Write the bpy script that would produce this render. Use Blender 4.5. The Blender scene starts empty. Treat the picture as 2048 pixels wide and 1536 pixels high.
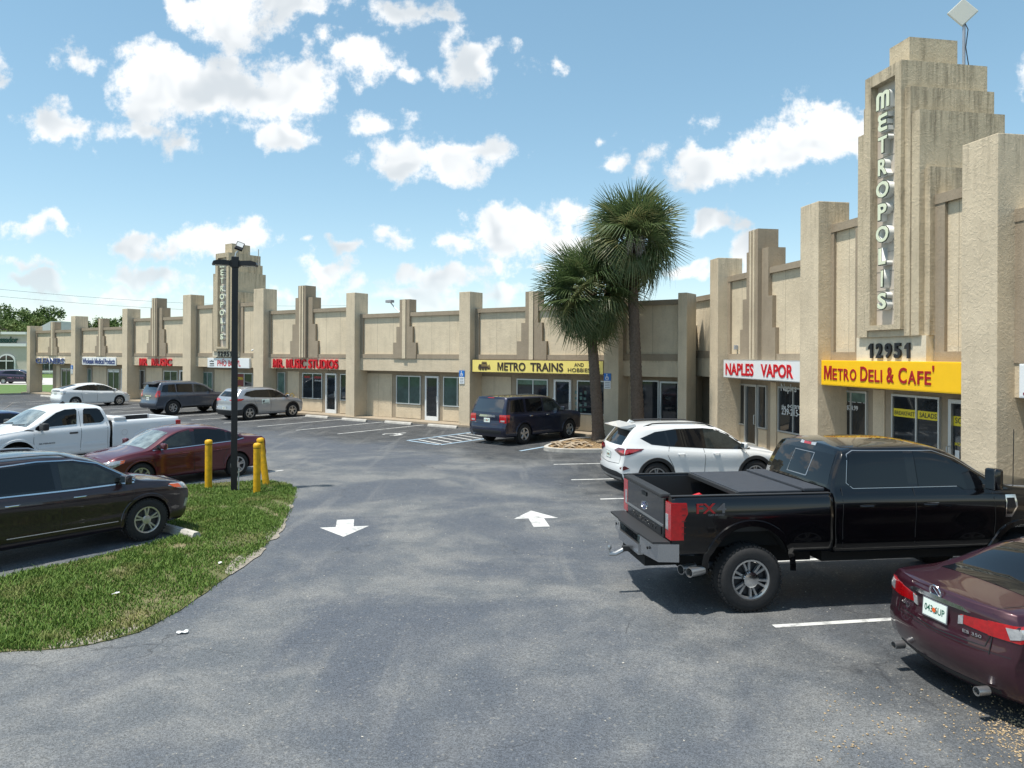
import bpy, bmesh, math, random
import numpy as np
from mathutils import Vector, Matrix
from mathutils.bvhtree import BVHTree
from mathutils.geometry import barycentric_transform
random.seed(7); RNG = np.random.default_rng(7)
scene = bpy.context.scene
COL = scene.collection
R = math.radians

# ------------------------------------------------------------------ camera
cam_d = bpy.data.cameras.new('camera'); cam = bpy.data.objects.new('camera', cam_d); COL.objects.link(cam)
cam_d.sensor_width = 36.0; cam_d.lens = 1500 / 2048 * 36.0
cam_d.shift_y = -57 / 2048
cam_d.clip_start = 0.1; cam_d.clip_end = 3000
cam.matrix_world = Matrix.Translation((0, 0, 3.35)) @ Matrix.Rotation(R(90), 4, 'X') @ Matrix.Rotation(0.0052, 4, 'Z')
scene.camera = cam

# ------------------------------------------------------------------ view
vs = scene.view_settings
vs.view_transform = 'Standard'; vs.look = 'None'; vs.gamma = 1.0; vs.exposure = 1.18
try: vs.use_curve_mapping = False
except Exception: pass

# ------------------------------------------------------------------ sun and sky
SUN_DIR = Vector((-0.29, -0.14, 0.945)).normalized()      # towards the sun
sun_d = bpy.data.lights.new('sun', 'SUN'); sun = bpy.data.objects.new('sun', sun_d); COL.objects.link(sun)
sun_d.energy = 2.85; sun_d.angle = R(2.0); sun_d.color = (1.0, 0.94, 0.845)
sun.rotation_euler = SUN_DIR.to_track_quat('Z', 'Y').to_euler()
world = bpy.data.worlds.new('World'); scene.world = world; world.use_nodes = True

def build_sky():
    nt = world.node_tree; N = nt.nodes; Lk = nt.links; N.clear()
    out = N.new('ShaderNodeOutputWorld')
    def math_(op, a, b=None, c=None, clamp=False):
        n = N.new('ShaderNodeMath'); n.operation = op; n.use_clamp = clamp
        for i, v in enumerate((a, b, c)):
            if v is None: continue
            if isinstance(v, (int, float)): n.inputs[i].default_value = v
            else: Lk.new(v, n.inputs[i])
        return n.outputs[0]
    def vmath(op, a, b=None):
        n = N.new('ShaderNodeVectorMath'); n.operation = op
        for i, v in enumerate((a, b)):
            if v is None: continue
            if isinstance(v, (tuple, list)): n.inputs[i].default_value = v
            else: Lk.new(v, n.inputs[i])
        return n.outputs['Value'] if op in ('LENGTH', 'DOT_PRODUCT') else n.outputs['Vector']
    def noise(vec, scale, detail, rough, lac=2.0, dist=0.0):
        n = N.new('ShaderNodeTexNoise'); n.noise_dimensions = '2D'; n.inputs['Scale'].default_value = scale
        n.inputs['Detail'].default_value = detail; n.inputs['Roughness'].default_value = rough
        n.inputs['Distortion'].default_value = dist
        Lk.new(vec, n.inputs['Vector']); return n
    sky = N.new('ShaderNodeTexSky'); sky.sky_type = 'NISHITA'; sky.sun_disc = False
    sky.sun_elevation = math.asin(SUN_DIR.z); sky.sun_rotation = math.atan2(SUN_DIR.x, SUN_DIR.y)
    sky.altitude = 0; sky.air_density = 0.9; sky.dust_density = 0.1; sky.ozone_density = 1.3
    tc = N.new('ShaderNodeTexCoord'); d = tc.outputs['Generated']
    sep = N.new('ShaderNodeSeparateXYZ'); Lk.new(d, sep.inputs[0])
    x, y, z = sep.outputs
    # tangent coordinates of the northern half of the sky (azimuth, elevation)
    ys = math_('MAXIMUM', y, 0.02)
    comb = N.new('ShaderNodeCombineXYZ'); Lk.new(math_('DIVIDE', x, ys), comb.inputs[0]); Lk.new(math_('DIVIDE', z, ys), comb.inputs[1])
    p0 = comb.outputs[0]
    # wobble the coordinates so that the cloud outlines billow
    w1 = noise(p0, 7.0, 2, 0.6); w2 = noise(p0, 26.0, 1, 0.6)
    wob = vmath('ADD', vmath('MULTIPLY', vmath('SUBTRACT', w1.outputs['Color'], (.5, .5, .5)), (.07, .055, 0)),
                vmath('MULTIPLY', vmath('SUBTRACT', w2.outputs['Color'], (.5, .5, .5)), (.03, .028, 0)))
    p = vmath('ADD', p0, wob)
    blobs = [(465,30,150,80,1),(345,20,45,55,.7),(610,20,120,45,.55),(400,190,200,95,1),(300,150,110,75,1),(560,200,115,85,1),(700,125,105,55,.8),(640,90,60,50,.5),
             (560,265,70,40,.7),(290,270,105,45,.6),(350,300,50,22,.4),(110,262,75,45,.55),(120,200,25,30,.3),(150,125,85,35,.5),(830,35,110,38,.5),(900,40,45,25,.4),
             (945,110,85,62,.75),(870,150,35,30,.4),(805,162,28,22,.45),(755,240,65,26,.4),(870,312,165,60,1),(810,330,95,36,.8),(950,300,85,30,.7),
             (1110,130,16,20,.4),(1215,310,50,24,.6),(1190,265,20,10,.3),
             (1430,328,125,58,1),(1540,300,140,75,1),(1620,265,120,90,1),(1625,215,45,45,.8),(1690,265,75,60,.9),(1800,240,110,50,.8),
             (1040,470,190,62,1),(1110,430,80,40,.9),(920,485,80,35,.8),(800,488,62,20,.5),(1060,530,80,30,.7),(1435,455,78,34,.9),(1500,520,60,40,.7),(1385,550,45,14,.5),
             (390,490,150,42,.9),(470,478,70,40,.8),(280,505,60,24,.5),(95,455,75,20,.5),(50,535,60,15,.4),(75,565,60,14,.35),
             (640,550,85,34,.7),(730,575,90,32,.6),(890,560,130,30,.65),(850,600,170,24,.6),(300,560,130,28,.55),(230,600,170,20,.5),(1010,585,110,30,.6),(570,590,80,25,.5),(715,500,30,16,.4),(620,490,20,10,.3),(2050,420,160,70,.9),(-140,150,150,90,.9),(-120,480,120,40,.7),(2200,120,160,80,.8)]
    D = None; SH = None
    for (bx, by, rx, ry, w) in blobs:
        c = ((bx - 1024) / 1500, (711 - by) / 1500, 0); rr = (1500 / rx, 1500 / ry, 0)
        n = N.new('ShaderNodeVectorMath'); n.operation = 'MULTIPLY_ADD'; Lk.new(p, n.inputs[0]); n.inputs[1].default_value = rr; n.inputs[2].default_value = (-c[0] * rr[0], -c[1] * rr[1], 0)
        w = w * .8 + .2
        v = math_('MULTIPLY_ADD', vmath('LENGTH', n.outputs[0]), -w, w)
        D = v if D is None else math_('MAXIMUM', D, v)
    # the rest of the sky carries the same sort of fair weather cumulus
    zz = math_('ADD', math_('MAXIMUM', z, 0.0), 0.16)
    c2 = N.new('ShaderNodeCombineXYZ'); Lk.new(math_('DIVIDE', x, zz), c2.inputs[0]); Lk.new(math_('DIVIDE', y, zz), c2.inputs[1])
    nb = noise(c2.outputs[0], 1.3, 3, 0.55)
    gen = math_('MULTIPLY', math_('SUBTRACT', nb.outputs['Fac'], 0.545), 4.0)
    back = math_('SUBTRACT', 1.0, math_('MULTIPLY', math_('SUBTRACT', y, 0.50), 5.0, clamp=True), clamp=True)   # 1 away from the modelled clouds
    gen = math_('SUBTRACT', gen, math_('MULTIPLY', math_('SUBTRACT', 1.0, back), 3.0))
    D = math_('MAXIMUM', D, gen)
    f1 = noise(p0, 15.0, 8, 0.64); f2 = noise(p, 7.5, 3, 0.6)
    dens = math_('ADD', D, math_('MULTIPLY', math_('SUBTRACT', f1.outputs['Fac'], 0.5), 2.3))
    mr = N.new('ShaderNodeMapRange'); mr.interpolation_type = 'SMOOTHSTEP'
    mr.inputs['From Min'].default_value = 0.0; mr.inputs['From Max'].default_value = 0.52; Lk.new(dens, mr.inputs['Value'])
    up = math_('MULTIPLY', z, 9.0, clamp=True)
    mask = math_('MULTIPLY', mr.outputs[0], math_('ADD', 0.22, math_('MULTIPLY', up, 0.75)), clamp=True)
    # grey bellies
    ms = N.new('ShaderNodeMapRange'); ms.interpolation_type = 'SMOOTHSTEP'
    ms.inputs['From Min'].default_value = 0.50; ms.inputs['From Max'].default_value = 0.78
    Lk.new(math_('ADD', f2.outputs['Fac'], math_('MULTIPLY', math_('MULTIPLY', D, up), 0.14)), ms.inputs['Value'])
    mixc = N.new('ShaderNodeMix'); mixc.data_type = 'RGBA'; Lk.new(ms.outputs[0], mixc.inputs['Factor'])
    mixc.inputs[6].default_value = (0.99, 1.0, 1.0, 1); mixc.inputs[7].default_value = (0.64, 0.69, 0.73, 1)
    bg = N.new('ShaderNodeBackground'); bg.inputs['Strength'].default_value = 0.118
    hs = N.new('ShaderNodeHueSaturation'); hs.inputs['Saturation'].default_value = 1.16; hs.inputs['Hue'].default_value = 0.481
    gm = N.new('ShaderNodeGamma'); gm.inputs['Gamma'].default_value = 0.72; Lk.new(sky.outputs[0], gm.inputs['Color']); Lk.new(gm.outputs[0], hs.inputs['Color']); Lk.new(hs.outputs[0], bg.inputs['Color'])
    bc = N.new('ShaderNodeBackground'); bc.inputs['Strength'].default_value = 0.50; Lk.new(mixc.outputs[2], bc.inputs['Color'])
    mx = N.new('ShaderNodeMixShader'); Lk.new(mask, mx.inputs[0]); Lk.new(bg.outputs[0], mx.inputs[1]); Lk.new(bc.outputs[0], mx.inputs[2])
    Lk.new(mx.outputs[0], out.inputs['Surface'])
build_sky()
world.cycles.sampling_method = 'MANUAL'; world.cycles.sample_map_resolution = 256
scene.cycles.use_denoising = True
scene.cycles.max_bounces = 6; scene.cycles.diffuse_bounces = 2; scene.cycles.glossy_bounces = 3; scene.cycles.transmission_bounces = 3; scene.cycles.transparent_max_bounces = 6

# ------------------------------------------------------------------ materials
def srgb(r, g, b):
    f = lambda c: (c / 255 / 12.92) if c / 255 <= 0.04045 else ((c / 255 + 0.055) / 1.055) ** 2.4
    return (f(r), f(g), f(b), 1)

MATS = {}
def mat(name, col, rough=0.6, metal=0.0, spec=0.5, coat=0.0, var=0.0, vscale=3.0, bump=0.0, bscale=40.0, bdetail=4, trans=0.0, coat_rough=0.03, dark=None, alpha=1.0, sub=0.0):
    """procedural principled material: base colour with noise variation and noise bump"""
    if name in MATS: return MATS[name]
    m = bpy.data.materials.new(name); m.use_nodes = True; nt = m.node_tree; N = nt.nodes; Lk = nt.links
    b = N['Principled BSDF']
    if len(col) == 3: col = (*col, 1)
    b.inputs['Base Color'].default_value = col; b.inputs['Roughness'].default_value = rough
    b.inputs['Metallic'].default_value = metal; b.inputs['Specular IOR Level'].default_value = spec
    b.inputs['Coat Weight'].default_value = coat; b.inputs['Coat Roughness'].default_value = coat_rough
    if trans: b.inputs['Transmission Weight'].default_value = trans
    tc = N.new('ShaderNodeTexCoord')
    if var:
        n1 = N.new('ShaderNodeTexNoise'); n1.inputs['Scale'].default_value = vscale; n1.inputs['Detail'].default_value = 6; n1.inputs['Roughness'].default_value = .65
        Lk.new(tc.outputs['Object'], n1.inputs['Vector'])
        mr = N.new('ShaderNodeMapRange'); mr.inputs['From Min'].default_value = .3; mr.inputs['From Max'].default_value = .7
        mr.inputs['To Min'].default_value = 1 - var; mr.inputs['To Max'].default_value = 1 + var; Lk.new(n1.outputs['Fac'], mr.inputs['Value'])
        mx = N.new('ShaderNodeVectorMath'); mx.operation = 'SCALE'; mx.inputs[0].default_value = col[:3]; Lk.new(mr.outputs[0], mx.inputs['Scale'])
        Lk.new(mx.outputs['Vector'], b.inputs['Base Color'])
    if bump:
        n2 = N.new('ShaderNodeTexNoise'); n2.inputs['Scale'].default_value = bscale; n2.inputs['Detail'].default_value = bdetail
        Lk.new(tc.outputs['Object'], n2.inputs['Vector'])
        bp = N.new('ShaderNodeBump'); bp.inputs['Strength'].default_value = 1.0; bp.inputs['Distance'].default_value = bump
        Lk.new(n2.outputs['Fac'], bp.inputs['Height']); Lk.new(bp.outputs[0], b.inputs['Normal'])
    MATS[name] = m
    return m

def stucco(name, col, relief=0.006, dirt=0.12, knock=0.5, cap=0.0):
    """painted stucco: trowelled knock-down relief, blotchy paint, dirt runs"""
    m = bpy.data.materials.new(name); m.use_nodes = True; nt = m.node_tree; N = nt.nodes; Lk = nt.links
    b = N['Principled BSDF']; b.inputs['Roughness'].default_value = .9; b.inputs['Specular IOR Level'].default_value = .2
    tc = N.new('ShaderNodeTexCoord'); o = tc.outputs['Object']
    def noise(scale, det, rough=.6, vec=o, dist=0):
        n = N.new('ShaderNodeTexNoise'); n.inputs['Scale'].default_value = scale; n.inputs['Detail'].default_value = det; n.inputs['Roughness'].default_value = rough
        n.inputs['Distortion'].default_value = dist; Lk.new(vec, n.inputs['Vector']); return n.outputs['Fac']
    def rng(v, a, c, lo, hi, smooth=False):
        n = N.new('ShaderNodeMapRange'); n.inputs['From Min'].default_value = a; n.inputs['From Max'].default_value = c
        n.inputs['To Min'].default_value = lo; n.inputs['To Max'].default_value = hi
        if smooth: n.interpolation_type = 'SMOOTHSTEP'
        Lk.new(v, n.inputs['Value']); return n.outputs[0]
    def mul(a, c):
        n = N.new('ShaderNodeMath'); n.operation = 'MULTIPLY'; Lk.new(a, n.inputs[0])
        if isinstance(c, float): n.inputs[1].default_value = c
        else: Lk.new(c, n.inputs[1])
        return n.outputs[0]
    def add(a, c):
        n = N.new('ShaderNodeMath'); n.operation = 'ADD'; Lk.new(a, n.inputs[0]); Lk.new(c, n.inputs[1]); return n.outputs[0]
    # long streaks running down the wall
    mp = N.new('ShaderNodeMapping'); mp.inputs['Scale'].default_value = (1, 1, .12); Lk.new(o, mp.inputs[0])
    streak = rng(noise(4.5, 5, .7, mp.outputs[0]), .48, .75, 1.0, 1.0 - dirt, True)
    blotch = rng(noise(.9, 5, .65), .3, .7, .88, 1.1)
    fine = rng(noise(22, 3, .6), .3, .7, .95, 1.05)
    k = mul(mul(streak, blotch), fine)
    if cap:      # rain runs below the top edge
        sp = N.new('ShaderNodeSeparateXYZ'); Lk.new(tc.outputs['Generated'], sp.inputs[0])
        mp2 = N.new('ShaderNodeMapping'); mp2.inputs['Scale'].default_value = (1, 1, .06); Lk.new(o, mp2.inputs[0])
        run = mul(rng(sp.outputs[2], .80, 1.0, 0, 1, True), rng(noise(9, 5, .75, mp2.outputs[0]), .44, .66, 0, 1, True))
        k = mul(k, rng(run, 0, 1, 1.0, 1.0 - cap))
    sc = N.new('ShaderNodeVectorMath'); sc.operation = 'SCALE'; sc.inputs[0].default_value = col[:3]; Lk.new(k, sc.inputs['Scale'])
    Lk.new(sc.outputs['Vector'], b.inputs['Base Color'])
    # knock-down relief
    kd = rng(noise(7.5, 4, .55, o, 1.2), .47, .60, 0, 1, True)
    h = add(mul(kd, knock), mul(noise(55, 3), .55))
    bp = N.new('ShaderNodeBump'); bp.inputs['Distance'].default_value = relief * 2.2; bp.inputs['Strength'].default_value = 1.0
    Lk.new(h, bp.inputs['Height']); Lk.new(bp.outputs[0], b.inputs['Normal'])
    MATS[name] = m
    return m

M_LIGHT = stucco('stucco_cream', (.60, .508, .372), relief=.0034, knock=.34, cap=.26)
M_PANEL = stucco('stucco_panel', (.635, .54, .395), relief=.0032, knock=.35)
M_TRIM = stucco('stucco_trim', (.325, .268, .198), relief=.003, knock=.25)
M_TOWER = stucco('stucco_tower', (.52, .44, .315), relief=.005, dirt=.42, knock=.35, cap=.42)
M_SHADE = stucco('stucco_recess', (.59, .495, .36), relief=.003)
M_ALU = mat('window_aluminium', srgb(196, 200, 200), .42, .55)
M_WHITEFRAME = mat('door_frame_white', (.72, .74, .74), .4)
M_BLACK = mat('black_paint', (.012, .012, .013), .4)
M_DIGIT = mat('black_digit', (.02, .02, .022), .45)
M_CONC = mat('concrete', (.36, .345, .31), .9, var=.18, vscale=5, bump=.004, bscale=60)
M_KERB = mat('kerb_concrete', (.42, .405, .37), .9, var=.2, vscale=4, bump=.004, bscale=60)
M_WALK = mat('walkway_concrete', (.30, .25, .185), .9, var=.15, vscale=2)
M_WHITE = mat('white_plastic', (.76, .78, .79), .35, coat=.2)
def worn_paint(name, col, lo=.34, hi=.50):
    m = bpy.data.materials.new(name); m.use_nodes = True; nt = m.node_tree; N = nt.nodes; Lk = nt.links; b = N['Principled BSDF']; b.inputs['Roughness'].default_value = .75
    tc = N.new('ShaderNodeTexCoord'); n = N.new('ShaderNodeTexNoise'); n.inputs['Scale'].default_value = 3.2; n.inputs['Detail'].default_value = 9; n.inputs['Roughness'].default_value = .8; Lk.new(tc.outputs['Object'], n.inputs['Vector'])
    r_ = N.new('ShaderNodeMapRange'); r_.inputs['From Min'].default_value = lo; r_.inputs['From Max'].default_value = hi; Lk.new(n.outputs['Fac'], r_.inputs['Value'])
    mx = N.new('ShaderNodeMix'); mx.data_type = 'RGBA'; mx.inputs[6].default_value = (.16, .165, .17, 1); mx.inputs[7].default_value = (*col, 1); Lk.new(r_.outputs[0], mx.inputs['Factor']); Lk.new(mx.outputs[2], b.inputs['Base Color'])
    MATS[name] = m; return m
M_PAINTLINE = worn_paint('road_paint_white', (.52, .53, .52)); M_PAINTBLUE = worn_paint('road_paint_blue', (.30, .42, .53))
M_REDSIGN = mat('sign_red', srgb(196, 18, 34), .4)
M_DKRED = mat('sign_dark_red', srgb(160, 10, 24), .45)
M_YELLOW = mat('sign_yellow', srgb(246, 194, 14), .4, var=.03)
M_CREAMSIGN = mat('sign_cream', srgb(233, 214, 120), .45, var=.06, vscale=1.5)
M_BROWNLET = mat('sign_brown', srgb(58, 44, 34), .5)
M_BLUELET = mat('sign_blue', srgb(26, 48, 110), .4)
M_BOLLARD = mat('bollard_yellow', srgb(210, 162, 12), .6, var=.28, vscale=9)
M_POLE = mat('pole_bronze', (.016, .016, .019), .45, .2)

def glass(name, col, rough=.03, var=.5, vscale=1.2, spec=.6):
    m = mat(name, col, rough, 0, spec, var=var, vscale=vscale)  # colour noise in the opaque pane imitates interior reflections
    return m
G_DARK = glass('shop_glass_dark', (.018, .022, .026))
G_TEAL = glass('shop_glass_blind', (.035, .075, .068), .05, .35, 2)
G_GREEN = glass('shop_glass_pale', (.10, .17, .15), .05, .5, 2)

# ------------------------------------------------------------------ mesh building
class MB:
    def __init__(s): s.v = []; s.f = []; s.sm = []
    def add(s, verts, faces, smooth=False):
        o = len(s.v); s.v += [tuple(v) for v in verts]; s.f += [tuple(i + o for i in f) for f in faces]; s.sm += [smooth] * len(faces)
        return s
    def box(s, x0, x1, y0, y1, z0, z1):
        v = [(x, y, z) for z in (z0, z1) for y in (y0, y1) for x in (x0, x1)]
        return s.add(v, [(0, 2, 3, 1), (4, 5, 7, 6), (0, 1, 5, 4), (2, 6, 7, 3), (0, 4, 6, 2), (1, 3, 7, 5)])
    def bbox(s, x0, x1, y0, y1, z0, z1, b=.02):
        """box with chamfered edges"""
        vs_, fs = [], []
        bm = bmesh.new(); bmesh.ops.create_cube(bm, size=1)
        for v in bm.verts:
            v.co = Vector(((x0 + x1) / 2 + v.co.x * (x1 - x0), (y0 + y1) / 2 + v.co.y * (y1 - y0), (z0 + z1) / 2 + v.co.z * (z1 - z0)))
        bmesh.ops.bevel(bm, geom=list(bm.edges), offset=b, segments=2, affect='EDGES', profile=.6)
        bm.verts.index_update()
        s.add([v.co[:] for v in bm.verts], [tuple(v.index for v in f.verts) for f in bm.faces], False); bm.free()
        return s
    def prism(s, poly, y0, y1, axis='y'):
        """polygon (a,b) extruded along an axis; axis 'y': (x,z), 'z': (x,y), 'x': (y,z)"""
        n = len(poly)
        def P(a, b, t): return (a, t, b) if axis == 'y' else ((a, b, t) if axis == 'z' else (t, a, b))
        v = [P(a, b, y0) for a, b in poly] + [P(a, b, y1) for a, b in poly]
        f = [tuple(range(n)), tuple(range(2 * n - 1, n - 1, -1))] + [(i, i + n, (i + 1) % n + n, (i + 1) % n) for i in range(n)]
        return s.add(v, f)
    def tube(s, pts, rad, n=8, cap=True, smooth=True):
        pts = [Vector(p) for p in pts]; rads = rad if isinstance(rad, (list, tuple)) else [rad] * len(pts)
        rings = []; ref = None
        for i, p in enumerate(pts):
            t = (pts[min(i + 1, len(pts) - 1)] - pts[max(i - 1, 0)]).normalized()
            if ref is None: ref = t.orthogonal().normalized()
            a = (ref - t * ref.dot(t)).normalized(); ref = a; c = t.cross(a)
            rings.append([p + (a * math.cos(2 * math.pi * k / n) + c * math.sin(2 * math.pi * k / n)) * rads[i] for k in range(n)])
        v = [q for r in rings for q in r]
        f = [(i * n + k, i * n + (k + 1) % n, (i + 1) * n + (k + 1) % n, (i + 1) * n + k) for i in range(len(pts) - 1) for k in range(n)]
        s.add(v, f, smooth)
        if cap: s.add(rings[0], [tuple(range(n - 1, -1, -1))]); s.add(rings[-1], [tuple(range(n))])
        return s
    def lathe(s, prof, n=24, axis='z', c=(0, 0, 0), smooth=True, closed=False):
        """profile of (radius, height) about an axis"""
        def P(r, h, a):
            ca, sa = r * math.cos(a), r * math.sin(a)
            q = (ca, sa, h) if axis == 'z' else ((ca, h, sa) if axis == 'y' else (h, ca, sa))
            return (q[0] + c[0], q[1] + c[1], q[2] + c[2])
        v = [P(r, h, 2 * math.pi * k / n) for r, h in prof for k in range(n)]
        m = len(prof)
        f = [(i * n + k, i * n + (k + 1) % n, ((i + 1) % m) * n + (k + 1) % n, ((i + 1) % m) * n + k) for i in range(m if closed else m - 1) for k in range(n)]
        return s.add(v, f, smooth)
    def mesh(s, name, m=None):
        me = bpy.data.meshes.new(name); me.from_pydata(s.v, [], s.f)
        me.polygons.foreach_set('use_smooth', s.sm)
        if m: me.materials.append(m)
        bm = bmesh.new(); bm.from_mesh(me); bmesh.ops.recalc_face_normals(bm, faces=bm.faces); bm.to_mesh(me); bm.free()
        if any(s.sm): me.set_sharp_from_angle(angle=R(38))
        me.update(); return me
    def build(s, name, m, parent=None, mw=None, label=None):
        return link(name, s.mesh(name, m), parent, mw, label)

def link(name, data, parent=None, mw=None, label=None):
    o = bpy.data.objects.new(name, data); COL.objects.link(o)
    if parent is not None: o.parent = parent
    if mw is not None: o.matrix_local = mw
    if label: o['label'] = label
    return o
def tag(o, label, cat, group=None):
    o['label'] = label; o['category'] = cat
    if group: o['group'] = group
    return o
def thing(name, label, cat, mw=None, group=None):
    o = link(name, None, None, mw); o.empty_display_size = .3
    return tag(o, label, cat, group)
def struct(o, kind='structure'): o['kind'] = kind; return o
def box(name, m, parent, mw, *a, bevel=0, label=None):
    b = MB(); (b.bbox(*a, b=bevel) if bevel else b.box(*a)); return b.build(name, m, parent, mw, label)
def T(x, y, z=0, rz=0): return Matrix.Translation((x, y, z)) @ Matrix.Rotation(rz, 4, 'Z')

# ------------------------------------------------------------------ lettering
def text_data(s, w=None, h=None, depth=.02, bold=0.0, bevel=0.0, center=False):
    """text as a mesh lying in x/z, front facing -y, scaled to width w and height h"""
    cu = bpy.data.curves.new('txt', 'FONT'); cu.body = s; cu.size = 1; cu.offset = bold; cu.extrude = .05; cu.resolution_u = 3
    if center: cu.align_x = 'CENTER'
    ob = bpy.data.objects.new('txt', cu); COL.objects.link(ob)
    dg = bpy.context.evaluated_depsgraph_get(); me = bpy.data.meshes.new_from_object(ob.evaluated_get(dg))
    bpy.data.objects.remove(ob); bpy.data.curves.remove(cu)
    n = len(me.vertices); co = np.empty(n * 3); me.vertices.foreach_get('co', co); co = co.reshape(-1, 3)
    lo, hi = co.min(0), co.max(0)
    sx = w / (hi[0] - lo[0]) if w else None; sy = h / (hi[1] - lo[1]) if h else None
    sx = sx or sy; sy = sy or sx
    out = np.stack([(co[:, 0] - lo[0]) * sx, -(co[:, 2] - lo[2]) / (hi[2] - lo[2]) * depth, (co[:, 1] - lo[1]) * sy], 1)
    me.vertices.foreach_set('co', out.ravel()); me.update(); me.materials.clear()
    return me
def text(s, name, m, parent, mw, w=None, h=None, depth=.01, bold=0.0, label=None):
    me = text_data(s, w, h, depth, bold); me.name = name; me.materials.append(m)
    return link(name, me, parent, mw, label)
def block_m(x0, x1, z0, z1):
    w, h = x1 - x0, z1 - z0
    return [(x0 + a * w, z0 + c * h) for a, c in ((0, 0), (0, 1), (.27, 1), (.5, .36), (.73, 1), (1, 1), (1, 0), (.80, 0), (.80, .70), (.56, .03), (.44, .03), (.20, .70), (.20, 0))]
def letters(s, m, parent, mw, w, h, depth, bold=0.0, name='letter', back=None):
    """each letter a mesh of its own"""
    me = text_data(s, w, h, depth, bold)
    bm = bmesh.new(); bm.from_mesh(me); bmesh.ops.remove_doubles(bm, verts=bm.verts, dist=1e-5)
    bm.verts.ensure_lookup_table(); seen = set(); res = []; comps = []
    for v0 in bm.verts:
        if v0.index in seen: continue
        st = [v0]; comp = []; seen.add(v0.index)
        while st:
            v = st.pop(); comp.append(v)
            for e in v.link_edges:
                o = e.other_vert(v)
                if o.index not in seen: seen.add(o.index); st.append(o)
        comps.append(comp)
    comps.sort(key=lambda c: min(v.co.x for v in c))
    chars = s.replace(' ', '')
    for ci, comp in enumerate(comps):
        if ci < len(chars) and chars[ci] == 'M':
            x0, x1 = min(v.co.x for v in comp), max(v.co.x for v in comp); z0, z1 = min(v.co.z for v in comp), max(v.co.z for v in comp)
            res.append(MB().prism(block_m(x0, x1, z0, z1), -depth, 0).build(name, m, parent, mw)); continue
        idx = {v.index: i for i, v in enumerate(comp)}
        fs = {f for v in comp for f in v.link_faces}
        b = MB(); b.add([v.co[:] for v in comp], [tuple(idx[v.index] for v in f.verts) for f in fs])
        res.append(b.build(name, m, parent, mw))
    bm.free(); bpy.data.meshes.remove(me)
    return res
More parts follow.
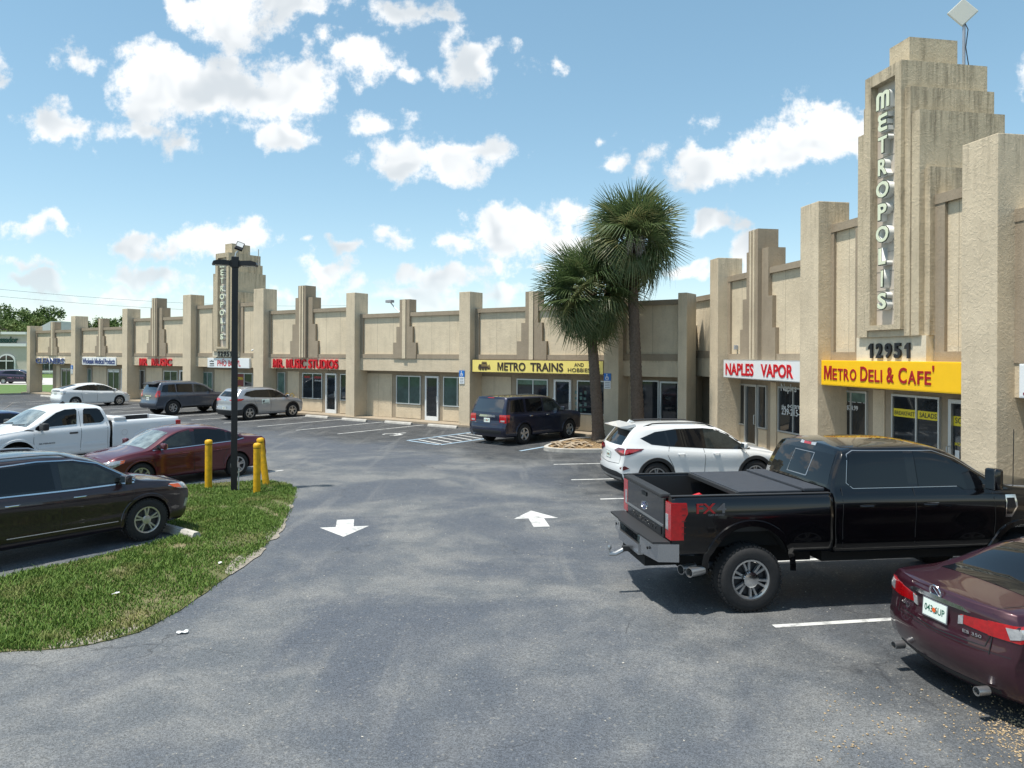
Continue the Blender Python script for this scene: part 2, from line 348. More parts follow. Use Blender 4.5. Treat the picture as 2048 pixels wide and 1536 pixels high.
# ------------------------------------------------------------------ ground
def asphalt_mat():
    m = bpy.data.materials.new('asphalt'); m.use_nodes = True; nt = m.node_tree; N = nt.nodes; Lk = nt.links
    b = N['Principled BSDF']; b.inputs['Specular IOR Level'].default_value = .42
    tc = N.new('ShaderNodeTexCoord'); o = tc.outputs['Object']
    def noise(scale, det, rough=.6, dist=0, vec=o):
        n = N.new('ShaderNodeTexNoise'); n.inputs['Scale'].default_value = scale; n.inputs['Detail'].default_value = det
        n.inputs['Roughness'].default_value = rough; n.inputs['Distortion'].default_value = dist; Lk.new(vec, n.inputs['Vector']); return n.outputs['Fac']
    def mr(v, a, c, lo, hi, smooth=True):
        n = N.new('ShaderNodeMapRange'); n.inputs['From Min'].default_value = a; n.inputs['From Max'].default_value = c
        n.inputs['To Min'].default_value = lo; n.inputs['To Max'].default_value = hi
        if smooth: n.interpolation_type = 'SMOOTHSTEP'
        Lk.new(v, n.inputs['Value']); return n.outputs[0]
    def op(k, a, c, clamp=False):
        n = N.new('ShaderNodeMath'); n.operation = k; n.use_clamp = clamp
        for i, v in enumerate((a, c)):
            if isinstance(v, (int, float)): n.inputs[i].default_value = v
            else: Lk.new(v, n.inputs[i])
        return n.outputs[0]
    def dot(vec3):
        n = N.new('ShaderNodeVectorMath'); n.operation = 'DOT_PRODUCT'; Lk.new(o, n.inputs[0]); n.inputs[1].default_value = vec3; return n.outputs['Value']
    def mixc(f, a, c):
        n = N.new('ShaderNodeMix'); n.data_type = 'RGBA'; Lk.new(f, n.inputs['Factor'])
        for i, v in ((6, a), (7, c)):
            if isinstance(v, tuple): n.inputs[i].default_value = (*v, 1)
            else: Lk.new(v, n.inputs[i])
        return n.outputs[2]
    wob = op('MULTIPLY', op('SUBTRACT', noise(.35, 5), .5), 5.0)
    # newer seal coat in the parking bays along both wings
    dl = op('ADD', op('ADD', dot((-.581, -.814, 0)), 27.25), wob)      # metres out from the left wing
    dr = op('ADD', op('ADD', dot((-.985, -.170, 0)), 11.97), wob)      # metres out from the right wing
    bay = op('MAXIMUM', mr(dl, 6.0, 8.8, 1, 0), mr(dr, 5.6, 8.8, 1, 0))
    big = noise(.22, 5, .6, .6); mid = noise(1.1, 6, .62, .4); strk = noise(3.0, 5)
    worn = mixc(mr(mid, .36, .66, 0, 1), (.098, .108, .118), (.158, .163, .163))
    worn = mixc(mr(big, .42, .60, 0, .9), worn, (.064, .076, .096))
    seal = mixc(mr(mid, .35, .68, 0, 1), (.026, .029, .033), (.052, .055, .058))
    col = mixc(op('MULTIPLY', bay, mr(big, .3, .6, .95, .7)), worn, seal)
    # tyre tracks along the drive aisle
    mp = N.new('ShaderNodeMapping'); mp.inputs['Scale'].default_value = (2.2, .16, 1); mp.inputs['Rotation'].default_value = (0, 0, R(-12)); Lk.new(o, mp.inputs[0])
    trk = mr(noise(1.0, 4, .55, 0, mp.outputs[0]), .56, .72, 0, .35)
    col = mixc(trk, col, (.175, .178, .175))
    # stones showing through
    vor = N.new('ShaderNodeTexVoronoi'); vor.inputs['Scale'].default_value = 85; Lk.new(o, vor.inputs['Vector'])
    sp = N.new('ShaderNodeSeparateColor'); Lk.new(vor.outputs['Color'], sp.inputs[0])
    g = mr(sp.outputs[0], 0, 1, .62, 1.42, False)
    sc = N.new('ShaderNodeVectorMath'); sc.operation = 'SCALE'; Lk.new(col, sc.inputs[0]); Lk.new(g, sc.inputs['Scale'])
    vor2 = N.new('ShaderNodeTexVoronoi'); vor2.inputs['Scale'].default_value = 42; Lk.new(o, vor2.inputs['Vector'])
    sp2 = N.new('ShaderNodeSeparateColor'); Lk.new(vor2.outputs['Color'], sp2.inputs[0])
    col2 = mixc(mr(sp2.outputs[1], .972, .98, 0, .3), sc.outputs['Vector'], (.30, .29, .26))
    # oil drips in the bays
    oil = op('MULTIPLY', mr(noise(1.4, 4, .7, .5), .63, .72, 0, .7), bay)
    col2 = mixc(oil, col2, (.018, .019, .021))
    # hairline cracks
    ck = N.new('ShaderNodeTexVoronoi'); ck.feature = 'DISTANCE_TO_EDGE'; ck.inputs['Scale'].default_value = .42
    dv = N.new('ShaderNodeVectorMath'); dv.operation = 'MULTIPLY_ADD'; nz = N.new('ShaderNodeTexNoise'); nz.inputs['Scale'].default_value = 1.6; nz.inputs['Detail'].default_value = 5; Lk.new(o, nz.inputs['Vector'])
    Lk.new(nz.outputs['Color'], dv.inputs[0]); dv.inputs[1].default_value = (.9, .9, 0); Lk.new(o, dv.inputs[2]); Lk.new(dv.outputs[0], ck.inputs['Vector'])
    crk = op('MULTIPLY', mr(ck.outputs['Distance'], .0, .008, .55, 0), mr(noise(.3, 3), .5, .6, 0, 1))
    col2 = mixc(crk, col2, (.022, .024, .028))
    Lk.new(col2, b.inputs['Base Color'])
    Lk.new(mr(mid, .3, .7, .58, .82), b.inputs['Roughness'])
    bp = N.new('ShaderNodeBump'); bp.inputs['Distance'].default_value = .006; bp.inputs['Strength'].default_value = .9
    Lk.new(op('ADD', vor.outputs['Distance'], op('MULTIPLY', strk, .8)), bp.inputs['Height']); Lk.new(bp.outputs[0], b.inputs['Normal'])
    return m
M_ASPH = asphalt_mat()

def grass_mat(name, base, tip, dry, scale=.9):
    m = bpy.data.materials.new(name); m.use_nodes = True; nt = m.node_tree; N = nt.nodes; Lk = nt.links
    b = N['Principled BSDF']; b.inputs['Roughness'].default_value = .62; b.inputs['Specular IOR Level'].default_value = .25
    tc = N.new('ShaderNodeTexCoord'); o = tc.outputs['Object']
    def noise(s, d):
        n = N.new('ShaderNodeTexNoise'); n.inputs['Scale'].default_value = s; n.inputs['Detail'].default_value = d; n.inputs['Roughness'].default_value = .65; Lk.new(o, n.inputs['Vector']); return n.outputs['Fac']
    def mixc(f, a, c, lo, hi):
        r = N.new('ShaderNodeMapRange'); r.inputs['From Min'].default_value = lo; r.inputs['From Max'].default_value = hi; Lk.new(f, r.inputs['Value'])
        n = N.new('ShaderNodeMix'); n.data_type = 'RGBA'; Lk.new(r.outputs[0], n.inputs['Factor'])
        for i, v in ((6, a), (7, c)):
            if isinstance(v, tuple): n.inputs[i].default_value = (*v, 1)
            else: Lk.new(v, n.inputs[i])
        return n.outputs[2]
    c1 = mixc(noise(22, 3), base, tip, .36, .64)
    c2 = mixc(noise(scale, 6), c1, dry, .54, .72)
    Lk.new(c2, b.inputs['Base Color'])
    MATS[name] = m; return m
M_BLADE = grass_mat('grass_blades', (.070, .145, .024), (.165, .245, .05), (.25, .235, .09))
M_SOIL = grass_mat('lawn_soil', (.085, .095, .035), (.13, .125, .055), (.25, .205, .13), 1.1)
M_VERGE = grass_mat('verge_grass', (.07, .13, .025), (.11, .18, .04), (.12, .15, .05), .15)

def sheet(name, poly, z, m, parent=None):
    b = MB(); b.add([(x, y, z) for x, y in poly], [tuple(range(len(poly)))]); o = b.build(name, m, parent); return o
struct(sheet('ground', [(-900, -200), (900, -200), (900, 1500), (-900, 1500)], -.06, M_VERGE))
lot = struct(sheet('parking_lot', [(-46.5, -40), (60, -40), (60, 70), (-46.5, 70)], 0, M_ASPH))
lot.data.polygons[0].use_smooth = False

# grass island beside the drive aisle
ISL = [(-5.22, 18.19), (-4.95, 17.08), (-4.5, 14.94), (-4.32, 13.17), (-4.25, 11.77), (-4.27, 10.31), (-4.35, 9.43), (-4.57, 8.77), (-5.04, 8.49), (-5.73, 8.36), (-7.5, 8.2), (-9.6, 8.1),
       (-9.3, 8.8), (-7.58, 11.13), (-7.35, 11.52), (-6.82, 12.31), (-6.4, 13.15), (-5.83, 14.07), (-7.93, 15.65), (-9.7, 16.6), (-8.5, 18.85), (-7.55, 19.5), (-6.38, 19.82), (-5.78, 19.38)]
def smooth_poly(poly, it=2, jit=.0):
    P = [Vector(p) for p in poly]
    for _ in range(it):
        Q = []
        for i in range(len(P)):
            a, b = P[i], P[(i + 1) % len(P)]; Q += [a * .75 + b * .25, a * .25 + b * .75]
        P = Q
    if jit: P = [p + Vector((random.uniform(-jit, jit), random.uniform(-jit, jit))) for p in P]
    return [(p.x, p.y) for p in P]
ISLS = smooth_poly(ISL, 2, .025)
isl = MB(); cx = sum(p[0] for p in ISLS) / len(ISLS); cy = sum(p[1] for p in ISLS) / len(ISLS)
isl.prism(ISLS, -.05, .012, 'z'); island = struct(isl.build('grass_island', M_SOIL))
M_SAND = mat('sand', (.235, .215, .18), .95, var=.35, vscale=6)
for q in ([(-4.55, 15.3), (-4.35, 14.3), (-4.22, 13.4), (-4.5, 13.5), (-4.75, 15.2)], [(-4.22, 13.1), (-4.16, 12.1), (-4.21, 11.2), (-4.45, 11.6), (-4.5, 12.8)], [(-4.9, 16.9), (-4.72, 16.1), (-5.0, 16.2)], [(-4.4, 9.3), (-4.72, 8.66), (-5.3, 8.40), (-5.2, 8.7), (-4.7, 9.2)]):
    sheet('sandy_patch', smooth_poly(q, 2, .035), .0135, M_SAND, lot)
def inside(px, py, poly):
    n = len(poly); r = np.zeros(px.shape, bool); j = n - 1
    for i in range(n):
        xi, yi = poly[i]; xj, yj = poly[j]
        c = ((yi > py) != (yj > py)) & (px < (xj - xi) * (py - yi) / (yj - yi + 1e-12) + xi); r ^= c; j = i
    return r
def blades(poly, n, h0, h1, z, w=.007):
    P = np.array(poly); lo, hi = P.min(0), P.max(0)
    x = RNG.uniform(lo[0], hi[0], n); y = RNG.uniform(lo[1], hi[1], n); k = inside(x, y, poly); x, y = x[k], y[k]
    # thin, patchy turf with bare spots
    pat = .5 + .5 * np.sin(x * 2.1 + 1.3 * np.sin(y * 1.7)) * np.cos(y * 1.9 + x * .7)
    bare = np.sin(x * 3.7 + 2.1 * np.sin(y * 2.3)) * np.sin(y * 3.1 + 1.7 * np.cos(x * 2.9)) + .5 * np.sin(x * 9 + y * 7)
    k = RNG.uniform(0, 1, len(x)) < np.clip(.35 + .65 * pat - np.clip((bare - .75) * 2.0, 0, .7), .04, 1); x, y, pat = x[k], y[k], pat[k]
    x = x + RNG.normal(0, .035, len(x)); y = y + RNG.normal(0, .035, len(y))
    n = len(x); a = RNG.uniform(0, 2 * np.pi, n); h = RNG.uniform(h0, h1, n) * (.55 + .6 * pat) * np.where(RNG.uniform(0, 1, n) < .04, 1.8, 1); l = h * RNG.uniform(.2, 1.0, n); b = RNG.uniform(0, 2 * np.pi, n)
    wx, wy = np.cos(a) * w, np.sin(a) * w
    v = np.empty((n, 5, 3))
    v[:, 0] = np.stack([x - wx, y - wy, np.full(n, z)], 1); v[:, 1] = np.stack([x + wx, y + wy, np.full(n, z)], 1)
    mx, my = x + np.cos(b) * l * .35, y + np.sin(b) * l * .35
    v[:, 2] = np.stack([mx + wx * .8, my + wy * .8, z + h * .6], 1); v[:, 3] = np.stack([mx - wx * .8, my - wy * .8, z + h * .6], 1)
    v[:, 4] = np.stack([x + np.cos(b) * l, y + np.sin(b) * l, z + h], 1)
    me = bpy.data.meshes.new('grass_blades'); me.vertices.add(n * 5); me.vertices.foreach_set('co', v.ravel())
    base = np.arange(n) * 5
    quad = np.stack([base, base + 1, base + 2, base + 3], 1); tri = np.stack([base + 3, base + 2, base + 4], 1)
    me.loops.add(n * 7); me.polygons.add(n * 2)
    me.loops.foreach_set('vertex_index', np.concatenate([quad.ravel(), tri.ravel()]).astype(np.int32))
    me.polygons.foreach_set('loop_start', np.concatenate([np.arange(n) * 4, n * 4 + np.arange(n) * 3]).astype(np.int32))
    me.update(calc_edges=True); me.materials.append(M_BLADE); return me
g = link('grass', blades(ISLS, 240000, .022, .072, .010)); struct(g, 'stuff')
g['label'] = 'short green lawn grass growing on the island beside the drive aisle'; g['category'] = 'grass'

# ------------------------------------------------------------------ far side: verge, road
M_ROAD = mat('far_road_concrete', (.44, .43, .41), .9, var=.1, vscale=.4)
struct(sheet('verge', [(-150, 57.5), (-46.5, 57.5), (-38.5, 64), (-38.5, 79), (-150, 79)], .01, M_VERGE))
struct(sheet('far_road', [(-260, 79), (-20, 79), (-20, 101), (-260, 101)], .0, M_ROAD))
struct(sheet('far_lawn', [(-260, 101), (-20, 101), (-20, 150), (-260, 150)], .0, M_VERGE))
sheet('leaf_litter_bed', smooth_poly([(-47, 56.6), (-39.6, 60.6), (-39.8, 61.8), (-47, 58.6)]), .016, mat('leaf_litter', (.30, .22, .13), .95, var=.4, vscale=3), lot)

# ------------------------------------------------------------------ building frames: local x along the facade, y into the building, z up
OL = Vector((-40.066, 62.091)); DL = Vector((.81391, -.58099)); OR_ = Vector((6.969, 30.0)); DR = Vector((.17018, -.98541))
def frame(o, d):
    return Matrix(((d.x, -d.y, 0, o.x), (d.y, d.x, 0, o.y), (0, 0, 1, 0), (0, 0, 0, 1)))
# inward normal is d rotated +90 degrees
ML = frame(OL, DL); MR = frame(OR_, DR)
mall = thing('strip_mall', 'long tan stucco strip mall with stepped parapet, pillars and two towers', 'building')
walk = struct(MB().build('walkway', M_WALK)) if False else None

def poly_local(M, pts): return [tuple((M @ Vector((x, y, 0)))[:2]) for x, y in pts]
wk = MB(); wk.prism(poly_local(ML, [(-1.0, -.12), (58.05, -.12), (58.05, 1.4), (-1.0, 1.4)]), 0, .09, 'z')
wk.prism(poly_local(MR, [(.3, -.12), (24, -.12), (24, 1.4), (.3, 1.4)]), 0, .094, 'z')
struct(wk.build('walkway', M_WALK))

def pillar(M, u0, u1, zt, depth=.95, parent=mall):
    return box('pillar', M_LIGHT, parent, M, u0, u1, 0, depth, 0, zt, bevel=.018)
def trim_frame(M, u0, u1, z0, z1, l, r, b, t, w0=.40, w1=.485):
    """dark trim round a parapet panel: bars butted end to end"""
    m = MB()
    if t: m.box(u0, u1, w0 - .015, w1, z1 - t, z1)
    if b: m.box(u0, u1, w0 - .01, w1, z0, z0 + b)
    if l: m.box(u0, u0 + l, w0, w1, z0 + b, z1 - t)
    if r: m.box(u1 - r, u1, w0, w1, z0 + b, z1 - t)
    return m.build('parapet_trim', M_TRIM, mall, M)
M_JOINT = mat('control_joint', (.30, .25, .18), .9)
def panel(M, u0, u1, z0, z1):
    o = box('parapet_panel', M_PANEL, mall, M, u0, u1, .48, .82, z0, z1)
    for f in (.17, .33, .70, .86) if u1 - u0 > 4 else (.5,):
        MB().box(u0 + (u1 - u0) * f - .006, u0 + (u1 - u0) * f + .006, .478, .49, z0 + .2, z1 - .2).build('control_joint', M_JOINT, o, None)
    return o
def ornament_a(M, c, zb, zt):
    """stepped deco ornament with one pale rib; c centre, zb base, zt parapet top"""
    k = (zt - zb) / 2.31
    st = [(.79, zb), (.79, zb + .80 * k), (.56, zb + .80 * k), (.56, zb + 1.60 * k), (.34, zb + 1.60 * k), (.34, zt + .66)]
    poly = [(c - a, z) for a, z in st] + [(c + a, z) for a, z in reversed(st)]
    o = MB().prism(poly, .345, .475).build('deco_ornament', M_TRIM, mall, M)
    mb = MB(); mb.box(c - .34, c + .34, .476, .85, zt - .2, zt + .66); mb.build('ornament_back', M_TRIM, o)
    MB().box(c - .115, c + .105, .30, .36, zb + .002, zt + .663).build('rib', M_PANEL, o)
def ornament_b(M, c, zb, zt, w=1.0):
    k = (zt - zb) / 2.75
    st = [(1.19 * w, zb), (1.19 * w, zb + .95 * k), (1.0 * w, zb + .95 * k), (1.0 * w, zb + 1.9 * k), (.74 * w, zb + 1.9 * k), (.74 * w, zt + .66)]
    poly = [(c - a, z) for a, z in st] + [(c + a, z) for a, z in reversed(st)]
    o = MB().prism(poly, .345, .475).build('deco_ornament', M_TRIM, mall, M)
    MB().box(c - .74 * w, c + .74 * w, .476, .95, zt - .2, zt + .66).build('ornament_back', M_TRIM, o)
    MB().box(c - .32 * w, c + .32 * w, .20, .93, zt + .6, zt + 1.32).build('ornament_cap', M_TRIM, o)
    MB().prism([(c - .32 * w, zb + .004), (c + .32 * w, zb + .004), (c + .32 * w, zt + .6), (c - .32 * w, zt + .6)], .20, .35).build('fin', M_TRIM, o)
    MB().box(c - .16 * w, c - .055 * w, .155, .21, zb + .006, zt + 1.30).build('rib', M_PANEL, o)
    MB().box(c + .055 * w, c + .16 * w, .155, .21, zb + .006, zt + 1.30).build('rib', M_PANEL, o)

WST = .93    # depth of the shop front plane
def window(M, u0, u1, z0, z1, mull=(), g=G_DARK, fm=M_ALU, fw=.05, blind=0):
    f = MB(); w0, w1 = WST - .06, WST
    f.box(u0, u1, w0, w1, z1 - fw, z1); f.box(u0, u1, w0 - .02, w1, z0, z0 + fw)
    f.box(u0, u0 + fw, w0, w1, z0 + fw, z1 - fw); f.box(u1 - fw, u1, w0, w1, z0 + fw, z1 - fw)
    for c in mull: f.box(c - fw / 2, c + fw / 2, w0 + .003, w1, z0 + fw, z1 - fw)
    o = f.build('window', fm, mall, M)
    es = [u0 + fw] + [e for c in mull for e in (c - fw / 2, c + fw / 2)] + [u1 - fw]
    for a, b in zip(es[::2], es[1::2]):
        MB().box(a, b, WST - .025, WST - .012, z0 + fw, z1 - fw).build('pane', g, o)
    if blind: MB().box(u0 + fw, u1 - fw, WST - .031, WST - .0265, z1 - fw - blind, z1 - fw).build('roller_blind', G_GREEN, o)
    return o
def door(M, u0, u1, z1=2.3, fm=M_WHITEFRAME, g=G_DARK, hside=1, fw=.09):
    f = MB(); w0, w1 = WST - .09, WST; z0 = .095
    f.box(u0, u1, w0, w1, z1 - fw, z1); f.box(u0, u1, w0, w1, z0, z0 + .2)
    f.box(u0, u0 + fw, w0, w1, z0 + .2, z1 - fw); f.box(u1 - fw, u1, w0, w1, z0 + .2, z1 - fw)
    o = f.build('door', fm, mall, M)
    MB().box(u0 + fw, u1 - fw, WST - .03, WST - .015, z0 + .2, z1 - fw).build('pane', g, o)
    uh = u1 - fw / 2 if hside > 0 else u0 + fw / 2
    MB().tube([(uh, w0, 1.0), (uh, w0 - .07, 1.0), (uh, w0 - .07, 1.32), (uh, w0, 1.32)], .016, 8).build('handle', M_ALU, o)
    return o
def wpanel(M, u0, u1, z0=.1, z1=2.36):
    o = box('wall_panel', M_SHADE, mall, M, u0, u1, WST - .03, WST + .02, z0, z1)
    if u1 - u0 > 1.8: MB().box((u0 + u1) / 2 - .006, (u0 + u1) / 2 + .006, WST - .032, WST - .02, z0, z1).build('control_joint', M_JOINT, o)
    return o
def shopwall(M, u0, u1, zt): return box('shop_wall', M_TRIM, mall, M, u0, u1, WST, WST + .25, 0, zt)
def fascia(M, u0, u1, zb, zt, m=M_LIGHT): return box('fascia', m, mall, M, u0, u1, .41, 1.0, zb, zt)

# ------------------------------------------------------------------ left wing
FB, FT = 2.53, 3.17
LP = [(-.25, .36, 5.58), (7.5, 8.2, 6.2), (15.2, 15.9, 6.52), (22.9, 23.82, 7.17), (30.4, 31.34, 7.2), (38.4, 39.06, 6.62), (46.16, 46.82, 6.32), (53.86, 54.53, 6.03), (57.08, 57.44, 5.8)]
for a, b, z in LP: pillar(ML, a, b, z)
LT = [5.19, 5.28, 5.82, 6.47, 5.90, 5.49, 5.54, 5.59]
for i in range(8):
    a, b = LP[i][1], LP[i + 1][0]; zt = LT[i]
    fascia(ML, a, b, FB, FT)
    if i == 3:
        continue
    panel(ML, a, b, FT, zt)
    if i == 7:
        trim_frame(ML, a, b, FT, zt, .12, .17, .27, .2); continue
    c = (a + b) / 2 - (.02 if i not in (2, 4) else .33)
    if i in (2, 4):
        trim_frame(ML, a, c - 1.19, FT, zt, .2, 0, .2, .2); trim_frame(ML, c + 1.19, b, FT, zt, 0, .06, .2, .2)
        trim_frame(ML, c - 1.19, c - .74, FT, zt, 0, 0, 0, .2); trim_frame(ML, c + .74, c + 1.19, FT, zt, 0, 0, 0, .2)
        ornament_b(ML, c, FT, zt)
    else:
        c = (a + b) / 2 - .3 if i in (5, 6) else (a + b) / 2 - .35
        trim_frame(ML, a, c - .79, FT, zt, .22, 0, .22, .2); trim_frame(ML, c + .79, b, FT, zt, 0, .12, .22, .2)
        trim_frame(ML, c - .79, c - .34, FT, zt, 0, 0, 0, .2); trim_frame(ML, c + .34, c + .79, FT, zt, 0, 0, 0, .2)
        ornament_a(ML, c, FT, zt)
shopwall(ML, 2.3, 57.4, FB + .04)
MB().box(2.3, 57.2, 1.2, 13, 0, 4.4).build('rear_block', M_LIGHT, mall, ML)
MB().box(-.2, 57.2, .83, 13, 4.401, 4.6).build('roof', M_CONC, mall, ML)
MB().box(-.2, 2.3, 1.0, 13, FB + .04, 4.4).build('canopy_block', M_LIGHT, mall, ML)
for i in (4, 5, 6):
    p = LP[i][0] if i != 4 else 30.8
    o = p - 38.4 if i == 5 else (p - 38.53 if i == 6 else -7.47)
    if i == 4: o = -7.46
    wpanel(ML, (38.94 if i != 4 else 39.9) + o, 40.91 + o)
    window(ML, 41.24 + o, 42.94 + o, .83, 2.29, (42.14 + o,), G_TEAL if i == 5 else G_DARK, blind=.2 if i == 6 else 0)
    wpanel(ML, 41.2 + o, 42.94 + o, .12, .80)
    door(ML, 43.27 + o, 44.15 + o)
    window(ML, 44.44 + o, 46.0 + o, .83, 2.29, (45.34 + o,), G_TEAL if i == 5 else G_DARK)
    wpanel(ML, 44.4 + o, 46.0 + o, .12, .80)
window(ML, 31.5, 32.2, .83, 2.29, (), G_GREEN)
wpanel(ML, 3.0, 3.59); window(ML, 3.93, 5.52, .3, 2.12, (4.75,), G_DARK, M_ALU)
window(ML, 5.75, 7.3, .3, 2.12, (6.5,), G_DARK)
for k, (u, gm) in enumerate(((7.9, G_GREEN), (15.6, G_DARK), (23.9, G_GREEN))):
    window(ML, u - .2, u + .98, .78, 2.18, (u + .4,), gm); wpanel(ML, u - .2, u + .98, .12, .76)
    wpanel(ML, u + 1.2, u + 3.25)
    window(ML, u + 3.5, u + 5.2, .5 if k != 2 else .4, 2.18, (u + 4.35,), G_DARK)
    door(ML, u + 5.5, u + 6.3, 2.24)
wpanel(ML, 54.5, 54.8, .1, 2.5); window(ML, 54.98, 55.9, .25, 2.36, (), G_DARK); door(ML, 55.95, 56.78, 2.34, M_ALU, G_DARK, -1, .07)
wpanel(ML, 56.85, 57.1, .1, 2.5)

# ------------------------------------------------------------------ right wing
RB, RT = 2.57, 3.25
RP = [(2.17, 2.84, 6.94), (8.28, 9.2, 7.71), (14.46, 15.39, 7.81), (21.2, 22.1, 7.0)]
for a, b, z in RP: pillar(MR, a, b, z)
# short bay in the inner corner
fascia(MR, -1.05, 2.17, RB, RT + .05); panel(MR, -1.05, 2.17, RT + .05, 5.74); trim_frame(MR, -.7, 2.17, RT + .05, 5.74, .12, 0, .27, .2)
# bay with stepped ornament
a, b, zt = 2.84, 8.28, 6.26; c = 5.08
fascia(MR, a, b, RB, RT); panel(MR, a, b, RT, zt)
trim_frame(MR, a, c - 1.19, RT, zt, .16, 0, .2, .2); trim_frame(MR, c + 1.19, b, RT, zt, 0, .04, .2, .2)
trim_frame(MR, c - 1.19, c - .74, RT, zt, 0, 0, 0, .2); trim_frame(MR, c + .74, c + 1.19, RT, zt, 0, 0, 0, .2)
ornament_b(MR, c, RT, zt, 1.0)
# bay right of the near pillar
a, b, zt = 15.39, 21.2, 6.3; c = 18.3
fascia(MR, a, b, RB, RT); panel(MR, a, b, RT, zt)
trim_frame(MR, a, c - 1.19, RT, zt, .3, 0, .27, .25); trim_frame(MR, c + 1.19, b, RT, zt, 0, .2, .27, .25)
trim_frame(MR, c - 1.19, c - .74, RT, zt, 0, 0, 0, .25); trim_frame(MR, c + .74, c + 1.19, RT, zt, 0, 0, 0, .25)
ornament_b(MR, c, RT, zt)
shopwall(MR, -.6, 24, RB + .04)
MB().box(-.3, 24, 1.2, 13, 0, 4.4).build('rear_block', M_LIGHT, mall, MR)
MB().box(-.3, 24, .83, 13, 4.402, 4.61).build('roof', M_CONC, mall, MR)
wpanel(MR, 1.2, 2.1)
window(MR, 2.50, 3.22, .88, 2.37, (), G_DARK); door(MR, 3.24, 4.12, 2.37, M_ALU, G_DARK, 1, .07); window(MR, 4.15, 4.74, .88, 2.37, (), G_DARK)
wpanel(MR, 2.4, 3.2, .1, .85); wpanel(MR, 4.16, 4.74, .1, .85); wpanel(MR, 4.98, 5.36, .1, 2.5)
window(MR, 5.5, 7.9, .9, 2.38, (6.42, 7.2), G_DARK); wpanel(MR, 5.45, 7.9, .1, .87)
window(MR, 8.7, 10.1, .9, 2.42, (9.4,), G_DARK, blind=.25); wpanel(MR, 10.34, 10.8, .1, 2.5)
window(MR, 11.1, 12.78, .5, 2.42, (12.0,), G_DARK); door(MR, 13.1, 14.0, 2.4, M_ALU, G_DARK, -1)
window(MR, 16.4, 18.2, .7, 2.4, (17.3,), G_DARK); door(MR, 18.6, 19.5, 2.4)

# ------------------------------------------------------------------ towers
M_LETFACE = mat('letter_face', srgb(220, 225, 198), .5)
M_LETEDGE = mat('letter_return', srgb(226, 229, 226), .4)
M_LETBACK = mat('letter_outline', srgb(36, 46, 40), .5)
M_PLAQ = stucco('stucco_plaque', (.70, .62, .48), relief=.003, knock=.2)
def tower(M, u0, z, zf, panel_l, panel_r, ptop, zb, hl):
    """u0: centre of the shaft; z: heights of the steps (cap, shaft, C, D, E); zf: foot of the shaft; panel_*: bay ends"""
    zA, zB_, zC, zD, zE = z
    tw = box('tower_shaft_base', M_PLAQ, mall, M, u0 - 1.27, u0 + 1.27, .21, 1.6, zb - .001, zf - .16)
    MB().box(u0 - .668, u0 + .668, .12, 2.29, zf - .165, zf - .001).build('tower_plinth', M_LIGHT, mall, M)
    c0, c1 = u0 - .45, u0 + .45
    s = MB(); s.box(u0 - .67, c0, 0, .35, zf, zB_); s.box(c1, u0 + .67, 0, .35, zf, zB_); s.box(c0, c1, 0, .35, zB_ - .28, zB_); s.box(c0, c1, 0, .35, zf, zf + .12)
    s.box(u0 - .67, u0 + .67, .35, 2.3, zf, zB_); s.build('tower_shaft', M_TOWER, mall, M)
    box('sign_recess', mat('tile_cream', (.52, .46, .39), .5, var=.08, vscale=2), mall, M, c0 + .001, c1 - .001, .20, .36, zf + .121, zB_ - .281)
    # tiles of the recess: pale joints
    jt = MB(); zz = zf + .5
    while zz < zB_ - .6: jt.box(c0 + .002, c1 - .002, .194, .21, zz, zz + .012); zz += .47
    jt.build('tile_joint', mat('tile_joint', (.30, .27, .23), .8), mall, M)
    box('tower_cap', M_TOWER, mall, M, u0 - .36, u0 + .36, .45, 1.75, zB_, zA)
    for hw, f0, f1, zt in ((.86, .10, 2.32, zC), (1.13, .13, 2.36, zD), (1.30, .27, 2.2, zE)):
        m = MB()
        lo = zf - .16
        m.box(u0 - hw, u0 - .671 if hw < .9 else u0 - (.872 if hw < 1.2 else 1.131), f0, f1, lo, zt)
        m.box(u0 + .671 if hw < .9 else u0 + (.872 if hw < 1.2 else 1.131), u0 + hw, f0, f1, lo, zt)
        m.build('tower_step', M_TOWER, mall, M)
    # flanking panels
    for a, b, l, r in ((panel_l, u0 - 1.3, .12, .32), (u0 + 1.3, panel_r, .3, .06)):
        panel(M, a, b, zb, ptop); trim_frame(M, a, b, zb, ptop, l, r, .24, .22)
    # upright lettering, every letter a thing hung on the tower
    n = 10; step = hl / n; hh = step * .80; top = zB_ - .28 - .22
    sg = thing('tower_sign', '', 'sign')
    for i, ch in enumerate('METROPOLIS'):
        w = {'M': .50, 'O': .50, 'E': .36, 'I': .11, 'L': .30}.get(ch, .36)
        zt = top - i * step; uc = u0 - .02
        if ch == 'M': shape = deco_m(w, hh)
        elif ch == 'E': shape = deco_e(w, hh)
        else: shape = None
        for (nm, mm, grow, dep, off) in (('letter', M_LETEDGE, .0, .16, .20), ('letter_rim', M_LETBACK, .0, .012, .04), ('letter_face', M_LETFACE, -.02, .012, .028)):
            if shape is not None:
                b = MB(); b.prism(inset(shape, -grow), off - dep, off); o = b.build(nm, mm, None, None)
            else:
                me = text_data(ch, w + 2 * grow, hh + 2 * grow, dep, .045 + grow * .9); me.name = nm; me.materials.append(mm); o = link(nm, me)
                o.data.transform(Matrix.Translation((-(w / 2 + grow), off, -grow)))
            mw = M @ Matrix.Translation((uc, 0, zt - hh))
            if nm == 'letter': o.parent = sg; o.matrix_local = mw; base = o
            else: o.parent = base
    return sg
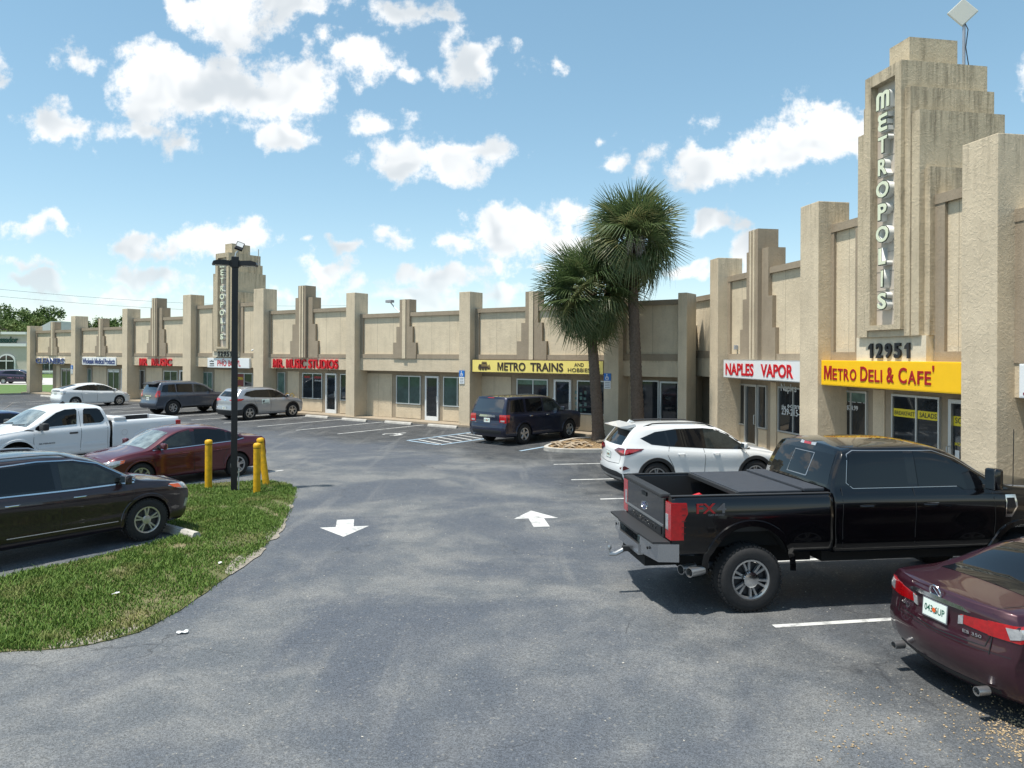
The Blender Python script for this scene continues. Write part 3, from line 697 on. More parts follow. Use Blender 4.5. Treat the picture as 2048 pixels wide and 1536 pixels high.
def inset(poly, d):
    n = len(poly); res = []
    ar = sum(poly[i][0] * poly[(i + 1) % n][1] - poly[(i + 1) % n][0] * poly[i][1] for i in range(n)); sgn = 1 if ar > 0 else -1
    for i in range(n):
        p0, p1, p2 = Vector(poly[i - 1]), Vector(poly[i]), Vector(poly[(i + 1) % n])
        a = (p1 - p0).normalized(); b = (p2 - p1).normalized(); na = Vector((-a.y, a.x)) * sgn; nb = Vector((-b.y, b.x)) * sgn
        m = (na + nb); m = m / max(.35, m.length_squared / 2) ; q = p1 + m * d * .5 * (1 if m.length else 0) * 1.0
        res.append((q.x, q.y))
    return res
def arc(cx, cy, rx, ry, a0, a1, n): return [(cx + rx * math.cos(R(a0 + (a1 - a0) * i / n)), cy + ry * math.sin(R(a0 + (a1 - a0) * i / n))) for i in range(n + 1)]
def deco_m(w, h):
    s = w * .25; x0 = -w / 2; q = w / 4 + s / 2 * .5
    P = [(x0, 0)] + arc(x0 + .27 * w, h * .72, .27 * w, h * .28, 180, 75, 6) + [(0, h * .93)] + arc(x0 + .73 * w, h * .72, .27 * w, h * .28, 105, 0, 6) + [(w / 2, 0), (w / 2 - s, 0)]
    P += arc(w / 2 - s - .06 * w, h * .68, .06 * w, h * .08, 0, 180, 4) + [(s / 2, 0), (-s / 2, 0)] + arc(-s / 2 - .06 * w, h * .68, .06 * w, h * .08, 0, 180, 4) + [(x0 + s, 0)]
    return P
def deco_e(w, h):
    t = h * .24; x1 = w / 2; x0 = -w / 2
    P = [(x1, h), (x0 + .3 * w, h)] + arc(x0 + .3 * w, h * .76, .3 * w, h * .24, 90, 230, 7) + arc(x0 + .3 * w, h * .24, .3 * w, h * .24, 130, 270, 7) + [(x1, 0), (x1, t)]
    P += arc(x0 + .45 * w, h * .31, .14 * w, h * .07, 270, 90, 4) + [(x1 * .8, h * .38), (x1 * .8, h * .62)] + arc(x0 + .45 * w, h * .69, .14 * w, h * .07, 270, 90, 4) + [(x1, h - t)]
    return P
def number(M, u0, u1, z0, h, label):
    o = thing('house_number', label, 'number')
    me_w = (u1 - u0) / 5
    for i, ch in enumerate('12951'):
        w = me_w * (.46 if ch == '1' else .70)
        if ch == '1':
            MB().prism([(a * w, c * h) for a, c in ((.52, 0), (.52, .70), (.0, .60), (.0, .76), (.60, 1), (1.0, 1), (1.0, 0))], -.05, 0).build('digit', M_DIGIT, o, M @ Matrix.Translation((u0 + i * me_w + (me_w - w) / 2, .205, z0))); continue
        me = text_data(ch, w, h, .05, .03); me.name = 'digit'; me.materials.append(M_DIGIT)
        link('digit', me, o, M @ Matrix.Translation((u0 + i * me_w + (me_w - w) / 2, .205, z0)))
s1 = tower(MR, 11.90, (11.05, 10.35, 9.67, 9.05, 7.70), 4.02, 9.2, 14.46, 7.05, RT, 5.45)
tag(s1, 'upright pale green lettering down the near tower above the yellow sign', 'sign')
fascia(MR, 9.2, 14.46, RB, RT); MB().box(10.9, 12.9, 1.62, 2.3, 3.3, 4.02).build('tower_core', M_LIGHT, mall, MR)
s2 = tower(ML, 27.2, (10.21, 9.58, 8.96, 8.37, 7.14), 3.68, 23.82, 30.4, 6.47, FT, 4.96)
tag(s2, 'upright pale lettering down the far tower behind the lamp post', 'sign')
MB().box(26.2, 28.2, 1.62, 2.3, 3.2, 3.68).build('tower_core', M_LIGHT, mall, ML)
number(MR, 11.08, 12.76, 3.33, .37, 'black street number 12951 above the yellow sign on the near tower')
number(ML, 26.45, 28.05, 3.19, .33, 'black street number 12951 on the far tower above the white noodle shop sign')
# weathered top edges of the near tower
# ------------------------------------------------------------------ shop signs
def sign_box(name, label, M, u0, u1, z0, z1, w0, w1, mface, medge=None, bev=.012):
    o = thing(name, label, 'sign')
    box('sign_box', medge or mface, o, M, u0, u1, w0 + .004, w1, z0, z1, bevel=bev)
    box('sign_face', mface, o, M, u0 + .03, u1 - .03, w0, w0 + .01, z0 + .03, z1 - .03)
    return o
def at(M, u, w, z): return M @ Matrix.Translation((u, w, z))
# near wing
sg = sign_box('shop_sign', 'white sign board with red capitals left of the yellow sign', MR, 3.02, 8.2, 2.59, 3.245, .14, .41, M_WHITE, M_ALU)
letters('NAPLES', M_REDSIGN, sg, at(MR, 3.22, .139, 2.70), 2.05, .42, .012, .03); letters('VAPOR', M_REDSIGN, sg, at(MR, 5.75, .139, 2.70), 1.95, .42, .012, .03)
sg = sign_box('shop_sign', 'bright yellow sign board with dark red letters below the near tower', MR, 9.205, 14.455, 2.575, 3.26, .10, .41, M_YELLOW, M_YELLOW)
def smallcaps(words, u, z, h1, h2, cw, m, M, w, par):
    for k, wd in enumerate(words):
        for i, ch in enumerate(wd):
            if ch == ' ': u += cw * .55; continue
            hh = h1 if (i == 0 or ch in "&'") else h2; ww = cw * (1.28 if i == 0 and ch != '&' else 1) * {'I': .22, 'M': 1.12, "'": .22, 'L': .75, 'E': .8, 'F': .78, '&': 1.05, 'O': 1.1, 'A': 1.1}.get(ch, .9)
            zz = z
            if ch == "'": hh = .14; zz = z + .30
            if ch == 'M': MB().prism(block_m(0, ww, 0, hh), -.012, 0).build('letter', m, par, at(M, u, w, zz))
            else:
                me = text_data(ch, ww, hh, .012, .02); me.name = 'letter'; me.materials.append(m); link('letter', me, par, at(M, u, w, zz))
            u += ww + cw * .17
        u += cw * .5
smallcaps(['METRO', 'DELI', '&', "CAFE'"], 9.36, 2.735, .38, .31, .247, M_DKRED, MR, .099, sg)
sg = sign_box('shop_sign', 'white sign board with a maroon stripe at the right edge of the picture', MR, 15.75, 20.6, 2.58, 3.24, .16, .41, M_WHITE)
box('stripe', mat('stripe_maroon', srgb(120, 20, 60), .4), sg, MR, 15.85, 20.5, .155, .17, 2.64, 2.69)
# far wing
sg = sign_box('shop_sign', 'cream light box sign with brown capitals and a small train emblem', ML, 46.87, 53.8, 2.56, 3.165, .10, .41, M_CREAMSIGN, mat('sign_frame_brown', srgb(74, 56, 44), .5))
letters('METRO', M_BROWNLET, sg, at(ML, 48.35, .099, 2.66), 1.55, .38, .012, .028); letters('TRAINS', M_BROWNLET, sg, at(ML, 50.15, .099, 2.66), 1.70, .38, .012, .028)
letters('AND', M_BROWNLET, sg, at(ML, 52.40, .099, 2.90), .46, .15, .01, .01); letters('HOBBIES,', M_BROWNLET, sg, at(ML, 52.08, .099, 2.64), 1.15, .19, .01, .01)
lg = MB()   # small steam engine mark in front of a skyline
lg.prism([(47.25, 2.70), (47.95, 2.70), (47.95, 2.80), (47.88, 2.95), (47.80, 2.86), (47.72, 3.06), (47.45, 3.06), (47.42, 2.94), (47.30, 2.96), (47.22, 2.80)], .094, .101)
lo = lg.build('train_emblem', mat('emblem_grey', srgb(122, 104, 62), .5), sg, ML)
e2 = MB()
for c, r_ in ((47.36, .05), (47.52, .05), (47.68, .05)): e2.prism([(c + r_ * math.cos(k * .5236), 2.71 + r_ * math.sin(k * .5236)) for k in range(12)], .088, .0935)
e2.prism([(47.28, 2.76), (47.78, 2.76), (47.86, 2.71), (47.9, 2.76), (47.76, 2.84), (47.42, 2.84), (47.42, 2.93), (47.28, 2.93)], .088, .0935)
e2.prism([(47.48, 2.97), (47.70, 2.97), (47.70, 3.01), (47.48, 3.01)], .088, .0935); e2.build('train_outline', M_BROWNLET, lo)
o = thing('channel_sign', 'long row of red channel letters right of the far tower', 'sign')
for s_, u, w in (('MR.', 31.80, .98), ('MUSIC', 33.0, 1.72), ('STUDIOS', 34.95, 2.42)): letters(s_, M_REDSIGN, o, at(ML, u, .405, 2.56), w, .52, .09, .018)
o = thing('channel_sign', 'shorter row of red channel letters left of the far tower', 'sign')
for s_, u, w in (('MR', 16.9, 1.0), ('MUSIC', 18.5, 2.5)): letters(s_, M_REDSIGN, o, at(ML, u, .405, 2.52), w, .50, .09, .018)
o = thing('channel_sign', 'dark blue channel letters with pale outline on the leftmost bay', 'sign')
letters('CLEANERS', M_WHITE, o, at(ML, .66, .405, 2.47), 5.0, .50, .07, .02, 'letter_back'); letters('CLEANERS', M_BLUELET, o, at(ML, .70, .33, 2.50), 4.92, .44, .03, .02)
sg = sign_box('shop_sign', 'white sign board with blue words above the white hatchback', ML, 8.6, 13.66, 2.47, 3.06, .33, .41, M_WHITE)
for s_, u, w in (('Wholesale', 8.68, 1.75), ('Medical', 10.55, 1.4), ('Products', 12.05, 1.5)): letters(s_, M_BLUELET, sg, at(ML, u, .329, 2.55), w, .42, .012, .028)
sg = sign_box('shop_sign', 'white sign board with red capitals and a small black emblem below the far tower', ML, 25.25, 29.6, 2.49, 3.1, .28, .41, M_WHITE)
letters('PHO', M_REDSIGN, sg, at(ML, 26.35, .279, 2.60), .95, .36, .012, .01); letters('BOWL', M_REDSIGN, sg, at(ML, 27.5, .279, 2.60), 1.25, .36, .012, .01)
MB().tube([(26.88, .27, 2.99), (27.05, .27, 3.05)], .018, 5).build('accent', M_REDSIGN, sg, ML)
mk = MB()
mk.prism([(25.48, 2.86), (25.56, 2.94), (25.64, 2.89), (25.74, 2.98), (25.8, 2.9), (25.9, 2.95), (25.98, 2.85), (25.7, 2.87)], .272, .279); mk.prism([(25.5, 2.59), (26.0, 2.59), (26.0, 2.63), (25.5, 2.63)], .272, .279); mk.prism([(25.54, 2.70), (25.98, 2.70), (25.98, 2.77), (25.54, 2.77)], .272, .279)
mk.build('bowl_emblem', M_DIGIT, sg, ML)
# window and door lettering (flat print)
M_VINYL = mat('vinyl_white', (.72, .74, .74), .5); M_VYEL = mat('vinyl_yellow', srgb(226, 206, 40), .5); M_VRED = mat('vinyl_red', srgb(205, 40, 44), .5)
WP = WST - .0265
def decal(name, label, M, items, cat='lettering'):
    o = thing(name, label, cat)
    for it in items:
        if it[0] == 't':
            u = it[3]; cw = it[5] / len(it[1]); hh = min(1.9 * cw, .3)
            for wd in it[1].split(' '):
                text(wd, 'word', it[2], o, at(M, u, it[6] if len(it) > 6 else WP, it[4]), cw * (len(wd) - .12), None if len(wd) > 1 else hh, .002, .01); u += cw * (len(wd) + 1)
        else: box('strip', it[1], o, M, it[2], it[3], (it[6] if len(it) > 6 else WP) - .001, (it[6] if len(it) > 6 else WP) + .004, it[4], it[5])
    return o
decal('window_lettering', 'white price lettering on the left deli window', MR, [('t', 'LACK LABEL 120 ml', M_VINYL, 8.95, 2.10, 1.1), ('t', '$24.99', M_VINYL, 9.2, 1.86, .5)])
decal('window_banner', 'yellow strips reading BREAKFAST and SALADS across the deli window', MR, [('b', M_VYEL, 11.16, 11.97, 1.86, 2.06), ('b', M_VYEL, 12.03, 12.72, 1.86, 2.06), ('t', 'BREAKFAST', M_DIGIT, 11.2, 1.90, .74, WP - .003), ('t', 'SALADS', M_DIGIT, 12.1, 1.90, .58, WP - .003)])
decal('door_banner', 'yellow SOUPS strip and notices on the deli glass door', MR, [('b', M_VYEL, 13.2, 13.9, 1.80, 2.02, WP - .004), ('t', 'SOUPS', M_DIGIT, 13.25, 1.86, .55, WP - .007), ('t', 'MONDAY', M_VYEL, 13.25, 1.35, .5, WP - .006), ('b', M_VINYL, 13.25, 13.38, 1.0, 1.25, WP - .004)])
decal('window_lettering', 'white script and phone number on the vapor shop window', MR, [('t', 'Naples Vapor', M_VINYL, 5.65, 2.16, 1.9), ('t', 'the e-cigarette store', M_VINYL, 5.7, 1.66, 1.9), ('t', '239-215-8677', M_VINYL, 5.7, 1.47, 1.7)])
decal('door_notice', 'small orange notice on the vapor shop door', MR, [('b', M_VRED, 3.58, 3.72, 1.72, 1.90)])
decal('door_arrow', 'white arrow and small text on the corner glass door', ML, [('t', 'PLEASE USE OTHER DOOR', M_VINYL, 56.1, 1.62, .52), ('b', M_VINYL, 56.25, 56.55, 1.52, 1.56)])
MB().prism([(56.16, 1.54), (56.27, 1.60), (56.27, 1.48)], WP - .002, WP + .004).build('arrow_head', M_VINYL, bpy.data.objects['door_arrow'], ML)
o = decal('round_emblem', 'round white and red club emblem on the glass door of the unsigned unit', ML, [('b', M_VINYL, 43.58, 43.84, 1.14, 1.32)])
def ringp(mb, cu, cz, r0, r1, w0, w1, n=28):
    v = []; f = []
    for i in range(n):
        a = 2 * math.pi * i / n
        for r_ in (r0, r1): v.append((cu + r_ * math.cos(a), w0, cz + r_ * math.sin(a)))
    for i in range(n): j = (i + 1) % n; f.append((2 * i, 2 * i + 1, 2 * j + 1, 2 * j))
    mb.add(v, f)
mb = MB(); ringp(mb, 43.71, 1.72, .24, .27, WP - .001, 0); mb.build('ring', M_VINYL, o, ML)
mb = MB(); ringp(mb, 43.71, 1.72, .15, .215, WP - .001, 0, 9); ringp(mb, 43.71, 1.72, .0, .10, WP - .0012, 0, 12); mb.build('emblem', M_VRED, o, ML)
decal('door_lettering', 'white opening notice on the studio glass door numbered 5', ML, [('t', '5', M_VINYL, 36.19, 2.0, .07), ('t', 'Music is the', M_VINYL, 36.0, 1.52, .5), ('t', 'universal language', M_VINYL, 35.98, 1.38, .55), ('t', 'that makes the', M_VINYL, 36.0, 1.24, .5), ('t', 'world go round', M_VINYL, 36.0, 1.10, .5)])
decal('window_lettering', 'red MUSIC LESSONS lettering on the studio window', ML, [('t', 'MUSIC', M_VRED, 33.95, 2.0, .5), ('t', 'LESSONS', M_VRED, 34.8, 2.0, .6), ('t', '239-555-0101', M_VINYL, 34.8, 1.83, .6)])
decal('window_poster', 'red poster with yellow OPEN letters in the noodle shop window', ML, [('b', mat('poster_red', srgb(110, 26, 28), .5), 27.45, 28.2, .55, 2.12), ('t', 'OPEN', M_VYEL, 27.5, 1.75, .62, WP - .004), ('t', 'ON', M_VYEL, 27.6, 1.2, .4, WP - .004)])
decal('window_strip', 'white strips along the top of the medical products window', ML, [('b', M_VINYL, 11.45, 12.2, 1.95, 2.1), ('b', M_VINYL, 12.3, 13.05, 1.95, 2.1)])
decal('door_lettering', 'white shop hours on the train shop door', ML, [('t', 'Metrotrains.com', M_VINYL, 50.8, 1.42, .62), ('t', 'OPEN 10-5', M_VINYL, 50.9, 1.30, .42), ('t', 'TUE - SAT', M_VINYL, 50.9, 1.18, .42)])
o = decal('window_notes', 'small pale papers stuck inside the train shop window', ML, [])
for k in range(12):
    u = 51.95 + (k % 3) * .22 + random.uniform(0, .05); z = .95 + (k // 3) * .24 + random.uniform(-.03, .03)
    box('paper', G_GREEN, o, ML, u, u + .12, WP - .002, WP + .003, z, z + .1 + .05 * (k % 2))

# parking bay signs on the pillars
def hc_sign(label, M, u, z):
    o = thing('parking_sign', label, 'sign')
    box('blue_plate', mat('sign_hc_blue', srgb(30, 110, 190), .4), o, M, u, u + .32, -.03, -.004, z, z + .30)
    box('white_plate', M_WHITE, o, M, u + .01, u + .31, -.028, -.004, z - .33, z - .01)
    mb = MB(); ringp(mb, u + .15, z + .10, .055, .08, -.034, 0, 18); mb.box(u + .13, u + .155, -.036, -.031, z + .11, z + .23); mb.box(u + .13, u + .22, -.0362, -.0312, z + .10, z + .125)
    mb.box(u + .2, u + .225, -.0364, -.0314, z + .05, z + .11); ringp(mb, u + .142, z + .25, 0, .025, -.0355, 0, 10); mb.build('wheelchair_symbol', M_VINYL, o, M)
    mb = MB()
    for k in range(4): mb.box(u + .05, u + .27, -.0325, -.0285, z - .08 - k * .07, z - .055 - k * .07)
    mb.build('fine_print', mat('print_grey', (.2, .22, .24), .6), o, M)
hc_sign('blue accessible parking sign on the pillar left of the cream sign', ML, 46.20, 2.34)
hc_sign('blue accessible parking sign on the pillar behind the palm', ML, 53.88, 2.34)
hc_sign('blue accessible parking sign on the far left pillar', ML, 7.55, 2.12)

# ------------------------------------------------------------------ painted markings on the lot
def strip(p, q, w, name='parking_line', m=M_PAINTLINE, z=.004):
    p, q = Vector(p), Vector(q); d = (q - p).normalized(); n = Vector((-d.y, d.x)) * w / 2
    return sheet(name, [tuple(p + n), tuple(p - n), tuple(q - n), tuple(q + n)], z, m, lot)
PD = Vector((.588, .809)); nLw = Vector((-.581, -.814))
for k, (x, y, l) in enumerate([(-7.34, 31.64, 5.3), (-9.52, 33.1, 5.3), (-11.75, 34.7, 5.3), (-13.95, 36.3, 5.3), (-16.2, 37.9, 5.3), (-18.4, 39.5, 5.3), (-20.6, 41.1, 5.3), (-22.8, 42.6, 5.3), (-25.0, 44.2, 5.3), (-27.2, 45.8, 5.3), (-29.5, 47.4, 5.3), (-31.7, 49.0, 5.3), (-33.9, 50.5, 5.3)]):
    p = Vector((x, y)); strip(p, p + PD * l, .10)
# hatched aisle beside the accessible bay
A, B = Vector((-4.08, 29.37)), Vector((-2.67, 27.96)); A2, B2 = A + PD * 5.0, B + PD * 5.2
for p, q in ((A, A2), (B, B2), (A, B)): strip(p, q, .13, 'aisle_line', M_PAINTBLUE, .004)
for k in range(8):
    p = A + PD * (.5 + k * .6); q = B + PD * (-.1 + k * .6 + .3); d = (q - p); strip(p + d * .08, q - d * .08, .11, 'aisle_hatch', M_PAINTLINE, .0045)
strip((.3, 26.32), (.3 + PD.x * 3.4, 26.32 + PD.y * 3.4), .13, 'parking_line', M_PAINTBLUE)
for (x, y) in ((1.3, 23.1), (1.62, 20.25), (2.08, 17.54), (2.5, 14.8), (2.9, 12.05), (3.27, 9.32)):
    strip((x, y), (x + .985 * 5.6, y + .17 * 5.6), .10)
strip((-6.6, 21.68), (-10.3, 16.55), .10); strip((-4.5, 25.3) if False else (-8.85, 23.2), (-12.4, 18.3), .10); strip((-11.1, 24.8), (-14.6, 20.0), .10); strip((-13.4, 26.4), (-16.9, 21.5), .10)
strip((-15.6, 28.0), (-19.1, 23.1), .10); strip((-17.8, 29.6), (-21.3, 24.7), .10)
strip((-7.8, 11.0), (-9.6, 8.5), .1) if False else None
def arrow(tip, tail, hw, sw, hl):
    t, e = Vector(tip), Vector(tail); d = (t - e).normalized(); n = Vector((-d.y, d.x)); b = t - d * hl
    return sheet('lane_arrow', [tuple(q) for q in (t, b + n * hw, b + n * sw, e + n * sw, e - n * sw, b - n * sw, b - n * hw)], .004, M_PAINTLINE, lot)
arrow((-3.08, 13.78), (-3.36, 15.22), .47, .17, .82); arrow((.43, 16.2), (.60, 14.68), .46, .16, .78)
def wheelchair(c, ang, s):
    M = T(c[0], c[1], .004, ang); mb = MB(); v = []; f = []
    n = 20
    for i in range(n + 1):
        a = R(-60 + 290 * i / n)
        for r_ in (.30 * s, .40 * s): v.append((r_ * math.cos(a), r_ * math.sin(a), 0))
    mb.add(v, [(2 * i, 2 * i + 1, 2 * i + 3, 2 * i + 2) for i in range(n)])
    mb.add([(-.05 * s, .1 * s, .0006), (.06 * s, .1 * s, .0006), (.06 * s, .85 * s, .0006), (-.05 * s, .85 * s, .0006)], [(0, 1, 2, 3)])
    mb.add([(0, .1 * s, .0012), (.5 * s, .1 * s, .0012), (.5 * s, .2 * s, .0012), (0, .2 * s, .0012)], [(0, 1, 2, 3)])
    mb.add([(.42 * s, -.35 * s, .0018), (.52 * s, -.35 * s, .0018), (.52 * s, .1 * s, .0018), (.42 * s, .1 * s, .0018)], [(0, 1, 2, 3)])
    mb.build('wheelchair_marking', M_PAINTLINE, lot, M)
wheelchair((-5.05, 31.6), R(-35), 1.0); wheelchair((-.75, 28.7), R(-35), 1.0)

# ------------------------------------------------------------------ wheel stops, bollards, lamp post
def wheel_stop(x, y, ang, label, L=1.75):
    p = [(-.09, 0), (.09, 0), (.075, .07), (.045, .115), (-.045, .115), (-.075, .07)]
    b = MB(); b.prism(p, -L / 2, L / 2, 'x'); 
    b2 = MB(); n = len(p)
    v = [(-L / 2, a, c) for a, c in p] + [(-L / 2 + .06, a * .95, c) for a, c in p] + [(L / 2 - .06, a, c) for a, c in p] + [(L / 2, a * .95, c * .9) for a, c in p]
    f = [tuple(range(n)), tuple(range(4 * n - 1, 3 * n - 1, -1))]
    for r_ in range(3): f += [(r_ * n + i, r_ * n + (i + 1) % n, (r_ + 1) * n + (i + 1) % n, (r_ + 1) * n + i) for i in range(n)]
    b2.add(v, f)
    return tag(b2.build('wheel_stop', M_KERB, None, T(x, y, .002, ang)), label, 'wheel stop', 'concrete wheel stops')
aL = math.atan2(DL.y, DL.x)
wheel_stop(-10.33, 39.85, aL, 'concrete wheel stop just right of the silver crossover')
wheel_stop(-7.95, 37.95, aL, 'concrete wheel stop in front of the pillar right of the studio')
wheel_stop(-5.5, 36.45, aL, 'concrete wheel stop below the unsigned shop window')
wheel_stop(-3.2, 34.85, aL, 'concrete wheel stop beside the pillar left of the navy SUV')
wheel_stop(-6.18, 13.95, R(143), 'grey concrete wheel stop at the front tyre of the dark brown SUV', 1.2)
wheel_stop(-24.2, 50.1, aL, 'concrete wheel stop ahead of the white hatchback')
wheel_stop(-35.6, 57.4, aL, 'concrete wheel stop near the far left pillar')
def bollard(x, y, h, label, lean=(0, 0)):
    top = Vector((lean[0], lean[1], h))
    o = thing('bollard', label, 'bollard', T(x, y, .0), 'yellow bollards round the lamp post')
    b = MB(); b.tube([(0, 0, -.02), tuple(top * .93)], .085, 18); b.build('sleeve', M_BOLLARD, o)
    c = MB(); d = top.normalized(); p = [(.09, 0), (.092, .02), (.092, .07), (.07, .1), (.03, .113), (0.001, .115)]
    c.lathe(p, 18); q = Vector((0, 0, 1)).rotation_difference(d).to_matrix().to_4x4()
    c.build('cap', M_BOLLARD, o, Matrix.Translation(top * .915) @ q)
    MB().lathe([(.0875, 0), (.0875, .012)], 18).build('seam', mat('seam_dark', (.12, .09, .01), .7), o, Matrix.Translation(top * .90) @ q)
bollard(-7.54, 18.67, 1.21, 'upright yellow bollard left of the black lamp post')
bollard(-6.14, 18.10, 1.20, 'upright yellow bollard right of the black lamp post')
bollard(-6.25, 19.15, 1.2, 'leaning yellow bollard behind the right one', (-.2, .08))
o = thing('lamp_post', 'black square parking lot lamp post with two arms and a floodlight', 'lamp post', T(-6.76, 18.28, 0, R(20)))
box('pole', M_POLE, o, None, -.074, .074, -.074, .074, -.02, 5.50, bevel=.012)
box('pole_cap', M_POLE, o, None, -.088, .088, -.088, .088, 5.45, 5.72, bevel=.02)
for s_, a in ((-1, R(6)), (1, R(-10))):
    hd = MB(); hd.prism([(.08, -.09), (.13, -.05), (.20, -.03), (.20, .06), (.13, .07), (.08, .10)], -.05, .05)
    hd.build('arm', M_POLE, o, Matrix.Translation((0, 0, 5.55)) @ Matrix.Rotation(a if s_ > 0 else math.pi + a, 4, 'Z'))
    lm = MB(); lm.prism([(.30, -.045), (.96, -.05), (1.0, -.02), (.97, .035), (.75, .07), (.30, .06)], -.16, .16)
    l2 = lm.build('lamp_head', M_POLE, o, Matrix.Translation((0, 0, 5.55)) @ Matrix.Rotation(a if s_ > 0 else math.pi + a, 4, 'Z') @ Matrix.Scale(.52, 4, (1, 0, 0)))
    MB().box(.4, .9, -.11, .11, -.056, -.051).build('lens', mat('lamp_lens', (.5, .5, .45), .3), l2)
fl = MB(); fl.tube([(0, 0, 5.7), (.02, 0, 5.82), (.07, 0, 5.86)], .02, 6); fl.build('bracket', M_ALU, o)
f2 = box('floodlight', M_POLE, o, Matrix.Translation((.10, -.02, 5.98)) @ Matrix.Rotation(R(20), 4, 'Y') @ Matrix.Rotation(R(-35), 4, 'X'), -.095, .095, -.03, .03, -.12, .12, bevel=.012)
MB().box(-.075, .075, -.036, -.031, -.04, .09).build('lens', mat('lamp_glass', (.6, .62, .62), .15), f2)
box('conduit', M_ALU, o, None, .09, .12, -.02, .02, 0, .55)

# ------------------------------------------------------------------ roof things
o = thing('roof_floodlight', 'small grey floodlight on an arm above the unsigned unit parapet', 'floodlight', ML @ Matrix.Translation((41.3, .6, 5.45)))
MB().tube([(.6, 0, 0), (.1, -.05, .35), (-.15, -.1, .62)], .03, 6).build('arm', M_ALU, o); MB().bbox(-.35, .05, -.25, 0, .58, .72, b=.02).build('lamp_head', mat('lamp_grey', (.3, .31, .32), .5), o)
o = thing('panel_antenna', 'white square panel antenna on a thin mast on top of the near tower', 'antenna', MR @ Matrix.Translation((12.35, 1.85, 10.34)))
MB().tube([(0, 0, 0), (0, 0, 1.12)], .035, 8).build('mast', mat('mast_grey', (.32, .36, .42), .5, .3), o)
box('panel', mat('antenna_white', (.5, .52, .48), .5), o, Matrix.Translation((.0, -.04, 1.36)) @ Matrix.Rotation(R(62), 4, 'Z') @ Matrix.Rotation(R(47), 4, 'Y'), -.24, .24, -.03, .03, -.24, .24, bevel=.02)
MB().tube([(.03, 0, 1.1), (.13, 0, .9), (.06, 0, .5), (.16, 0, 0)], .012, 5).build('cable', M_BLACK, o)
o = thing('cell_antenna', 'thin antenna stubs on the far tower', 'antenna', ML @ Matrix.Translation((27.86, 2.0, 9.55)))
MB().tube([(0, -.55, 0), (0, -.55, .22)], .02, 6).build('stub', M_CONC, o); MB().tube([(.07, .1, -.6), (.07, .1, .45)], .025, 6).build('rod', M_CONC, o); MB().bbox(.02, .14, .05, .2, -.75, -.35, b=.01).build('bracket', M_CONC, o)
o = thing('security_camera', 'small pale security camera at the pillar right of the far tower', 'camera', ML @ Matrix.Translation((30.2, .3, 3.66)))
MB().tube([(.2, .1, 0), (.05, 0, .02), (-.22, -.12, -.1)], [.02, .03, .05], 8).build('housing', M_VINYL, o)
o = thing('wall_light', 'small grey box fitting above the vapor shop sign', 'fitting', MR @ Matrix.Translation((3.45, .47, 3.6)))
MB().bbox(-.05, .05, -.12, .0, 0, .16, b=.01).build('housing', mat('fit_grey', (.35, .37, .4), .4), o)
# ------------------------------------------------------------------ vehicles: tools
def pchip(pts):
    pts = sorted(pts); x = np.array([p[0] for p in pts], float); y = np.array([p[1] for p in pts], float)
    h = np.diff(x); dl = np.diff(y) / h; n = len(x); m = np.zeros(n)
    for i in range(1, n - 1):
        if dl[i - 1] * dl[i] > 0:
            w1, w2 = 2 * h[i] + h[i - 1], h[i] + 2 * h[i - 1]; m[i] = (w1 + w2) / (w1 / dl[i - 1] + w2 / dl[i])
    m[0], m[-1] = dl[0], dl[-1]
    def f(t):
        if t <= x[0]: return float(y[0])
        if t >= x[-1]: return float(y[-1])
        i = int(np.searchsorted(x, t) - 1); i = max(0, min(n - 2, i)); s = (t - x[i]) / h[i]
        return float((1 + 2 * s) * (1 - s) ** 2 * y[i] + s * (1 - s) ** 2 * h[i] * m[i] + s * s * (3 - 2 * s) * y[i + 1] + s * s * (s - 1) * h[i] * m[i + 1])
    return f
SIDE = [(0, .10), (.03, .055), (.09, .025), (.20, .012), (.34, .020), (.48, .016), (.62, .006), (.74, 0), (.82, .002), (.90, .016), (.96, .036), (1, .058)]
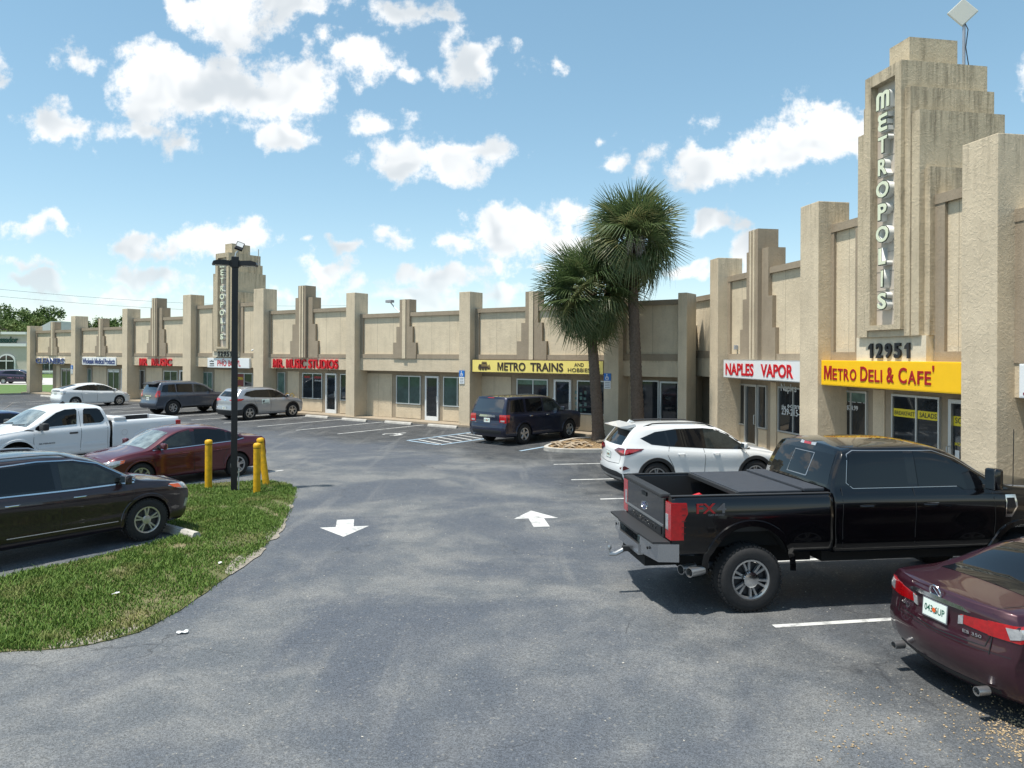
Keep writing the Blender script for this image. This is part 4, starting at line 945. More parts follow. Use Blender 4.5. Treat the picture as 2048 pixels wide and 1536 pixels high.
def loft_body(P):
    """body shell from its profiles: returns (vertices, faces)"""
    top, belt, plan, crown = pchip(P['top']), pchip(P['belt']), pchip(P['plan']), pchip(P['crown'])
    xr, xf = pchip(P['rear']), pchip(P['front']); zr = P['zr']; b = P.get('bulge', .07); tt = math.tan(R(P['tumble'])); side = P.get('side', SIDE)
    rocker = pchip(P['rocker']) if 'rocker' in P else (lambda x: zr)
    n = P.get('n', 60)
    S = sorted(set([0, .004, .012, .025, .045, .955, .975, .988, .996, 1] + [round(i / n, 4) for i in range(2, n - 1)]))
    X = lambda s, z: (xr(z) + b) * (1 - s) + (xf(z) - b) * s
    rings = []
    for s in S:
        zt = 1.2
        for _ in range(25): zt = .5 * zt + .5 * top(X(s, zt))
        zb = .9
        for _ in range(12): zb = .5 * zb + .5 * belt(X(s, zb))
        cr = crown(X(s, zt)); ze = zt - cr; zb = min(zb, ze - .012)
        ring = []
        z0 = rocker(X(s, zr)); w = plan(X(s, z0)); ring += [(0, z0), (w - .22, z0)]
        for f, ins in side:
            z = z0 + (zb - z0) * f; ring.append((plan(X(s, z)) - ins, z))
        yb = ring[-1][0]; rr = min(P.get('rr', .09), (ze - zb) * .45)
        ye = yb - (ze - rr - zb) * tt
        for f in (.2, .4, .6, .8, 1): ring.append((yb + (ye - yb) * f, zb + (ze - rr - zb) * f))
        for k in (1, 2, 3):
            q = k / 3; p0, p1, p2 = (ye, ze - rr), (ye - rr * .25, ze - rr * .05), (ye - rr * 1.1, ze + cr * .12)
            ring.append(tuple((1 - q) ** 2 * p0[i] + 2 * q * (1 - q) * p1[i] + q * q * p2[i] for i in (0, 1)))
        y0, zz0 = ring[-1]
        for f in (.8, .6, .4, .2, 0): ring.append((y0 * f, zz0 + (zt - zz0) * (1 - f * f)))
        rings.append([(X(s, z), y, z) for y, z in ring])
    V = []; F = []; m = len(rings[0])
    for sg in (1, -1):
        for r_ in rings: V += [(x, y * sg, z) for x, y, z in r_]
    ns = len(rings)
    for g in (0, 1):
        o = g * ns * m
        for i in range(ns - 1):
            for j in range(m - 1):
                q = (o + i * m + j, o + (i + 1) * m + j, o + (i + 1) * m + j + 1, o + i * m + j + 1); F.append(q)
    K = 10
    for ri, sg, fx in ((0, -1, b), (ns - 1, 1, b)):
        o = len(V); ring = rings[ri]
        for (x, y, z) in ring:
            for k in range(K + 1):
                f = 1 - 2 * k / K; V.append((x + sg * fx * (1 - f * f), y * f, z))
        for j in range(m - 1):
            for k in range(K): F.append((o + j * (K + 1) + k, o + j * (K + 1) + k + 1, o + (j + 1) * (K + 1) + k + 1, o + (j + 1) * (K + 1) + k))
    return V, F
def clean_mesh(V, F, name='m'):
    me = bpy.data.meshes.new(name); me.from_pydata(V, [], F); bm = bmesh.new(); bm.from_mesh(me)
    bmesh.ops.remove_doubles(bm, verts=bm.verts, dist=2e-4); bmesh.ops.dissolve_degenerate(bm, edges=bm.edges, dist=1e-5); bmesh.ops.recalc_face_normals(bm, faces=bm.faces)
    if bm.calc_volume(signed=True) < 0: bmesh.ops.reverse_faces(bm, faces=bm.faces)
    for f in bm.faces: f.smooth = True
    bm.to_mesh(me); bm.free(); return me
def cut_arches(me, arches, halfw, depth, m_paint, m_dark):
    """subtract wheel wells; keeps the smooth shading of the uncut shell"""
    src = me.copy(); src.calc_loop_triangles()
    vn = [v.normal.copy() for v in src.vertices]; vc = [v.co.copy() for v in src.vertices]; tris = [tuple(t.vertices) for t in src.loop_triangles]
    bvh = BVHTree.FromPolygons(vc, tris)
    cb = MB()
    for (x, z, r_) in arches:
        for sg in (1, -1):
            y0, y1 = sorted((sg * (halfw - depth), sg * (halfw + .3)))
            n = 40; pts = []
            for k in range(n): a = 2 * math.pi * k / n; pts.append((x + r_ * math.cos(a), z + r_ * math.sin(a)))
            cb.prism(pts, y0, y1)
    cme = cb.mesh('cutter'); co = link('cutter', cme); o = link('tmp', me)
    md = o.modifiers.new('b', 'BOOLEAN'); md.operation = 'DIFFERENCE'; md.object = co; md.solver = 'EXACT'
    dg = bpy.context.evaluated_depsgraph_get(); out = bpy.data.meshes.new_from_object(o.evaluated_get(dg))
    bpy.data.objects.remove(o); bpy.data.objects.remove(co)
    out.materials.clear(); out.materials.append(m_paint); out.materials.append(m_dark)
    nor = [None] * len(out.loops); cache = {}
    for p in out.polygons:
        loc, nn, fi, d = bvh.find_nearest(p.center); on = d is not None and d < .012 and abs(p.normal.dot(nn)) > .6
        p.material_index = 0 if on else 1; p.use_smooth = True
        for li in p.loop_indices:
            if not on: nor[li] = p.normal[:]; continue
            vi = out.loops[li].vertex_index
            if vi not in cache:
                loc, nn, fi, d = bvh.find_nearest(out.vertices[vi].co); a, b_, c = tris[fi]
                q = barycentric_transform(loc, vc[a], vc[b_], vc[c], vn[a], vn[b_], vn[c])
                cache[vi] = q.normalized()[:] if q.length > 1e-6 else nn[:]
            nor[li] = cache[vi]
    out.normals_split_custom_set(nor); bpy.data.meshes.remove(src)
    return out, bvh
def patch(bvh, pts, outward, off=.004, cell=.07, skirt=.006, grow=0):
    """a panel cut to an outline and laid on the body: pts are 3D points near the surface"""
    o = Vector(outward).normalized(); up = Vector((0, 0, 1)) if abs(o.z) < .95 else Vector((1, 0, 0))
    e1 = up.cross(o).normalized(); e2 = o.cross(e1)
    P2 = [(Vector(p).dot(e1), Vector(p).dot(e2)) for p in pts]
    bm = bmesh.new(); vs_ = [bm.verts.new((a, b, 0)) for a, b in P2]; bm.faces.new(vs_)
    for ax in (0, 1):
        lo, hi = min(p[ax] for p in P2), max(p[ax] for p in P2); k = max(1, int((hi - lo) / cell))
        for i in range(1, k):
            c = lo + (hi - lo) * i / k; co = (c, 0, 0) if ax == 0 else (0, c, 0); no = (1, 0, 0) if ax == 0 else (0, 1, 0)
            bmesh.ops.bisect_plane(bm, geom=list(bm.verts) + list(bm.edges) + list(bm.faces), plane_co=co, plane_no=no, dist=1e-5)
    bad = []; nrm = {}
    for v in bm.verts:
        h = bvh.ray_cast(e1 * v.co.x + e2 * v.co.y + o * 8, -o)
        if h[0] is None: bad.append(v); continue
        n = h[1] if h[1].dot(o) > 0 else -h[1]
        v.co = h[0] + n * off; nrm[v] = n
    if bad: bmesh.ops.delete(bm, geom=bad, context='VERTS')
    if skirt:
        be = [e for e in bm.edges if len(e.link_faces) == 1]
        r_ = bmesh.ops.extrude_edge_only(bm, edges=be); nv = [g for g in r_['geom'] if isinstance(g, bmesh.types.BMVert)]
        for v in nv:
            src = min((w for w in (e.other_vert(v) for e in v.link_edges) if w in nrm), key=lambda w: (w.co - v.co).length, default=None)
            if src: v.co = src.co - nrm[src] * (off + skirt)
    bmesh.ops.recalc_face_normals(bm, faces=bm.faces)
    c = Vector((0, 0, 0)); 
    for f in bm.faces: f.smooth = True
    me = bpy.data.meshes.new('patch'); bm.to_mesh(me); bm.free()
    # outward facing
    if sum(p.normal.dot(o) * p.area for p in me.polygons) < 0: me.flip_normals()
    if len(me.polygons): me.set_sharp_from_angle(angle=R(40))
    return me
def strip_patch(bvh, line, outward, w=.012, off=.002, cell=.08):
    """thin line (shut line, moulding) laid on the body"""
    o = Vector(outward).normalized(); L = [Vector(p) for p in line]; pts = []
    for a, b in zip(L, L[1:]):
        k = max(1, int((b - a).length / cell)); pts += [a + (b - a) * i / k for i in range(k)]
    pts.append(L[-1]); mb = MB(); v = []
    for i, p in enumerate(pts):
        t = (pts[min(i + 1, len(pts) - 1)] - pts[max(i - 1, 0)]).normalized(); n = o.cross(t).normalized() * w / 2; row = []
        for q in (p - n, p + n):
            h = bvh.ray_cast(q + o * 3, -o)
            if h[0] is None: h = (q, o)
            nn = h[1] if h[1].dot(o) > 0 else -h[1]; row.append(h[0] + nn * off)
        v += row
    mb.add(v, [(2 * i, 2 * i + 1, 2 * i + 3, 2 * i + 2) for i in range(len(pts) - 1)], True)
    me = mb.mesh('line'); 
    return me
M_TYRE = mat('tyre_rubber', (.018, .018, .019), .85, var=.25, vscale=20, bump=.003, bscale=60)
M_RIM = mat('alloy_silver', (.52, .53, .54), .28, .85); M_RIMD = mat('alloy_dark', (.05, .05, .055), .5, .4)
M_PLASTIC = mat('dark_trim_plastic', (.022, .023, .025), .55); M_WELL = mat('wheel_well', (.008, .008, .008), .9)
M_CHROME = mat('chrome', (.72, .74, .76), .12, 1.0); M_SATIN = mat('satin_metal', (.45, .46, .47), .35, .9)
M_CGLASS = mat('car_glass_tint', (.005, .006, .008), .015, 0, .5); M_CGLASS2 = mat('car_glass_clear', (.022, .028, .028), .015, 0, .5, var=.6, vscale=3)
M_TAIL = mat('lamp_red', srgb(172, 6, 14), .12, 0, .6, coat=1, var=.25, vscale=22); M_TAILD = mat('lamp_dark_red', srgb(92, 8, 14), .12, 0, .6, coat=1, var=.25, vscale=25)
M_LAMPC = mat('lamp_clear', (.46, .47, .48), .1, .35, .6, coat=1, var=.3, vscale=20); M_AMBER = mat('lamp_amber', srgb(226, 92, 10), .15, 0, .6, coat=1)
M_GLOSSBLK = mat('gloss_black', (.006, .006, .007), .12, 0, .5, coat=.5); M_PLATE = mat('plate_white', srgb(222, 232, 224), .4)
M_PLATEG = mat('plate_green', srgb(20, 90, 70), .5)
def paint(name, col, metal=.25, rough=.38): return mat(name, col, rough, metal, .5, coat=1.0, coat_rough=.025)
WHEELS = {}
def wheel_meshes(r_, w, rim, spokes, style, rm):
    key = (r_, w, rim, spokes, style, rm.name)
    if key in WHEELS: return WHEELS[key]
    t = MB(); h = w / 2
    t.lathe([(rim, -h * .80), (rim + .015, -h * .95), (rim + (r_ - rim) * .5, -h), (r_ - .035, -h * .93), (r_ - .008, -h * .74), (r_, -h * .5), (r_, h * .5), (r_ - .008, h * .74), (r_ - .035, h * .93), (rim + (r_ - rim) * .5, h), (rim + .015, h * .95), (rim, h * .80), (rim - .02, 0)], 40, 'y', closed=True)
    n = 44
    for k in range(n):       # tread blocks
        a = 2 * math.pi * k / n; c, s_ = math.cos(a), math.sin(a)
        for y0, y1 in ((-h * .86, -h * .34), (h * .34, h * .86)):
            q = []
            for da in (-.045, .045):
                for rr in (r_ - .02, r_ + .006):
                    q.append((math.cos(a + da) * rr, math.sin(a + da) * rr))
            v = [(q[i][0], y, q[i][1]) for y in (y0, y1) for i in (0, 1, 3, 2)]
            t.add(v, [(0, 1, 2, 3), (4, 7, 6, 5), (0, 4, 5, 1), (1, 5, 6, 2), (2, 6, 7, 3), (3, 7, 4, 0)])
    tyre = t.mesh('tyre', M_TYRE)
    b = MB(); b.lathe([(rim - .035, h * .25), (.10, h * .22), (.001, h * .22)], 28, 'y'); b.lathe([(rim - .03, h * .25), (rim - .012, h * .72)], 32, 'y')
    disc = b.mesh('brake_disc', M_RIMD)
    s = MB(); s.lathe([(rim + .012, h * .84), (rim + .004, h * .9), (rim - .018, h * .86), (rim - .026, h * .68)], 40, 'y')
    s.lathe([(.085, h * .50), (.078, h * .66), (.06, h * .70), (.001, h * .70)], 20, 'y')
    for k in range(spokes):
        a = 2 * math.pi * k / spokes + .3
        arms = [0] if style == 'single' else ([-.14, .14] if style == 'twin' else [0])
        for da in arms:
            w0, w1 = (.040, .030) if style == 'single' else (.017, .021)
            if style == 'fat': w0, w1 = .045, .05
            r0, r1 = .055, rim - .012; a0, a1 = a + da * (.9 if style == 'twin' else 0), a + da * (1.25 if style == 'twin' else 0)
            pts = []
            for rr, aa, ww, yy in ((r0, a0, w0, h * .66), ((r0 + r1) / 2, (a0 + a1) / 2, (w0 + w1) / 2 * .92, h * .72), (r1, a1, w1, h * .74)):
                c = (math.cos(aa), math.sin(aa)); nn = (-c[1], c[0])
                for sg, dy in ((-1, -.012), (-.72, 0), (.72, 0), (1, -.012)): pts.append((c[0] * rr + nn[0] * ww * sg, yy + dy, c[1] * rr + nn[1] * ww * sg))
                for sg in (1, -1): pts.append((c[0] * rr + nn[0] * ww * sg, yy - .045, c[1] * rr + nn[1] * ww * sg))
            m6 = 6; f = []
            for i in range(2): f += [(i * m6 + j, i * m6 + (j + 1) % m6, (i + 1) * m6 + (j + 1) % m6, (i + 1) * m6 + j) for j in range(m6)]
            s.add(pts, f, False)
    for k in range(5):
        a = 2 * math.pi * k / 5; s.lathe([(.011, h * .64), (.011, h * .72), (.001, h * .725)], 6, 'y', (math.cos(a) * .055, 0, math.sin(a) * .055))
    rimm = s.mesh('rim', rm)
    WHEELS[key] = (tyre, disc, rimm); return WHEELS[key]
class Car:
    def __init__(s, name, label, P, paintm, cat, well=None):
        s.P = P; s.root = thing(name, label, cat); s.paint = paintm
        V, F = loft_body(P); me = clean_mesh(V, F); s.W = max(p[1] for p in P['plan'])
        out, s.bvh = cut_arches(me, [(a[0], a[1], a[2]) for a in P['arch']], s.W, P.get('well', .34), paintm, M_WELL)
        out.name = 'body'; s.body = link('body', out, s.root)
    def put(s, name, me, m, parent=None):
        if len(me.polygons) == 0: return None
        me.materials.clear(); me.materials.append(m); me.name = name; return link(name, me, parent or s.root)
    def side(s, name, xz, m, off=.004, both=True, cell=.08, skirt=.006, only=None):
        res = []
        for sg in ((1, -1) if both else (only,)):
            res.append(s.put(name, patch(s.bvh, [(x, sg * s.W, z) for x, z in xz], (0, sg, 0), off, cell, skirt), m))
        return res
    def rear(s, name, yz, m, off=.004, cell=.07, skirt=.006): return s.put(name, patch(s.bvh, [(-2.5, y, z) for y, z in yz], (-1, 0, 0), off, cell, skirt), m)
    def front(s, name, yz, m, off=.004, cell=.07): return s.put(name, patch(s.bvh, [(2.5, y, z) for y, z in yz], (1, 0, 0), off, cell), m)
    def top(s, name, xy, m, off=.004, cell=.09): return s.put(name, patch(s.bvh, [(x, y, 1.5) for x, y in xy], (0, 0, 1), off, cell), m)
    def corner(s, name, pts, out, m, off=.006, cell=.05, both=True):
        r_ = []
        for sg in ((1, -1) if both else (1,)): r_.append(s.put(name, patch(s.bvh, [(x, y * sg, z) for x, y, z in pts], (out[0], out[1] * sg, out[2]), off, cell), m))
        return r_
    def line(s, name, xz, m=None, w=.012, off=.002):
        for sg in (1, -1): s.put(name, strip_patch(s.bvh, [(x, sg * s.W, z) for x, z in xz], (0, sg, 0), w, off), m or M_BLACK)
    def rline(s, name, yz, m=None, w=.012, off=.002): s.put(name, strip_patch(s.bvh, [(-2.5, y, z) for y, z in yz], (-1, 0, 0), w, off), m or M_BLACK)
    def wheels(s, r_, w, rim, spokes, style, rm=None, inset=.012):
        ty, di, ri = wheel_meshes(r_, w, rim, spokes, style, rm or M_RIM)
        for a in s.P['arch']:
            for sg in (1, -1):
                mw = Matrix.Translation((a[0], sg * (s.W - inset - w / 2), r_)) @ (Matrix.Identity(4) if sg > 0 else Matrix.Rotation(math.pi, 4, 'Z'))
                wh = link('wheel', ty, s.root, mw); link('brake_disc', di, wh); link('rim', ri, wh)
    def arch_trim(s, m, w=.06, off=.010, a0=-8, a1=188, z0=None):
        for (x, z, r_) in [(a[0], a[1], a[2]) for a in s.P['arch']]:
            for sg in (1, -1):
                n = 26; mb = MB(); v = []
                for i in range(n + 1):
                    a = R(a0 + (a1 - a0) * i / n)
                    for k, (rr, of) in enumerate(((r_ - .004, -.03), (r_ - .004, off), (r_ + w, off), (r_ + w + .01, 0))):
                        px, pz = x + rr * math.cos(a), z + rr * math.sin(a); h = s.bvh.ray_cast(Vector((px, sg * 3, pz)), Vector((0, -sg, 0)))
                        if h[0] is None: v.append((px, sg * (s.W - .05), pz)); continue
                        v.append((px, h[0].y + sg * of, pz))
                f = [(i * 4 + k, i * 4 + k + 1, (i + 1) * 4 + k + 1, (i + 1) * 4 + k) for i in range(n) for k in range(3)]
                mb.add(v, f, True); mb.build('arch_trim', m, s.root)
    def mirror(s, x, z, m, size=(.10, .20, .15), y=None):
        for sg in (1, -1):
            h = s.bvh.ray_cast(Vector((x, sg * 3, z)), Vector((0, -sg, 0))); yy = abs(h[0].y) if h[0] is not None else s.W - .1
            o = MB().bbox(x - size[0] / 2, x + size[0] / 2, sg * (yy + .07) if sg > 0 else -(yy + .07 + size[1]), yy + .07 + size[1] if sg > 0 else -(yy + .07), z + .0, z + size[2], b=.035).build('side_mirror', m, s.root)
            for p in o.data.polygons: p.use_smooth = True
            MB().box(x - .03, x + .03, min(sg * (yy - .02), sg * (yy + .1)), max(sg * (yy - .02), sg * (yy + .1)), z + .01, z + .05).build('mirror_arm', M_PLASTIC, o)
            MB().box(x - size[0] / 2 - .004, x - size[0] / 2 + .004, min(sg * (yy + .09), sg * (yy + .05 + size[1])), max(sg * (yy + .09), sg * (yy + .05 + size[1])), z + .02, z + size[2] - .02).build('mirror_glass', M_CHROME, o)
    def handle(s, xs, z, m, L=.17):
        for x in xs:
            for sg in (1, -1):
                h = s.bvh.ray_cast(Vector((x, sg * 3, z)), Vector((0, -sg, 0)))
                if h[0] is None: continue
                y = h[0].y; mb = MB()
                mb.tube([(x - L / 2, y, z), (x - L / 2 + .03, y + sg * .028, z), (x + L / 2 - .03, y + sg * .028, z), (x + L / 2, y, z)], [.012, .014, .014, .012], 8); mb.build('door_handle', m, s.root)
    def rails(s, x0, x1, y, m, lift=.045):
        for sg in (1, -1):
            pts = []
            for i in range(9):
                x = x0 + (x1 - x0) * i / 8; h = s.bvh.ray_cast(Vector((x, sg * y, 4)), Vector((0, 0, -1))); z = h[0].z if h[0] is not None else 1.6
                pts.append((x, sg * y, z + (lift if 0 < i < 8 else -.01)))
            MB().tube(pts, .018, 8).build('roof_rail', m, s.root)
    def plate(s, z, txt, y=0, w=.30, h=.15, tilt=0, x=None, green=True):
        hh = s.bvh.ray_cast(Vector((-8, y, z)), Vector((1, 0, 0))); xx = hh[0].x if x is None else x
        mw = Matrix.Translation((xx - .012, y, z)) @ Matrix.Rotation(R(tilt), 4, 'Y')
        o = box('licence_plate', M_PLATE, s.root, mw, -.006, .006, -w / 2, w / 2, -h / 2, h / 2)
        box('plate_frame', M_CHROME, s.root, mw, -.003, .009, -w / 2 - .012, w / 2 + .012, -h / 2 - .012, h / 2 + .012)
        me = text_data(txt, w * .86, h * .42, .002, .01); me.name = 'characters'; me.materials.append(M_PLATEG)
        link('characters', me, o, Matrix.Translation((-.0062, w * .43, -h * .2)) @ Matrix.Rotation(R(-90), 4, 'Z'))
        c = MB(); ringp2(c, 0, -.004, 0, .024, 10); c.build('orange_motif', M_AMBER, o, Matrix.Translation((-.0095, 0, 0)))
    def text_rear(s, t, y, z, h, m, w=None):
        hh = s.bvh.ray_cast(Vector((-8, y, z)), Vector((1, 0, 0)))
        if hh[0] is None: return
        me = text_data(t, w, h, .006, .01); me.name = 'badge'; me.materials.append(m)
        n = hh[1] if hh[1].x < 0 else -hh[1]; ang = math.atan2(n.y, -n.x)
        link('badge', me, s.root, Matrix.Translation((hh[0].x - .004, y, z)) @ Matrix.Rotation(R(-90) - ang, 4, 'Z'))
    def text_side(s, t, x, z, h, m, sg, w=None):
        hh = s.bvh.ray_cast(Vector((x, sg * 3, z)), Vector((0, -sg, 0)))
        me = text_data(t, w, h, .005, .01); me.name = 'badge'; me.materials.append(m)
        link('badge', me, s.root, Matrix.Translation((x, hh[0].y + sg * .003, z)) @ Matrix.Rotation(0 if sg < 0 else math.pi, 4, 'Z'))
    def place(s, local, worldp, ang):
        c, q = math.cos(ang), math.sin(ang); lx, ly = local
        s.root.matrix_world = T(worldp[0] - (c * lx - q * ly), worldp[1] - (q * lx + c * ly), 0, ang)
def ringp2(mb, y, x, r0, r1, n):
    v = []; 
    for i in range(n):
        a = 2 * math.pi * i / n
        for rr in (r0 + 1e-4, r1): v.append((x, y + rr * math.cos(a), rr * math.sin(a)))
    mb.add(v, [(2 * i, 2 * i + 1, 2 * ((i + 1) % n) + 1, 2 * ((i + 1) % n)) for i in range(n)])
def quadring(a, b): return a + b[::-1]
def under(car, x0, x1, w, z0, z1):
    MB().box(x0, x1, -w, w, z0, z1).build('underbody', M_WELL, car.root)
# ------------------------------------------------------------------ vehicles
def plan(L, W, rt=.84, ft=.74):
    h = L / 2
    return [(-h, rt * W), (-h + .05, (rt + .06) * W), (-h + .16, (.6 * rt + .4) * W + .02), (-h + .55, .988 * W), (-.4, W), (.7, W), (h - .95, .985 * W), (h - .4, .94 * W), (h - .12, (ft + .11) * W), (h, ft * W)]
def screen(c, name, x0, z0, x1, z1, yb, yt, m, off=.004, par=None):
    n = Vector((-(z1 - z0), 0, (x1 - x0))) ; n = n if n.z > 0 else -n
    q = [(x0, -yb, z0), (x0 + (x1 - x0) * .03, -yb - .01, z0 + (z1 - z0) * .03), (x1, -yt, z1), (x1, yt, z1), (x0 + (x1 - x0) * .03, yb + .01, z0 + (z1 - z0) * .03), (x0, yb, z0)]
    return c.put(name, patch(c.bvh, q, n, off, .1), m)
def ellip(c, name, y, z, ry, rz, m, off=.008, n=20, x=None):
    return c.rear(name, [(y + ry * math.cos(2 * math.pi * k / n), z + rz * math.sin(2 * math.pi * k / n)) for k in range(n)], m, off)
def dlo(c, surround, wins, m=M_CGLASS):
    if surround: c.side('window_surround', surround, M_GLOSSBLK, .003)
    for w in wins:
        if isinstance(w, tuple): c.side('side_window', w[0], w[1], .006)
        else: c.side('side_window', w, m, .006)
def exhaust(c, x, y, z, r_=.04, L=.14, ang=0, m=None):
    b = MB(); b.lathe([(r_, 0), (r_, L), (r_ - .006, L), (r_ - .006, .03), (.001, .03)], 16, 'x')
    for i, v in enumerate(b.v): b.v[i] = (-v[0], v[1], v[2])
    b.build('exhaust_tip', m or M_SATIN, c.root, Matrix.Translation((x, y, z)) @ Matrix.Rotation(ang, 4, 'Z'))

# ---- white crossover in front of the palms
def crossover_white():
    L, W = 4.57, .925
    P = dict(zr=.24, tumble=19, rr=.10, bulge=.09, well=.34, plan=plan(L, W, .86), arch=[(1.36, .36, .415), (-1.30, .36, .415)],
        top=[(-2.2, 1.50), (-1.98, 1.565), (-1.6, 1.635), (-.9, 1.672), (-.2, 1.672), (.3, 1.62), (.55, 1.545), (1.30, 1.10), (1.42, 1.065), (1.95, .955), (2.2, .84)],
        crown=[(-2.2, .05), (-1, .05), (.3, .06), (1.2, .07), (1.6, .05), (2.2, .04)], belt=[(-2.3, 1.17), (-1.2, 1.10), (0, 1.02), (1.3, .975), (2.2, .78)],
        rear=[(.24, -2.16), (.42, -2.26), (.60, -2.285), (.66, -2.27), (.72, -2.235), (1.0, -2.225), (1.12, -2.17), (1.55, -1.86)], front=[(.24, 2.1), (.5, 2.26), (.75, 2.24), (.9, 2.1)])
    c = Car('crossover', 'white crossover with roof rails parked beside the palm island', P, paint('paint_white', (.72, .74, .745), .0, .4), 'car')
    dlo(c, [(-1.70, 1.32), (-1.3, 1.47), (-.75, 1.535), (0, 1.545), (.36, 1.51), (.66, 1.40), (1.24, 1.035), (1.20, 1.01), (.2, 1.04), (-1.0, 1.12), (-1.42, 1.17)],
        [[(-1.62, 1.31), (-1.3, 1.445), (-1.06, 1.48), (-.98, 1.15), (-1.38, 1.19)], [(-1.0, 1.49), (-.7, 1.52), (-.10, 1.525), (-.06, 1.075), (-.92, 1.145)], ([(-.0, 1.525), (.32, 1.49), (.62, 1.385), (1.10, 1.07), (1.02, 1.045), (.02, 1.07)], M_CGLASS2)])
    c.rear('rear_window', [(-.60, 1.14), (.60, 1.14), (.585, 1.34), (.53, 1.49), (-.53, 1.49), (-.585, 1.34)], M_CGLASS, .004)
    screen(c, 'windscreen', 1.25, 1.12, .62, 1.50, .60, .54, M_CGLASS2)
    sp = MB(); sp.prism([(-2.17, 1.585), (-1.75, 1.655), (-1.72, 1.60), (-1.95, 1.545), (-2.12, 1.56)], -.58, .58); sp.build('spoiler', c.paint, c.root)
    c.corner('tail_light', [(-2.22, .36, 1.0), (-2.2, .55, 1.075), (-2.05, .86, 1.085), (-1.66, .91, 1.075), (-1.72, .91, 1.02), (-2.0, .89, .935), (-2.18, .72, .90)], (-.72, .69, 0), M_TAILD)
    c.corner('tail_light_lens', [(-2.2, .60, 1.00), (-2.04, .88, 1.06), (-1.74, .905, 1.06), (-1.9, .9, 1.0), (-2.08, .85, .945)], (-.72, .69, 0), M_TAIL, .011)
    c.arch_trim(M_PLASTIC, .075); c.side('sill_cladding', [(-.93, .24), (.98, .24), (.98, .36), (-.93, .37)], M_PLASTIC, .008)
    c.rear('bumper_cladding', [(-.80, .25), (.80, .25), (.84, .46), (.55, .50), (-.55, .50), (-.84, .46)], M_PLASTIC, .006); c.rear('skid_plate', [(-.7, .30), (.7, .30), (.74, .36), (-.74, .36)], M_SATIN, .012)
    c.corner('bumper_corner', [(-2.2, .7, .27), (-2.2, .7, .46), (-1.74, .92, .50), (-1.74, .92, .27)], (-.6, .8, 0), M_PLASTIC, .007)
    c.corner('reflector', [(-2.2, .72, .60), (-2.1, .84, .66), (-2.02, .88, .60), (-2.12, .82, .55)], (-.75, .66, 0), M_TAILD, .008)
    c.line('shut_line', [(-.05, 1.05), (-.02, .8), (-.05, .30)]); c.line('shut_line', [(-.96, 1.12), (-1.02, .9), (-.86, .62), (-.80, .34)]); c.line('shut_line', [(1.06, 1.0), (1.16, .85), (1.12, .60), (1.02, .33)])
    c.rline('shut_line', [(-.66, 1.05), (-.70, .90), (-.66, .70), (0, .67), (.66, .70), (.70, .90), (.66, 1.05)])
    c.handle((-.66, .28), .93, c.paint); c.mirror(.98, 1.05, c.paint); c.rails(-1.55, .35, .60, M_PLASTIC)
    fin = MB(); fin.prism([(-1.75, 1.64), (-1.55, 1.66), (-1.68, 1.72)], -.03, .03); fin.build('antenna_fin', c.paint, c.root)
    c.plate(.86, '234 XKL'); c.wheels(.362, .225, .235, 5, 'twin'); under(c, -2.0, 2.0, .6, .26, .5)
    c.place((-1.30, -.90), (3.58, 18.45), R(11.5)); return c
crossover_white()

